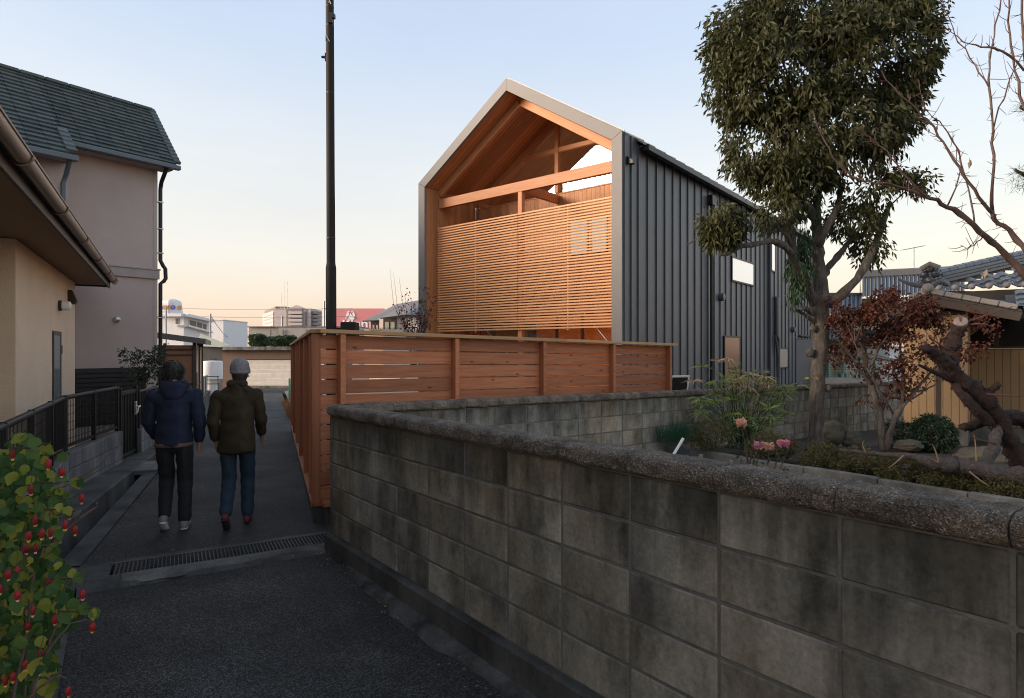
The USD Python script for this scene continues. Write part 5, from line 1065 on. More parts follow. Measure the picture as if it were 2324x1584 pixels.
# ------------------------------------------------------------------ vegetation
def rand_dirs(n):
    v = rng.normal(size=(n, 3)); return v / np.linalg.norm(v, axis=1, keepdims=True)
def leaves(base, dirs, L, Wd, fold=0.12, bend=0.25, normals=None):
    """Many pointed leaves: six corners, four faces each."""
    n = len(base); L = np.broadcast_to(L, n)[:, None]; Wd = np.broadcast_to(Wd, n)[:, None]
    d = dirs / np.linalg.norm(dirs, axis=1, keepdims=True)
    r = (rand_dirs(n) if normals is None else normals); s = np.cross(d, r); s /= np.maximum(np.linalg.norm(s, axis=1, keepdims=True), 1e-6); u = np.cross(s, d)
    dn = A([0, 0, -1.0]) * bend * L
    mid = base + d * L * 0.45 + dn * .25; tip = base + d * L + dn
    v = np.stack([base, mid - s * Wd / 2 + u * fold * Wd, mid, mid + s * Wd / 2 + u * fold * Wd, tip], 1).reshape(-1, 3)
    f = A([[0, 2, 1], [0, 3, 2], [1, 2, 4], [2, 3, 4]]); F = (f[None] + (np.arange(n) * 5)[:, None, None]).reshape(-1, 3)
    return v, F
def crown_points(ells, n, d0, seed, shell=0.5, gap=0.40, gscale=2.4, lift=0):
    """Points through the outer part of a union of ellipsoids (centre and radii in measured units; depth offset and depth radius in metres)."""
    k = d0 / FPX; w = A([e[2] * e[3] for e in ells], float); w /= w.sum()
    P, N = [], []
    for e, m in zip(ells, rng.multinomial(n, w)):
        d = rand_dirs(m); r = (shell + (1 - shell) * rng.random(m) ** 0.6)[:, None]
        r = r * (1 + 0.42 * (meshkit.fbm(d * 2.6 + e[0] * .13, 3, seed + 1) - .5))[:, None]
        c = U(e[0], e[1] - lift, d0 + e[4]); rad = A([e[2] * k, e[5], e[3] * k])
        p = c + d * r * rad; keep = meshkit.fbm(p * gscale, 3, seed) > gap
        P.append(p[keep]); N.append(d[keep])
    return np.vstack(P), np.vstack(N)
def sprays(P, N, per, L, Wd, droop=0.55, spread=0.7, out=0.5, jit=0.03):
    b = np.repeat(P, per, 0) + rng.normal(0, jit, (len(P) * per, 3)); d = np.repeat(N, per, 0) * out + rand_dirs(len(b)) * spread + A([0, 0, -droop])
    return leaves(b, d, L * rng.uniform(0.7, 1.2, len(b)), Wd * rng.uniform(0.75, 1.15, len(b)))
def limb(pts, r, dj=0.0, n=10, jit=0.0, sub=4):
    """Tapered limb through measured points (px, py, depth), smoothed and made uneven."""
    q = A([U(*p) for p in pts]); r = np.asarray(r, float)
    t = np.arange(len(q)); tt = np.linspace(0, len(q) - 1, (len(q) - 1) * sub + 1)
    from scipy.interpolate import CubicSpline
    s = CubicSpline(t, q)(tt) if len(q) > 2 else np.stack([np.interp(tt, t, q[:, i]) for i in range(3)], 1)
    rr = np.interp(tt, t, r)
    if jit: s[1:-1] += rng.normal(0, jit, (len(s) - 2, 3)); rr *= 1 + 0.10 * rng.normal(size=len(rr))
    return s, np.maximum(rr, 0.002)
def rough_tube(mb, s, r, n=12, amp=0.12, fr=9, seed=0):
    m = MB().tube(s, r, n); v, f, uv = m.arrays()
    ctr = np.vstack([np.repeat(s, n, 0), s[:1], s[-1:]]); k = 1 + amp * (meshkit.fbm(v * fr, 3, seed) - 0.5) * 2
    return mb.add(ctr + (v - ctr) * k[:, None], f, uv)

# evergreen tree in the garden
TD = 9.2
T = thing("evergreen_tree", "tall evergreen tree with dense dark crown rising from the garden", "tree", U(1850, 1012, TD))
tk = MB()
s, r = limb([(1849, 1025, TD), (1852, 960, TD), (1856, 860, TD), (1862, 770, TD), (1862, 700, TD), (1862, 660, TD)], [0.135, 0.108, 0.105, 0.106, 0.135, 0.12], jit=0.004); rough_tube(tk, s, r, 16, 0.16, 5, 1)
for (px, py, rr) in ((1880, 880, .05), (1838, 800, .06), (1866, 640, .06), (1846, 745, .05)): tk.blob(U(px, py, TD - .06), (rr, rr, rr * 1.2), 2, 0.3, 3, int(px))
LB = [([(1856, 690, TD), (1830, 655, TD - .1), (1806, 600, TD - .15), (1794, 540, TD - .1), (1790, 470, TD), (1775, 400, TD + .1), (1760, 300, TD + .1)], [.085, .085, .075, .07, .06, .045, .02]),
      ([(1862, 690, TD), (1860, 620, TD), (1856, 560, TD + .05), (1852, 500, TD + .1), (1858, 420, TD + .2), (1880, 300, TD + .2)], [.11, .095, .085, .07, .055, .03]),
      ([(1852, 510, TD + .1), (1830, 460, TD - .1), (1790, 400, TD - .2), (1760, 340, TD - .2)], [.06, .055, .04, .02]),
      ([(1860, 560, TD), (1880, 510, TD - .1), (1905, 460, TD), (1900, 400, TD + .1)], [.06, .05, .045, .03]),
      ([(1872, 690, TD), (1905, 672, TD - .1), (1945, 632, TD - .15), (1975, 580, TD - .1), (2000, 520, TD), (2020, 460, TD + .1)], [.085, .075, .062, .052, .05, .03]),
      ([(1862, 640, TD), (1885, 600, TD + .1), (1915, 565, TD + .15), (1935, 530, TD + .2)], [.055, .05, .04, .025]),
      ([(1812, 610, TD - .15), (1795, 575, TD - .3), (1770, 552, TD - .4), (1740, 548, TD - .5), (1705, 556, TD - .6), (1680, 560, TD - .65), (1655, 574, TD - .7), (1632, 574, TD - .7)], [.06, .05, .045, .038, .035, .03, .03, .02]),
      ([(1800, 560, TD - .15), (1780, 530, TD - .3), (1760, 500, TD - .3)], [.04, .03, .015]),
      ([(1845, 712, TD), (1825, 700, TD - .2), (1808, 703, TD - .25)], [.04, .035, .025]),
      ([(1848, 735, TD), (1832, 718, TD - .1), (1808, 706, TD - .2)], [.035, .03, .02])]
for i, (p, r_) in enumerate(LB): s, r = limb(p, r_, jit=0.006); rough_tube(tk, s, r, 10, 0.14, 6, i)
part(T, "trunk", tk, M["bark"], smooth=True)
cr = [(1800, 130, 195, 165, 0, 1.1), (1960, 120, 158, 165, 0, 1.1), (1865, 10, 205, 120, 0, 1.0), (1760, 300, 115, 125, 0, .8), (1880, 300, 160, 130, 0, .95), (1990, 265, 95, 100, 0, .7),
      (1790, 405, 105, 62, 0, .6), (1690, 120, 90, 95, 0, .6), (1690, 215, 84, 85, 0, .6), (1715, 350, 75, 80, 0, .5), (2062, 105, 58, 112, 0, .5), (2045, 205, 55, 65, 0, .45), (1740, 30, 60, 45, .1, .4), (2040, 10, 70, 60, 0, .5), (1890, 415, 38, 28, 0, .25),
      (2000, 448, 92, 50, 0, .45), (2062, 425, 48, 32, 0, .3), (1935, 520, 58, 55, .1, .4), (1975, 575, 30, 42, .1, .3), (1765, 495, 52, 42, -.2, .35), (1800, 450, 40, 40, 0, .3)]
P, N = crown_points(cr, 8600, TD, 3, 0.45, 0.44, 2.0, 12)
P_, N_ = crown_points([(1632, 508, 34, 36, -.7, .26), (1664, 520, 28, 32, -.65, .24), (1614, 540, 18, 30, -.7, .18), (1652, 548, 28, 22, -.7, .2)], 380, TD, 8, 0.15, 0.43, 3.2, 14); P, N = np.vstack([P, P_]), np.vstack([N, N_])
v, f = sprays(P, N, 9, 0.100, 0.037, 0.50, 0.72, 0.5, 0.05)
part(T, "crown", MB().add(v, f), M["oak_leaf"], kind="stuff")
m = MB()
for i in range(170):
    j = rng.integers(len(P)); p = P[j]; q = p - N[j] * rng.uniform(.25, .6) + A([0, 0, -.15]); m.tube([q, (p + q) / 2 + rng.normal(0, .02, 3), p], [0.012, 0.008, 0.004], 5)
part(T, "twigs", m, M["twig"], kind="stuff")
P, N = crown_points([(1812, 610, 30, 62, -.2, .2), (1828, 545, 22, 60, -.1, .15), (1806, 665, 16, 35, -.2, .12), (1840, 470, 20, 50, 0, .15)], 230, TD, 9, 0.2, 0.36, 3)
v, f = sprays(P, N, 6, 0.085, 0.028, 0.85, 0.45, 0.3, 0.03)
T2 = thing("climbing_vine", "leafy climbing vine hanging round the fork of the evergreen trunk", "vine", U(1835, 700, TD - .1))
part(T2, "foliage", MB().add(v, f), M["weed_leaf"], kind="stuff")
m = MB()
for px in (1795, 1803, 1815, 1826, 1838): m.tube([U(px + 6, 470, TD - .1), U(px + rng.normal(0, 3), 560, TD - .22), U(px + rng.normal(0, 4), 640, TD - .25), U(px + rng.normal(0, 5), 725, TD - .22)], 0.004, 4)
part(T2, "stem", m, M["weed_leaf"])
v, f = leaves(A([U(1838, 858, TD - .15), U(1842, 850, TD - .16), U(1836, 850, TD - .16), U(1846, 856, TD - .15)]), A([[-1, 0, .1], [.8, -.3, .5], [-.6, -.4, .6], [.9, -.2, -.2]]), 0.09, 0.05)
T2 = thing("trunk_sprout", "few yellow leaves sprouting halfway up the evergreen trunk", "sprout", U(1840, 862, TD - .12)); part(T2, "leaf_cluster", MB().add(v, f), leafmat("yellow_sprout", [(0.2, (0.40, 0.32, 0.06)), (0.8, (0.50, 0.42, 0.10))], 0.3)); part(T2, "stem", MB().tube([U(1845, 864, TD - .1), U(1840, 856, TD - .15)], 0.004, 5), M["twig"])

# red maple
MD = 9.0
T = thing("maple_tree", "small red leaved maple with forked pale trunk before the tan house", "tree", U(2012, 1016, MD))
tk = MB()
ML = [([(2004, 1020, MD), (1998, 960, MD), (1986, 900, MD), (1968, 850, MD + .1), (1962, 800, MD + .1), (1958, 740, MD + .1)], [.062, .052, .045, .04, .034, .02]),
      ([(2012, 1020, MD), (2022, 975, MD - .1), (2042, 930, MD - .15), (2075, 890, MD - .1), (2110, 850, MD), (2140, 810, MD)], [.05, .042, .036, .03, .022, .012]),
      ([(2000, 960, MD), (2006, 915, MD), (2028, 900, MD - .1), (2060, 905, MD - .1), (2100, 880, MD - .1)], [.03, .028, .022, .018, .01]),
      ([(1976, 870, MD), (1950, 840, MD), (1925, 800, MD), (1900, 770, MD)], [.022, .018, .014, .006]), ([(2045, 925, MD - .15), (2050, 860, MD - .1), (2045, 800, MD), (2030, 740, MD)], [.025, .02, .015, .008]),
      ([(1968, 850, MD), (1990, 800, MD - .1), (2020, 750, MD - .1), (2060, 700, MD)], [.02, .018, .014, .006]), ([(2030, 950, MD), (2005, 900, MD - .2), (1970, 840, MD - .3), (1940, 780, MD - .3)], [.018, .016, .012, .006]),
      ([(2078, 888, MD), (2130, 870, MD - .1), (2180, 830, MD - .1)], [.014, .01, .004]), ([(1962, 800, MD), (1930, 740, MD), (1905, 700, MD)], [.014, .01, .004])]
for i, (p, r_) in enumerate(ML): s, r = limb(p, r_, jit=0.006); rough_tube(tk, s, r, 9, 0.14, 8, i)
part(T, "trunk", tk, M["bark"], smooth=True)
mc = [(1985, 705, 70, 36, 0, .5), (2050, 700, 62, 42, 0, .5), (2025, 675, 40, 22, 0, .3), (2085, 730, 52, 40, 0, .4), (1920, 720, 55, 34, 0, .4), (1898, 690, 22, 24, 0, .2), (1960, 760, 62, 26, 0, .4), (2030, 765, 58, 36, 0, .4), (2115, 722, 34, 22, 0, .3), (2020, 820, 40, 34, 0, .3)]
P1, N1 = crown_points(mc, 2700, MD, 21, 0.15, 0.49, 3.4)
P2, N2 = crown_points([(2120, 800, 80, 60, 0, .5), (1990, 880, 90, 40, 0, .4), (2060, 850, 70, 60, 0, .4), (2180, 790, 60, 50, 0, .4), (1930, 800, 60, 40, 0, .4), (2210, 740, 55, 40, 0, .3), (2140, 760, 60, 40, 0, .3)], 1300, MD, 23, 0.1, 0.53, 4.0)
P, N = np.vstack([P1, P2]), np.vstack([N1, N2])
v, f = sprays(P, N, 5, 0.060, 0.038, 0.25, 0.9, 0.2, 0.035)
part(T, "crown", MB().add(v, f), M["maple_leaf"], kind="stuff")
m = MB()
for i in range(160):
    p = P[rng.integers(len(P))]; j = rng.integers(len(ML)); q = limb(*ML[j])[0]; q = q[np.argmin(((q - p) ** 2).sum(1))]
    if np.linalg.norm(p - q) < 0.75: m.tube([q, (p + q) / 2 + rng.normal(0, .03, 3) + A([0, 0, .03]), p], [0.006, 0.004, 0.0025], 4)
part(T, "twigs", m, M["twig"], kind="stuff")

# bare fruit tree leaning in from the right
BD = 5.2
T = thing("bare_tree", "bare winter tree with thin reddish branches leaning in from the right", "tree", U(2560, 1100, BD))
tk = MB()
BL_ = [([(2560, 1130, BD), (2520, 950, BD), (2450, 780, BD), (2380, 690, BD)], [.10, .09, .075, .06]),
       ([(2380, 690, BD), (2324, 625, BD), (2265, 560, BD), (2210, 512, BD - .1), (2150, 468, BD - .15), (2105, 448, BD - .2), (2060, 432, BD - .2), (2010, 416, BD - .25), (1960, 412, BD - .25), (1915, 385, BD - .25), (1880, 340, BD - .3), (1845, 252, BD - .3)], [.060, .047, .040, .034, .030, .022, .018, .014, .012, .010, .008, .004]),
       ([(2380, 690, BD), (2350, 600, BD), (2310, 545, BD + .1), (2268, 505, BD + .1), (2252, 480, BD + .1)], [.06, .042, .036, .032, .030]),
       ([(2252, 480, BD + .1), (2252, 400, BD), (2253, 300, BD), (2246, 200, BD), (2252, 110, BD), (2272, 0, BD), (2280, -60, BD)], [.022, .019, .016, .014, .012, .009, .006]),
       ([(2258, 490, BD + .1), (2210, 430, BD), (2165, 360, BD), (2120, 290, BD), (2060, 230, BD - .1), (2000, 160, BD - .1)], [.024, .020, .016, .012, .008, .004]),
       ([(2105, 448, BD - .2), (2050, 390, BD - .3), (2000, 330, BD - .3), (1950, 300, BD - .35)], [.014, .010, .006, .003]),
       ([(2212, 512, BD), (2190, 400, BD + .1), (2150, 300, BD + .1), (2110, 260, BD), (2085, 180, BD)], [.012, .010, .008, .005, .003]),
       ([(2253, 300, BD), (2285, 200, BD), (2320, 120, BD), (2360, 0, BD)], [.010, .008, .006, .004]),
       ([(2246, 200, BD), (2200, 130, BD + .1), (2160, 60, BD + .1), (2135, -10, BD + .1)], [.010, .008, .006, .004]), ([(2324, 160, BD), (2260, 110, BD - .1), (2200, 100, BD - .1), (2150, 55, BD - .1)], [.016, .013, .008, .004]),
       ([(2380, 420, BD), (2324, 250, BD), (2300, 130, BD), (2290, 20, BD), (2310, -60, BD)], [.022, .018, .014, .010, .006]),
       ([(2340, 240, BD), (2324, 100, BD), (2318, -40, BD)], [.02, .015, .01]),
       ([(2232, 535, BD), (2205, 560, BD - .1), (2180, 556, BD - .1)], [.009, .006, .003]), ([(2150, 468, BD - .15), (2180, 380, BD - .2), (2145, 290, BD - .2)], [.010, .007, .003])]
tw = MB()
for i, (p, r_) in enumerate(BL_):
    s, r = limb(p, A(r_) * (1.0 if i == 0 else 0.62), jit=0.006); rough_tube(tk, s, r, 8, 0.10, 12, i)
    if i == 0: continue
    for k in range(2, len(s) - 1):
        for _ in range(2):
            if rng.random() < 0.78:
                d = unit(rng.normal(size=3) * A([1, .5, 1]) + A([-.15, 0, .15])); L_ = rng.uniform(0.03, 0.13) * (2.2 if rng.random() < .12 else 1)
                tw.tube([s[k], s[k] + d * L_ * .5 + rng.normal(0, .004, 3), s[k] + d * L_ + A([0, 0, L_ * .15])], [0.0032, 0.0026, 0.0015], 4)
part(T, "trunk", tk, M["twig"], smooth=True)
part(T, "twigs", tw, M["twig_red"], kind="stuff")
v, f = leaves(A([U(2200, 355, BD), U(2204, 362, BD), U(2128, 282, BD), U(2240, 610, BD)]), A([[.2, 0, -1], [-.3, 0, -1], [0, .3, -1.0], [-.2, .2, -1]]), 0.07, 0.035); part(T, "withered_leaf", MB().add(v, f), M["dry_leaf"])

# pine at the right edge
T = thing("pine_tree", "pine bough with long green needles at the right picture edge", "tree", U(2480, 1050, 6.4))
tk = MB()
for p, r_ in (([(2480, 1060, 6.4), (2470, 700, 6.4), (2430, 480, 6.4)], [.12, .10, .07]), ([(2450, 560, 6.4), (2390, 450, 6.3), (2330, 400, 6.2), (2305, 385, 6.2)], [.05, .035, .02, .012]), ([(2440, 480, 6.4), (2380, 300, 6.3), (2330, 250, 6.2), (2318, 240, 6.2)], [.04, .025, .015, .01])): s, r = limb(p, r_); rough_tube(tk, s, r, 8)
part(T, "trunk", tk, M["red_bark"], smooth=True)
m = MB()
for (px, py, k) in ((2308, 385, 40), (2322, 395, 60), (2335, 400, 60), (2300, 408, 30), (2318, 428, 50), (2318, 240, 35), (2335, 250, 60), (2360, 260, 60), (2350, 410, 60)):
    c = U(px, py, 6.2) + rng.normal(0, .02, 3); d = rand_dirs(k) * .8 + A([-.25, -.1, .1]); v, f = leaves(np.repeat(c[None], k, 0) + rng.normal(0, .03, (k, 3)), d, rng.uniform(.07, .12, k), 0.0045, 0.0, 0.05); m.add(v, f)
part(T, "needles", m, M["pine_leaf"], kind="stuff")

# gnarled old plum with a long low limb
T = thing("gnarled_tree", "gnarled pruned trunk with flaking red bark and a pale sawn top", "tree", U(2335, 1110, 6.5))
tk = MB()
for i, (p, r_, j) in enumerate((([(2345, 1120, 6.4), (2318, 1050, 6.45), (2290, 1000, 6.5), (2262, 945, 6.5), (2232, 905, 6.5), (2195, 873, 6.5), (2163, 850, 6.5), (2150, 822, 6.5), (2160, 785, 6.5), (2172, 755, 6.5), (2178, 738, 6.5)], [.10, .10, .095, .088, .088, .08, .085, .088, .07, .064, .062], .008),
                              ([(2158, 845, 6.5), (2140, 815, 6.4), (2120, 800, 6.35), (2100, 790, 6.3), (2085, 793, 6.3)], [.07, .06, .05, .04, .022], .008), ([(2170, 870, 6.5), (2185, 900, 6.4), (2215, 930, 6.4), (2245, 960, 6.45)], [.035, .042, .05, .05], .006),
                              ([(2160, 863, 6.5), (2120, 845, 6.4), (2085, 828, 6.3)], [.028, .02, .012], .004), ([(2225, 905, 6.5), (2250, 885, 6.45), (2268, 872, 6.4)], [.045, .036, .034], .004), ([(2212, 890, 6.5), (2206, 874, 6.45)], [.03, .022], 0),
                              ([(2186, 968, 6.6), (2215, 962, 6.7), (2245, 948, 6.7), (2290, 945, 6.8), (2360, 965, 6.8)], [.05, .055, .06, .075, .09], .006))):
    s, r = limb(p, r_, jit=j); rough_tube(tk, s, r, 18, 0.34, 14, i)
part(T, "trunk", tk, M["red_bark"], smooth=True)
tv3, tf3, _ = tk.arrays(); fn = np.cross(tv3[tf3[:, 1]] - tv3[tf3[:, 0]], tv3[tf3[:, 2]] - tv3[tf3[:, 0]]); ar_ = np.linalg.norm(fn, axis=1); pick = rng.choice(len(tf3), 1100, p=ar_ / ar_.sum()); nn_ = fn[pick] / np.maximum(ar_[pick], 1e-12)[:, None]
b = tv3[tf3[pick]].mean(1); v, f = leaves(b, np.cross(nn_, rand_dirs(len(b))) + nn_ * .25 + A([0, 0, -.2]), rng.uniform(.012, .045, len(b)), rng.uniform(.008, .022, len(b)), .1, 0, nn_)
part(T, "bark_flakes", MB().add(v, f), leafmat("bark_flake", [(0.2, (0.030, 0.013, 0.010)), (0.6, (0.085, 0.040, 0.030)), (0.9, (0.17, 0.11, 0.09))], 0.05, 0.9), kind="stuff")
c0 = U(2180, 733, 6.48); part(T, "sawn_top", MB().tube([c0 + A([.012, 0.03, -.035]), c0 + A([-.012, -.02, .012]), c0 + A([-.02, -.035, .022])], [.066, .066, .058], 12), plain("sawn_wood", (0.20, 0.16, 0.14), 0.9, var=0.3, scale=30), smooth=30)
m = MB()
for a in ([(2180, 735, 6.5), (2240, 715, 6.45), (2300, 695, 6.4)], [(2190, 740, 6.5), (2225, 735, 6.4), (2260, 745, 6.4)], [(2180, 730, 6.45), (2176, 712, 6.45)], [(2240, 895, 6.4), (2324, 900, 6.3)], [(2165, 800, 6.5), (2130, 780, 6.4), (2108, 760, 6.4)], [(2255, 1005, 6.3), (2230, 1000, 6.2), (2205, 990, 6.2)]):
    s, r = limb(a, np.linspace(.012, .004, len(a))); m.tube(s, r, 6)
part(T, "twigs", m, M["twig_red"], kind="stuff")
T = thing("fallen_limb", "long gnarled limb trailing low over the planting bed kerb", "limb", U(2180, 1085, 6.1))
tk = MB(); s, r = limb([(2380, 1085, 5.9), (2300, 1078, 6.0), (2240, 1070, 6.1), (2190, 1058, 6.2), (2150, 1056, 6.25), (2110, 1048, 6.3), (2070, 1036, 6.4), (2020, 1032, 6.55), (1970, 1028, 6.7), (1905, 1019, 6.9)], [.085, .085, .08, .09, .075, .06, .035, .03, .026, .015], jit=0.007); rough_tube(tk, s, r, 18, 0.34, 13, 4)
s, r = limb([(2225, 1060, 6.2), (2250, 1030, 6.3), (2262, 990, 6.4), (2262, 965, 6.5)], [.06, .058, .05, .03], jit=.005); rough_tube(tk, s, r, 14, 0.3, 12, 5)
part(T, "wood", tk, M["dark_bark"], smooth=True)
m = MB()
for a in ([(2130, 1046, 6.2), (2122, 1020, 6.2), (2115, 1008, 6.2)], [(2200, 1070, 6.05), (2225, 1090, 6.0), (2245, 1102, 5.95)], [(2130, 1050, 6.2), (2112, 1040, 6.2)], [(2050, 1034, 6.4), (2030, 1052, 6.3), (2015, 1062, 6.2)], [(1965, 1026, 6.7), (1958, 1010, 6.7), (1962, 1000, 6.7)], [(2216, 1050, 6.2), (2214, 1010, 6.2), (2210, 985, 6.2)]):
    s, r = limb(a, np.linspace(.009, .003, len(a))); m.tube(s, r, 5)
part(T, "twigs", m, M["dry_leaf"], kind="stuff")

# shrubs in the bed
def leafy_bush(name, label, ells, d0, n, L, Wd, mt, group=None, per=4, shell=0.35, droop=-0.1, gap=0.38):
    k = d0 / FPX; e0 = ells[0]; b = U(e0[0], e0[1] + e0[3], d0)
    T = thing(name, label, "shrub", b, group)
    P, N = crown_points(ells, n, d0, int(e0[0]), shell, gap, 6.0)
    v, f = sprays(P, N, per, L, Wd, droop, 0.8, 0.6, 0.015)
    part(T, "foliage", MB().add(v, f), M[mt], kind="stuff")
    m = MB()
    for i in range(14):
        p = P[rng.integers(len(P))]; m.tube([b + A([rng.normal(0, .03), rng.normal(0, .03), -.05]), (b + p) / 2 + rng.normal(0, .03, 3), p], [0.008, 0.006, 0.003], 4)
    part(T, "stems", m, M["twig"])
    return T
leafy_bush("azalea_bush", "rusty green azalea beside the spring onions left of the papyrus", [(1618, 985, 46, 40, 0, .28), (1585, 1000, 25, 22, 0, .2)], 8.2, 900, 0.030, 0.013, "azalea_leaf")
for (px, py, rx, ry, d, w) in ((1868, 1042, 50, 30, 7.5, "azalea below the evergreen trunk, leftmost of the row along the kerb"), (1950, 1050, 52, 26, 7.2, "second azalea from the evergreen trunk, under the trailing limb tip"),
                               (2055, 1068, 58, 28, 6.8, "azalea along the kerb below the maple trunks"), (2160, 1088, 62, 26, 6.4, "azalea along the kerb below the thick part of the trailing limb"), (2275, 1108, 62, 24, 6.05, "azalea along the kerb nearest the gnarled trunk's foot"), (1745, 1010, 50, 26, 7.9, "low azalea behind the pink roses")):
    leafy_bush("azalea_bush", "low rusty green " + w, [(px, py - 6, rx * .8, ry * 1.15, 0, .26), (px + rx * .75, py + 4, rx * .55, ry * .85, 0, .2), (px - rx * .6, py + 5, rx * .45, ry * .75, 0, .2)], d, 1100, 0.034, 0.016, "azalea_leaf")
leafy_bush("round_shrub", "clipped round dark green shrub against the tan house foundation", [(2118, 985, 42, 42, 0, .28)], 9.0, 1300, 0.05, 0.022, "dark_leaf", shell=0.7, gap=.3)
leafy_bush("round_shrub", "shaded dark shrub behind the forked maple trunk", [(2042, 985, 40, 32, 0, .25)], 9.6, 800, 0.05, 0.022, "dark_leaf", shell=0.6)
leafy_bush("house_shrub", "loose leafy shrub against the taupe house beside its downpipe", [(322, 845, 42, 38, 0, .4), (300, 808, 34, 18, 0, .3), (345, 815, 22, 28, 0, .3), (365, 800, 12, 25, .0, .2)], 11.6, 420, 0.075, 0.03, "dark_leaf", shell=0.1, gap=0.44)

# papyrus clump
T = thing("papyrus_clump", "tall umbrella papyrus clump with some dry brown heads behind the roses", "plant", U(1690, 1000, 8.6))
st, gr, dr = MB(), MB(), MB()
for i in range(84):
    dry = i < 14
    if dry: px, py = [(1686, 862), (1700, 850), (1672, 855), (1720, 868), (1745, 870), (1700, 925), (1690, 915), (1660, 870), (1575, 865), (1628, 820), (1652, 812), (1735, 855), (1700, 880), (1685, 875)][i]
    else:
        while True:
            px, py = rng.uniform(1580, 1810), rng.uniform(832, 985)
            if ((px - 1692) / 110) ** 2 + ((py - 915) / 80) ** 2 < 1.0: break
        if i == 20: px, py = 1597, 832
        if i == 21: px, py = 1790, 890
        if i == 22: px, py = 1812, 870
    d = 8.6 + rng.uniform(-.35, .45); top = U(px, py, d); foot = U(1692 + (px - 1692) * .28, 1008, 8.6) + A([rng.normal(0, .1), rng.normal(0, .12), 0])
    st.tube([foot, foot * .5 + top * .5 + A([(top - foot)[0] * -.12, 0, .06]), top], [0.006, 0.005, 0.004], 5)
    k = 12; a = rng.uniform(0, 2 * np.pi) + np.arange(k) / k * 2 * np.pi + rng.normal(0, .1, k); el = rng.uniform(-.15, .55, k); tilt = rng.normal(0, .25, 3)
    dd = np.stack([np.cos(a) * np.cos(el), np.sin(a) * np.cos(el), np.sin(el)], 1) + tilt
    v, f = leaves(np.repeat(top[None], k, 0), dd, rng.uniform(.13, .24, k), 0.021, 0.1, 0.35 if not dry else 0.5); (dr if dry else gr).add(v, f)
part(T, "stems", st, M["weed_leaf"]); part(T, "leaf_heads", gr, M["papyrus_leaf"], kind="stuff"); part(T, "dry_heads", dr, M["dry_leaf"], kind="stuff")
T = thing("onion_clump", "bluish green clump of spring onion leaves at the bed corner", "plant", U(1540, 1005, 8.6))
n = 420; b = U(1540, 1005, 8.6) + np.stack([rng.uniform(-.32, .32, n), rng.uniform(-.25, .3, n), rng.uniform(-.02, .02, n)], 1)
d = np.stack([rng.normal(0, .28, n), rng.normal(0, .2, n), np.ones(n)], 1); v, f = leaves(b, d, rng.uniform(.25, .42, n), 0.010, 0.3, 0.12); part(T, "blades", MB().add(v, f), M["onion_leaf"], kind="stuff")
n = 16000; px = rng.uniform(0, 1, n); tt = rng.uniform(0.3, 7.5, n); ss = rng.uniform(0.08, 2.2, n)
bx = 2.0 + .611 * tt + .792 * ss; by = 9.03 - .792 * tt + .611 * ss; keep = meshkit.fbm(np.stack([bx * 1.6, by * 1.6, bx * 0], 1), 3, 31) > 0.46; bx, by = bx[keep], by[keep]
b = np.stack([bx, by, garden_z(bx, by)], 1); v, f = leaves(b, np.stack([rng.normal(0, .7, len(b)), rng.normal(0, .7, len(b)), rng.uniform(.3, 1.1, len(b))], 1), rng.uniform(.025, .07, len(b)), 0.012)
single("ground_cover", MB().add(v, f), M["cover_leaf"], kind="stuff")
def rock(name, label, c, r, seed, mt):
    T = thing(name, label, "rock", A(c) - A([0, 0, r[2]])); part(T, "stone", MB().blob(c, r, 3, 0.35, 1.6, seed), mt, smooth=True)
M["rock"] = plain("mossy_rock", (0.085, 0.078, 0.055), 0.95, var=0.45, scale=6, bump=0.8, bscale=30)
for c, r, sd_, lb in ((U(1888, 985, 9.6), (.22, .18, .20), 3, "mossy standing stone just right of the evergreen trunk"), (U(1935, 1000, 9.5), (.16, .16, .15), 5, "lower mossy stone right of the standing stone"),
                      (U(2245, 1035, 8.2), (.42, .3, .13), 8, "flat pale stone at the foot of the tan house"), (U(2060, 1010, 8.9), (.2, .2, .08), 11, "small flat stone right of the maple foot")):
    single("garden_rock", MB().blob(c, r, 3, 0.35, 1.6, sd_), M["rock"], lb, "rock", smooth=True)

# rose bush
T = thing("rose_bush", "sparse rose bush with four pink and peach blooms before the kerb", "rose bush", U(1700, 1130, 6.2))
RD = 6.2; st = MB()
M["rose_pink"] = leafmat("rose_pink", [(0.2, (0.66, 0.30, 0.38)), (0.8, (0.78, 0.50, 0.55))], 0.35, 0.6); M["rose_peach"] = leafmat("rose_peach", [(0.2, (0.72, 0.42, 0.30)), (0.8, (0.80, 0.56, 0.44))], 0.35, 0.6); M["rose_red"] = leafmat("rose_red", [(0.2, (0.50, 0.03, 0.06)), (0.8, (0.62, 0.06, 0.10))], 0.3, 0.6)
for (px, py, r, mt) in ((1682, 963, .060, "rose_peach"), (1721, 1013, .064, "rose_pink"), (1746, 1017, .056, "rose_peach"), (1778, 1009, .058, "rose_pink"), (1792, 1008, .026, "rose_red")):
    c = U(px, py, RD + rng.uniform(-.1, .1)); k = 26; d = rand_dirs(k); d[:, 2] = np.abs(d[:, 2]) * .6 - .12
    m = MB().blob(c, (r * .5, r * .5, r * .45), 2, .2, 5, px); v, f = leaves(c + d * r * .15, d, r * rng.uniform(.8, 1.15, k), r * 1.1, 0.3, -0.25); m.add(v, f)
    part(T, "bloom", m, M[mt]); foot = U(1700 + (px - 1700) * .4, 1125, RD); st.tube([foot, (foot + c) / 2 + rng.normal(0, .02, 3), c], [0.009, 0.006, 0.004], 6)
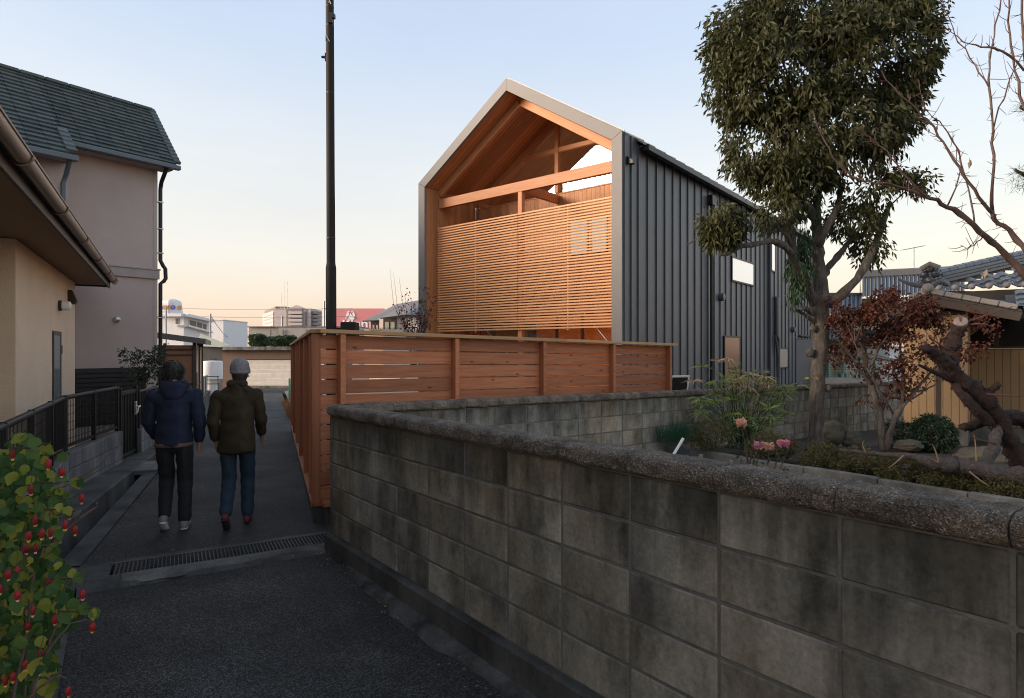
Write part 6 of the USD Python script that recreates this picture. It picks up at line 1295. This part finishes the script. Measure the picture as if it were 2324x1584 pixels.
for i in range(3): st.tube([U(1700, 1125, RD), U(1695 + 8 * i, 1040, RD), U(1690 + 25 * i, 1000 - 20 * i, RD)], [0.01, 0.007, 0.003], 6)
part(T, "stems", st, M["twig"])
k = 110; b = U(1730, 1045, RD) + np.stack([rng.uniform(-.28, .32, k), rng.uniform(-.12, .12, k), rng.uniform(-.28, .22, k)], 1); v, f = leaves(b, rand_dirs(k), rng.uniform(.03, .055, k), 0.026); part(T, "foliage", MB().add(v, f), M["dark_leaf"], kind="stuff")

# twiggy red plant by the timber house, cloud pruned trees over the garage
T = thing("red_twig_plant", "twiggy plant with sparse dark red leaves beside the timber house frame", "plant", U(935, 800, 13.2))
D = 13.2; st = MB(); heads = []
for i in range(20):
    x1, y1 = rng.uniform(898, 985), rng.uniform(655, 740); q = [U(938 + rng.normal(0, 5), 830, D), U(938 + (x1 - 938) * .5, 760, D), U(x1, y1, D + rng.normal(0, .2))]; st.tube(q, [.012, .008, .003], 5); heads += [q[2], q[1] * .3 + q[2] * .7, q[1] * .6 + q[2] * .4]
for x1 in (885, 893, 906): st.tube([U(935, 780, D), U(x1 + 8, 690, D), U(x1, 610 + (x1 - 885), D)], [.006, .004, .0015], 4)
part(T, "stems", st, M["twig"])
P = np.repeat(A(heads), 7, 0) + rng.normal(0, .06, (len(heads) * 7, 3)); v, f = leaves(P, rand_dirs(len(P)), rng.uniform(.05, .08, len(P)), 0.035); part(T, "foliage", MB().add(v, f), leafmat("wine_leaf", [(0.2, (0.07, 0.018, 0.018)), (0.8, (0.16, 0.045, 0.035))], .25), kind="stuff")
for (ells, lb) in (([(585, 766, 18, 7, 0, .6), (580, 778, 12, 6, 0, .5), (592, 779, 14, 6, 0, .5)], "cloud pruned tree above the garage roof, leftmost of three"), ([(628, 774, 27, 10, 0, .8)], "broad domed clipped tree above the garage roof between two others"), ([(654, 768, 19, 6, 0, .6), (668, 777, 22, 7, 0, .6)], "flat topped clipped tree above the garage roof, rightmost of three")):
    leafy_bush("cloud_tree", lb, ells, 56.0, 900, 0.22, 0.12, "pine_leaf", per=3, shell=0.6, gap=0.25)
    tag(stage.GetPrimAtPath("/World/cloud_tree" + ("" if _taken["/World/cloud_tree"] == 1 else f"_{_taken['/World/cloud_tree']-1:03d}")), cat="tree")

ORD = "nearest second third fourth fifth sixth seventh eighth ninth tenth eleventh last".split()
# weeds along the wall foot, dry grass by the green net
for i, (px, py, d) in enumerate(((845, 1250, 4.95), (820, 1258, 4.9), (905, 1283, 4.6), (930, 1300, 4.5), (955, 1318, 4.3), (1012, 1363, 3.95), (1045, 1385, 3.75), (1100, 1438, 3.45), (1145, 1462, 3.3), (1218, 1530, 3.0), (1245, 1553, 2.93), (1285, 1578, 2.83), (412, 980, 12.6), (395, 985, 12.4))):
    if i < 12: d = FPX * (EYE - .05) / (py - CY); c = U(px, py, d); c[2] = 0.03
    else: c = U(px, py, d)
    k = 26; b = c + np.stack([rng.normal(0, .035, k), rng.normal(0, .025, k), np.zeros(k)], 1); dd = np.stack([rng.normal(0, .7, k), rng.normal(0, .7, k), rng.uniform(.4, 1.2, k)], 1)
    v, f = leaves(b, dd, rng.uniform(.02, .075, k), rng.uniform(.012, .02, k)); single("weed_tuft", MB().add(v, f), M["weed_leaf"], (ORD[i] + " green weed tuft along the wall foot, counted from the drain grate") if i < 12 else ("larger" if i == 12 else "smaller") + " green weed tuft at the left lane margin beside the people", "weed", "weeds at the wall foot" if i < 12 else None)
for i in range(7):
    y = 17.0 + i * 1.1; c = A([right_edge(y) + 0.02 + 0.25 * (i % 2), y, float(G(y))]); k = 120; b = c + np.stack([rng.normal(0, .08, k), rng.normal(0, .10, k), np.zeros(k)], 1)
    v, f = leaves(b, np.stack([rng.normal(0, .3, k), rng.normal(0, .3, k), np.ones(k)], 1), rng.uniform(.3, .8, k) * (.5 + .5 * (i % 2)), 0.02); single("dry_grass_tuft", MB().add(v, f), M["dry_grass"], ORD[i] + " orange dry grass tuft along the green net fence, counted from the timber fence", "grass tuft", "dry grass by the net fence")
T = thing("net_fence", "dark green net fence on posts along the far right lane edge", "fence", (right_edge(15), 15, -.1))
for k in range(6):
    y = 14.6 + k * 2.0; x = right_edge(y) + .12; part(T, "post", MB().tube([A([x, y, float(G(y)) - .2]), A([x, y, float(G(y)) + 1.05])], 0.03, 8), M["green_net"], smooth=30)
m = MB()
for k in range(50):
    y = 14.6 + k * 0.2; x = right_edge(y) + .12; m.box((x - .004, y - .004, float(G(y)) + .05), (x + .004, y + .004, float(G(y)) + 1.02))
for z in np.arange(.1, 1.05, .13): m.tube([A([right_edge(y) + .12, y, float(G(y)) + z]) for y in (14.6, 19, 24.6)], 0.004, 4)
part(T, "wire_mesh", m, M["green_net"])

# abutilon in the near left corner: every leaf and lantern flower its own piece
T = thing("lantern_bush", "abutilon bush with red lantern flowers crowding the near left corner", "shrub", (-2.0, 2.0, 0))
M["ab"] = [mat(f"abutilon_leaf_{i}", {"oi": ("object_info", {}), "g": ("geometry", {}), "n": ("noise_texture", {"scale": 30.0, "detail": 3.0}), "ri": ("math", {"math_type": "add", "use_clamp": False}), "fr": ("math", {"math_type": "fraction"}), "mx": ("mix_float", {"fac": 0.6}), "r": ("rgb_ramp", {"ramp": rp}), "p": ("principled_bsdf", {"roughness": 0.6, "specular_ior_level": 0.3}), "t": ("translucent_bsdf", {}), "x": ("mix_closure", {"fac": 0.3})},
    [("g.position", "n.vector"), ("n.fac", "mx.a"), ("oi.random", "ri.value1"), ("g.random_per_island", "ri.value2"), ("ri.value", "fr.value1"), ("fr.value", "mx.b"), ("mx.result", "r.fac"), ("r.color", "p.base_color"), ("r.color", "t.color"), ("p.BSDF", "x.closure1"), ("t.BSDF", "x.closure2")], "x.closure")
    for i, rp in enumerate(([(0.2, (0.026, 0.078, 0.024)), (0.8, (0.085, 0.150, 0.032))], [(0.2, (0.13, 0.17, 0.026)), (0.8, (0.28, 0.27, 0.042))], [(0.2, (0.40, 0.33, 0.045)), (0.8, (0.58, 0.45, 0.07))]))]
M["lantern"] = mat("lantern_red", {"oi": ("object_info", {}), "r": ("rgb_ramp", {"ramp": [(0.0, (0.22, 0.008, 0.012)), (1.0, (0.40, 0.020, 0.024))]}), "p": ("principled_bsdf", {"roughness": 0.5}), "t": ("translucent_bsdf", {}), "x": ("mix_closure", {"fac": 0.25})}, [("oi.random", "r.fac"), ("r.color", "p.base_color"), ("r.color", "t.color"), ("p.BSDF", "x.closure1"), ("t.BSDF", "x.closure2")], "x.closure")
M["petal"] = plain("petal_yellow", (0.62, 0.40, 0.10), 0.6); M["petal_pale"] = plain("petal_pale", (0.66, 0.42, 0.40), 0.6)
oy = A([0, .06, .16, .24, .30, .38, .46, .54, .60, .66, .74, .80, .88, .93, 1.0]); ox = A([0, .22, .40, .38, .47, .42, .44, .52, .36, .33, .25, .26, .14, .12, 0.0])
def lantern_leaf(o, d, nrm, L, mt, into=None):
    d = unit(d); s = unit(np.cross(d, nrm)); u = np.cross(s, d); V, k = [], len(oy)
    curl = rng.uniform(-.15, .45)
    for sd_ in (-1, 0, 1):
        for y_, x_ in zip(oy, ox):
            yy = y_ - (0.10 if sd_ and y_ < .1 else 0)
            V.append(o + (d * yy + s * sd_ * x_ + u * (abs(sd_) * x_ * .22 - curl * yy * yy + 0.03 * math.sin(yy * 22) * abs(sd_) * x_ * 2)) * L)
    F = []
    for i in range(k - 1): F += [[i, k + i, k + i + 1], [i, k + i + 1, i + 1], [k + i, 2 * k + i, 2 * k + i + 1], [k + i, 2 * k + i + 1, k + i + 1]]
    if into is not None: into.add(A(V), F)
    else: part(T, "leaf", MB().add(A(V), F), mt, smooth=True)
edge = lambda y: np.interp(y, [955, 1000, 1035, 1075, 1110, 1150, 1195, 1260, 1340, 1400, 1440, 1500, 1600], [32, 14, 105, 128, 122, 168, 132, 150, 165, 190, 140, 142, 118])
stems = MB(); tips = []
for (pts) in ([(40, 1700, 1.9), (60, 1450, 1.95), (50, 1200, 2.0), (40, 1050, 2.1), (30, 975, 2.1)], [(60, 1700, 1.8), (110, 1500, 1.85), (140, 1350, 1.9), (190, 1300, 1.95)], [(20, 1650, 1.8), (70, 1350, 1.9), (110, 1180, 2.0), (170, 1120, 2.1)], [(-20, 1600, 1.9), (20, 1200, 2.1), (80, 1060, 2.2), (140, 1020, 2.3)], [(70, 1600, 1.7), (130, 1450, 1.8), (205, 1410, 1.9)], [(-40, 1500, 1.8), (30, 1300, 1.8), (120, 1240, 1.9)], [(10, 1700, 1.7), (90, 1560, 1.7), (150, 1540, 1.75)], [(100, 1120, 2.1), (180, 1085, 2.2), (270, 1015, 2.3)], [(120, 1230, 2), (190, 1170, 2.05), (222, 1140, 2.1)]):
    s, r = limb(pts, np.linspace(.006, .0018, len(pts)), jit=.004); stems.tube(s, r, 5); tips.append(s)
part(T, "stems", stems, M["twig"])
for i in range(240):
    while True:
        py = rng.uniform(955, 1600); px = rng.uniform(-25, 225)
        if px < edge(py) - 8 and (py > 1020 or rng.random() < .25): break
    d_ = rng.uniform(1.65, 2.3); o = U(px, py, d_); d = A([rng.normal(0.15, .45), rng.normal(-.25, .3), rng.uniform(-1.1, -.1)]); nrm = A([rng.normal(.1, .4), -0.8, rng.uniform(.2, 1.0)])
    w = rng.random(); yel = 0.12 if 1090 < py < 1420 else 0.07
    mt = M["ab"][2] if (w < yel * .35 or py < 985) else M["ab"][1] if w < yel * 3.2 else M["ab"][0]
    lantern_leaf(o + A([0, 0, .03]), d, nrm, rng.uniform(.024, .044), mt)
for mi, cnt in ((0, 1150), (1, 520)):
    bm_ = MB()
    for i in range(cnt):
        while True:
            py = rng.uniform(1015, 1640); px = rng.uniform(-60, 225)
            if px < edge(py) - 14: break
        d_ = rng.uniform(1.9, 2.55); lantern_leaf(U(px, py, d_), A([rng.normal(0.15, .5), rng.normal(-.2, .3), rng.uniform(-1.1, 0)]), A([rng.normal(.1, .45), -0.8, rng.uniform(.1, 1.0)]), rng.uniform(.022, .042), None, bm_)
    part(T, "foliage", bm_, M["ab"][mi], smooth=True, kind="stuff")
fl = [(70, 1110), (110, 1052), (28, 1030), (80, 1180), (60, 1245), (38, 1295), (18, 1303), (0, 1335), (65, 1215), (95, 1210), (115, 1208), (80, 1243), (170, 1202), (148, 1190), (158, 1165), (110, 1320), (188, 1348), (210, 1422), (64, 1420), (75, 1385), (58, 1508), (12, 1545), (30, 1535), (92, 1482), (90, 1518), (155, 1568), (140, 1070), (185, 1130), (125, 1405), (40, 1350)]
for (px, py) in fl:
    fd_ = rng.uniform(1.62, 1.85); c = U(px, py, fd_)
    if px > edge(py) - 30:
        q0 = U(edge(py - 25) - 55, py - 35, fd_ + .05); tw_ = MB().tube([q0, (q0 + c) / 2 + A([0, 0, .02]), c + A([0, 0, .055])], [.0028, .0022, .0014], 5); part(T, "twig", tw_, M["twig"])
        for k_ in range(4): lantern_leaf(q0 + (c - q0) * rng.uniform(.3, 1.05) + A([0, 0, .05]), A([rng.normal(0.3, .4), -.2, rng.uniform(-1, -.1)]), A([rng.normal(0, .4), -.8, .6]), rng.uniform(.024, .040), M["ab"][k_ % 2])
    r = rng.uniform(.0052, .0080)
    m = MB().lathe(c - A([0, 0, .0]), [(0.001, 0.013), (r * .9, 0.009), (r * 1.2, 0.001), (r, -0.008), (r * .6, -0.013)], 8)
    b = part(T, "flower", m, M["lantern"], smooth=True)
    k = 5; a = np.arange(k) / k * 2 * np.pi; v, f = leaves(np.repeat((c - A([0, 0, .011]))[None], k, 0), np.stack([np.cos(a) * .35, np.sin(a) * .35, -np.ones(k)], 1), 0.009, 0.008, .2, 0); part(b, "petals", MB().add(v, f), M["petal"] if rng.random() < .6 else M["petal_pale"])
    part(b, "stalk", MB().tube([c + A([0, 0, .012]), c + A([rng.normal(0, .01), 0.01, .06])], .0012, 4), M["weed_leaf"])

# litter of small leaves and grit along the foot of the wall and the lane margins
n = 420; y = np.r_[rng.uniform(2.0, 5.4, 300), rng.uniform(5.2, 12, 120)]; x = np.r_[wall_edge(y[:300]) - np.abs(rng.normal(.10, .14, 300)), np.where(rng.random(120) < .5, right_edge(y[300:]) - np.abs(rng.normal(.05, .08, 120)), left_edge(y[300:]) + np.abs(rng.normal(.1, .12, 120)))]
b = np.stack([x, y, G(y) + 0.026], 1); v, f = leaves(b, np.stack([rng.normal(size=n), rng.normal(size=n), rng.uniform(0, .15, n)], 1), rng.uniform(.008, .03, n), rng.uniform(.006, .016, n), .15, .0, np.tile(A([0, 0, 1.0]), (n, 1)) + rng.normal(0, .2, (n, 3)))
single("leaf_litter", MB().add(v, f), M["dry_leaf"], kind="stuff")
# ------------------------------------------------------------------ two people walking away down the lane
def hull_body(bones, refine=0.03, it=8):
    """bones: ((p, r), (q, r)) pairs of spheres; the union of their hulls, smoothed."""
    tot = manifold3d.Manifold()
    def sph(p, r):
        r3 = A([r, r, r]) if np.ndim(r) == 0 else A(r)
        return manifold3d.Manifold.sphere(1.0, 20).scale(tuple(r3)).translate(tuple(float(c) for c in p))
    for (p, r), (q, s) in bones: tot += manifold3d.Manifold.batch_hull([sph(p, r), sph(q, s)])
    m = tot.refine_to_length(refine).to_mesh(); t = trimesh.Trimesh(m.vert_properties[:, :3], m.tri_verts, process=True)
    trimesh.smoothing.filter_taubin(t, iterations=it); return t
def person(label, foot, hgt, hdg, cloth, style):
    """Local frame: x to the walker's right, y forward, z up; heights are shares of the standing height."""
    T = thing("person", label, "person", foot); h = hgt; c, s = math.cos(hdg), math.sin(hdg)
    W_ = lambda p: A(foot) + A([c * p[0] - s * p[1], s * p[0] + c * p[1], p[2]]) * 1.0
    J = {k: A(v) * h for k, v in style["joints"].items()}
    def world(t): t.vertices = np.array([W_(p) for p in t.vertices]); return t
    sk, jk, tr = [], [], []
    B = lambda a, ra, b, rb: ((J[a], A(ra) * h), (J[b], A(rb) * h))
    # skin: neck, head, hands
    hd = J["head"]; fw = unit(style["face"])
    sk += [((hd, A([.045, .052, .066]) * h), (hd + A([0, 0, -.035]) * h, A([.038, .043, .045]) * h)), ((hd + A([0, -.004, -.04]) * h, .028 * h), (J["neck"], .033 * h)), ((J["neck"], .036 * h), (J["chest"], .05 * h)),
           ((hd + (fw * .050 + A([0, 0, -.012])) * h, .008 * h), (hd + (fw * .058 + A([0, 0, -.026])) * h, .010 * h))]
    side = A([fw[1], -fw[0], 0])
    for e in (-1, 1): sk += [((hd + (side * e * .046 + A([0, 0, -.005])) * h, A([.006, .009, .014]) * h), (hd + (side * e * .046 + A([0, 0, -.018])) * h, A([.005, .007, .010]) * h))]
    for e in ("l", "r"):
        w, dn = J["wrist_" + e], unit(J["wrist_" + e] - J["elbow_" + e]); acr = A([0, 1.0, 0]) - dn * dn[1]; acr = unit(acr); inn = np.cross(dn, acr)
        pm = w + dn * .040 * h; sk += [((w, .016 * h), (pm, A([.010, .020, .022]) * h)), ((J["elbow_" + e], .022 * h), (w, .016 * h))]
        for i, (o, L) in enumerate(((.017, .040), (.006, .046), (-.005, .043), (-.016, .034))):
            p0 = pm + acr * o * h + dn * .012 * h; p1 = p0 + (dn * .55 + inn * .12) * L * h; p2 = p1 + (dn * .42 + inn * .30) * L * h; sk += [((p0, .0056 * h), (p1, .0052 * h)), ((p1, .0052 * h), (p2, .0044 * h))]
        t0 = pm + acr * .016 * h - dn * .018 * h; t1 = t0 + (acr * .022 + dn * .018) * h; sk += [((t0, .0068 * h), (t1, .0058 * h)), ((t1, .0058 * h), (t1 + (dn * .02 + acr * .004) * h, .005 * h))]
    for e in ("l", "r"): sk += [B("hip_" + e, .05, "knee_" + e, .034), B("knee_" + e, .034, "ankle_" + e, .022)]
    sk += [B("chest", [.075, .05, .06], "pelvis", [.075, .055, .06])]
    for e in ("l", "r"): sk += [B("shoulder_" + e, .034, "elbow_" + e, .026), B("chest", .05, "shoulder_" + e, .034)]
    part(T, "body", world(hull_body(sk, 0.018, 5)), cloth["skin"], smooth=True)
    jk += [B("chest", [.098, .068, .07], "waist", [.092, .066, .07]), B("waist", [.092, .066, .06], "hem", cloth["hem_r"]), B("neck", [.042, .044, .018], "chest", [.075, .06, .06]), B("neck", [.036, .036, .012], "shoulder_l", [.030, .038, .026]), B("neck", [.036, .036, .012], "shoulder_r", [.030, .038, .026])]
    for e in ("l", "r"): jk += [B("chest", [.07, .062, .06], "shoulder_" + e, [.036, .046, .038]), B("shoulder_" + e, .041, "elbow_" + e, .036), B("elbow_" + e, .036, "cuff_" + e, .028)]
    jt = hull_body(jk, 0.022, 6); v = jt.vertices; k = meshkit.fbm(v * A([9, 9, 14]) + 3, 3, 4) - .5; jt.vertices = v + jt.vertex_normals * (k * 0.034)[:, None]
    part(T, "jacket", world(jt), cloth["jacket"], smooth=True)
    for e in ("l", "r"): tr += [B("hip_" + e, [.050, .064, .06], "knee_" + e, cloth["knee_r"]), B("knee_" + e, cloth["knee_r"], "trouser_" + e, cloth["leg_r"])]
    tr += [B("hip_l", [.050, .064, .06], "hip_r", [.050, .064, .06])]
    tt = hull_body(tr, 0.022, 6); v = tt.vertices; k = meshkit.fbm(v * A([10, 10, 16]) + 9, 3, 6) - .5; tt.vertices = v + tt.vertex_normals * (k * 0.026)[:, None]
    part(T, "trousers", world(tt), cloth["trousers"], smooth=True)
    for e in ("l", "r"):
        a, pitch = J["ankle_" + e], style["pitch_" + e]; f = A([0, math.cos(pitch), math.sin(pitch)]); up = A([0, -math.sin(pitch), math.cos(pitch)])
        heel = a - up * .022 * h - f * .018 * h; toe = heel + f * .115 * h
        st_ = hull_body([((heel, A([.020, .022, .018]) * h), (heel + f * .06 * h, A([.024, .024, .018]) * h)), ((heel + f * .06 * h, A([.024, .024, .018]) * h), (toe, A([.020, .020, .012]) * h)), ((heel + up * .008 * h, .021 * h), (a + up * .012 * h, .024 * h))], 0.02, 4)
        sp = part(T, "shoe", world(st_), cloth["shoe"], smooth=True)
        so = hull_body([((heel - up * .013 * h, A([.020, .021, .006]) * h), (toe - up * .008 * h, A([.020, .020, .005]) * h))], 0.03, 2); part(sp, "sole", world(so), cloth["sole"], smooth=True)
    return T, W_, J, h, fw
base_j = dict(head=(0.0, .035, .925), neck=(0, .005, .845), chest=(0, 0, .745), waist=(0, -.005, .62), hem=(0, -.01, .505), pelvis=(0, -.005, .53), hip_l=(-.050, 0, .505), hip_r=(.050, 0, .505))
M["skin"] = plain("skin", (0.36, 0.20, 0.14), 0.55, var=0.06)
c1 = dict(skin=M["skin"], jacket=plain("navy_jacket", (0.007, 0.011, 0.030), 0.9, var=0.25, scale=9), trousers=plain("black_trousers", (0.009, 0.010, 0.011), 0.85, var=0.3, scale=9), shoe=plain("grey_shoe", (0.20, 0.20, 0.20), 0.7), sole=M["white_paint"], hem_r=[.103, .074, .03], knee_r=.042, leg_r=.034)
j1 = dict(base_j, head=(-.022, .055, .915), shoulder_l=(-.112, 0, .782), shoulder_r=(.112, 0, .782), elbow_l=(-.136, .02, .635), wrist_l=(-.112, .10, .53), cuff_l=(-.115, .085, .545), elbow_r=(.136, -.035, .63), wrist_r=(.130, .01, .505), cuff_r=(.131, .0, .525),
          knee_l=(-.052, .085, .285), ankle_l=(-.050, -.015, .075), trouser_l=(-.050, -.005, .10), knee_r=(.052, .035, .285), ankle_r=(.054, -.005, .042), trouser_r=(.054, 0.0, .065))
f1 = A([-3.37, 6.02, 0.0])
T, W_, J, h, fw = person("person in navy hooded jacket and black trousers walking, head bowed left", f1, 1.70, math.radians(20), c1, dict(joints=j1, face=(-.55, .75, -.35), pitch_l=math.radians(-38), pitch_r=0.0))
def worldmesh(t): t.vertices = np.array([W_(p) for p in t.vertices]); return t
hd = J["head"]
ht = hull_body([((hd + A([0.004, -.010, .012]) * h, A([.052, .055, .062]) * h), (hd + A([0.006, -.020, -.030]) * h, A([.046, .040, .036]) * h))], 0.02, 3); ht.vertices += ht.vertex_normals * ((meshkit.fbm(ht.vertices * 40, 3, 2) - .5) * .012)[:, None]
part(T, "hair", worldmesh(ht), plain("black_hair", (0.012, 0.010, 0.009), 0.6, var=0.4, scale=60), smooth=True)
hb_, _ = trimesh.sample.sample_surface(ht, 900, seed=5); hc = hb_.mean(0)
hv_, hf_ = leaves(hb_, (hb_ - hc) * 2 + A([0, 0, -.25]) + rng.normal(0, .10, hb_.shape), rng.uniform(.03, .06, len(hb_)), 0.008, .1, .3); part(T, "hair_strands", MB().add(hv_, hf_), "/World/Looks/black_hair", kind="stuff")
hood = hull_body([((J["neck"] + A([0, -.040, -.010]) * h, A([.070, .030, .030]) * h), (J["neck"] + A([0, -.055, -.055]) * h, A([.052, .024, .034]) * h)), ((J["neck"] + A([-.055, -.01, .004]) * h, .026 * h), (J["neck"] + A([.055, -.01, .004]) * h, .026 * h))], 0.02, 4)
part(T, "hood", worldmesh(hood), c1["jacket"], smooth=True)
hb = hull_body([((J["hem"] + A([0, 0, .006]) * h, A([.1035, .0745, .014]) * h), (J["hem"] + A([0, 0, -.010]) * h, A([.1035, .0745, .014]) * h))], 0.03, 2); part(T, "hem_band", worldmesh(hb), plain("taupe_band", (0.12, 0.075, 0.055), 0.8), smooth=True)
c2 = dict(skin=M["skin"], jacket=plain("olive_coat", (0.028, 0.018, 0.006), 0.95, var=0.25, scale=8), trousers=plain("blue_jeans", (0.014, 0.032, 0.052), 0.85, var=0.3, scale=12), shoe=plain("red_shoe", (0.12, 0.022, 0.022), 0.7), sole=plain("dark_sole", (0.02, 0.018, 0.018), 0.8), hem_r=[.108, .078, .03], knee_r=.041, leg_r=.036)
j2 = dict(base_j, hem=(0, -.01, .455), head=(.012, .03, .925), shoulder_l=(-.105, 0, .778), shoulder_r=(.105, 0, .778), elbow_l=(-.128, -.03, .63), wrist_l=(-.124, .03, .51), cuff_l=(-.125, .02, .53), elbow_r=(.128, .03, .63), wrist_r=(.122, .11, .53), cuff_r=(.123, .095, .545),
          knee_l=(-.048, .02, .275), ankle_l=(-.050, -.09, .085), trouser_l=(-.050, -.08, .11), knee_r=(.048, .075, .28), ankle_r=(.046, .06, .043), trouser_r=(.046, .06, .068))
f2 = A([-2.80, 6.15, 0.0])
T, W_, J, h, fw = person("person in olive brown coat, blue jeans and grey knit hat walking away", f2, 1.70, math.radians(16), c2, dict(joints=j2, face=(.55, .80, -.1), pitch_l=math.radians(-42), pitch_r=0.05))
hd = J["head"]
ht = hull_body([((hd + A([-.002, -.006, .026]) * h, A([.054, .058, .054]) * h), (hd + A([0, -.004, .006]) * h, A([.056, .060, .030]) * h))], 0.012, 2)
v = ht.vertices; a = np.arctan2(v[:, 1] - hd[1], v[:, 0] - hd[0]); ht.vertices = v + ht.vertex_normals * (0.003 * np.sin(a * 34) + (meshkit.noise(v * 60, 3) - .5) * .008)[:, None]
M["knit"] = plain("grey_knit", (0.20, 0.19, 0.195), 0.95, var=0.35, scale=60)
part(T, "knit_hat", worldmesh(ht), M["knit"], smooth=True)
hb = hull_body([((hd + A([0, -.004, .002]) * h, A([.058, .062, .015]) * h), (hd + A([0, -.004, -.008]) * h, A([.058, .062, .015]) * h))], 0.02, 2); part(T, "hat_cuff", worldmesh(hb), M["knit"], smooth=True)
hr = hull_body([((hd + A([0, -.025, -.02]) * h, A([.046, .034, .03]) * h), (hd + A([0, -.028, -.05]) * h, A([.038, .026, .024]) * h))], 0.02, 2); part(T, "hair", worldmesh(hr), "/World/Looks/black_hair", smooth=True)
cl = hull_body([((J["neck"] + A([-.03, -.012, .006]) * h, A([.03, .035, .026]) * h), (J["neck"] + A([.03, -.012, .006]) * h, A([.03, .035, .026]) * h))], 0.02, 3); part(T, "collar", worldmesh(cl), c2["jacket"], smooth=True)

# ------------------------------------------------------------------ small things
T = thing("garden_stake", "white plastic pipe stake leaning in the bed near the spring onions", "stake", U(1528, 1040, 7.2))
part(T, "pipe", MB().tube([U(1520, 1046, 7.2), U(1550, 996, 7.3)], 0.017, 10), M["white_paint"], smooth=30); part(T, "cap", MB().tube([U(1550, 996, 7.3), U(1551, 994, 7.3)], 0.018, 10), M["white_lens"])
T = thing("garden_sack", "crumpled black plastic sack at the end of the bed kerb", "sack", U(1474, 1005, 8.9))
part(T, "sack", MB().blob(U(1474, 992, 8.9), (.10, .10, .10), 3, 0.7, 2.5, 12), plain("sack_black", (0.03, 0.03, 0.038), 0.25), smooth=25); part(T, "knot", MB().blob(U(1466, 985, 8.9), (.03, .03, .03), 2, 0.5, 4, 2), "/World/Looks/sack_black")
for i, (px, py, d) in enumerate(((1572, 1121, 4.0), (1540, 1112, 4.2))):
    pass
for i, (px, t, hgt) in enumerate(((0, 3.74, 0.0), (0, 3.88, -0.005), (0, 4.03, -.01), (0, 4.08, -.012))):
    p = np.r_[WC + wf * t + A([0.792, 0.611]) * 0.10, 1.275 + 0.0145 * t]; single("cut_stem", MB().tube([p, p + A([.006, 0, hgt + .03])], [0.010, 0.009], 8), plain(f"cut_stem_{i}", (0.22, 0.17, 0.12), 0.8), ("pale sawn stem poking over the coping, farthest of four", "pale sawn stem poking over the coping, second from the far end", "pale sawn stem over the coping, second from the near end", "pale sawn stem poking over the coping, nearest of four")[i], "stem")
for i, (px, py) in enumerate(((1008, 1439), (1038, 1443), (1050, 1438))):
    d = FPX * EYE / (py - CY); c = U(px, py, d); c[2] = 0.032; a = rng.uniform(0, 6)
    k = 7; an = np.arange(k) / k * 2 * np.pi + a; rr = rng.uniform(.010, .024, k); V = np.vstack([c + A([0, 0, .006]), c + np.stack([rr * np.cos(an) * 1.3, rr * np.sin(an), rng.uniform(0, .006, k)], 1)])
    single("paper_scrap", MB().add(V, [[0, 1 + j, 1 + (j + 1) % k] for j in range(k)]), M["white_lens"], ("torn white paper scrap on the asphalt, leftmost of three", "torn white paper scrap on the asphalt, middle of three", "torn white paper scrap on the asphalt, nearest the wall")[i], "litter")
for i, (px, py, lb) in enumerate(((724, 1394 - 5, "x"),)): pass
for (px, py, lb, mt) in ((700, 1274 - 30, "tiny orange fallen leaf just below the drain grate near the wall", "dry_grass"), (385, 1258, "single yellow fallen leaf on the lane above the drain grate", "dry_grass")):
    d = FPX * EYE / (py - CY); c = U(px, py, d); c[2] = 0.036
    v, f = leaves(c[None], A([[.8, .5, .05]]), A([0.05]), A([0.032]), normals=A([[0, 0, 1.0]])); single("fallen_leaf", MB().add(v, f), M[mt], lb, "leaf")
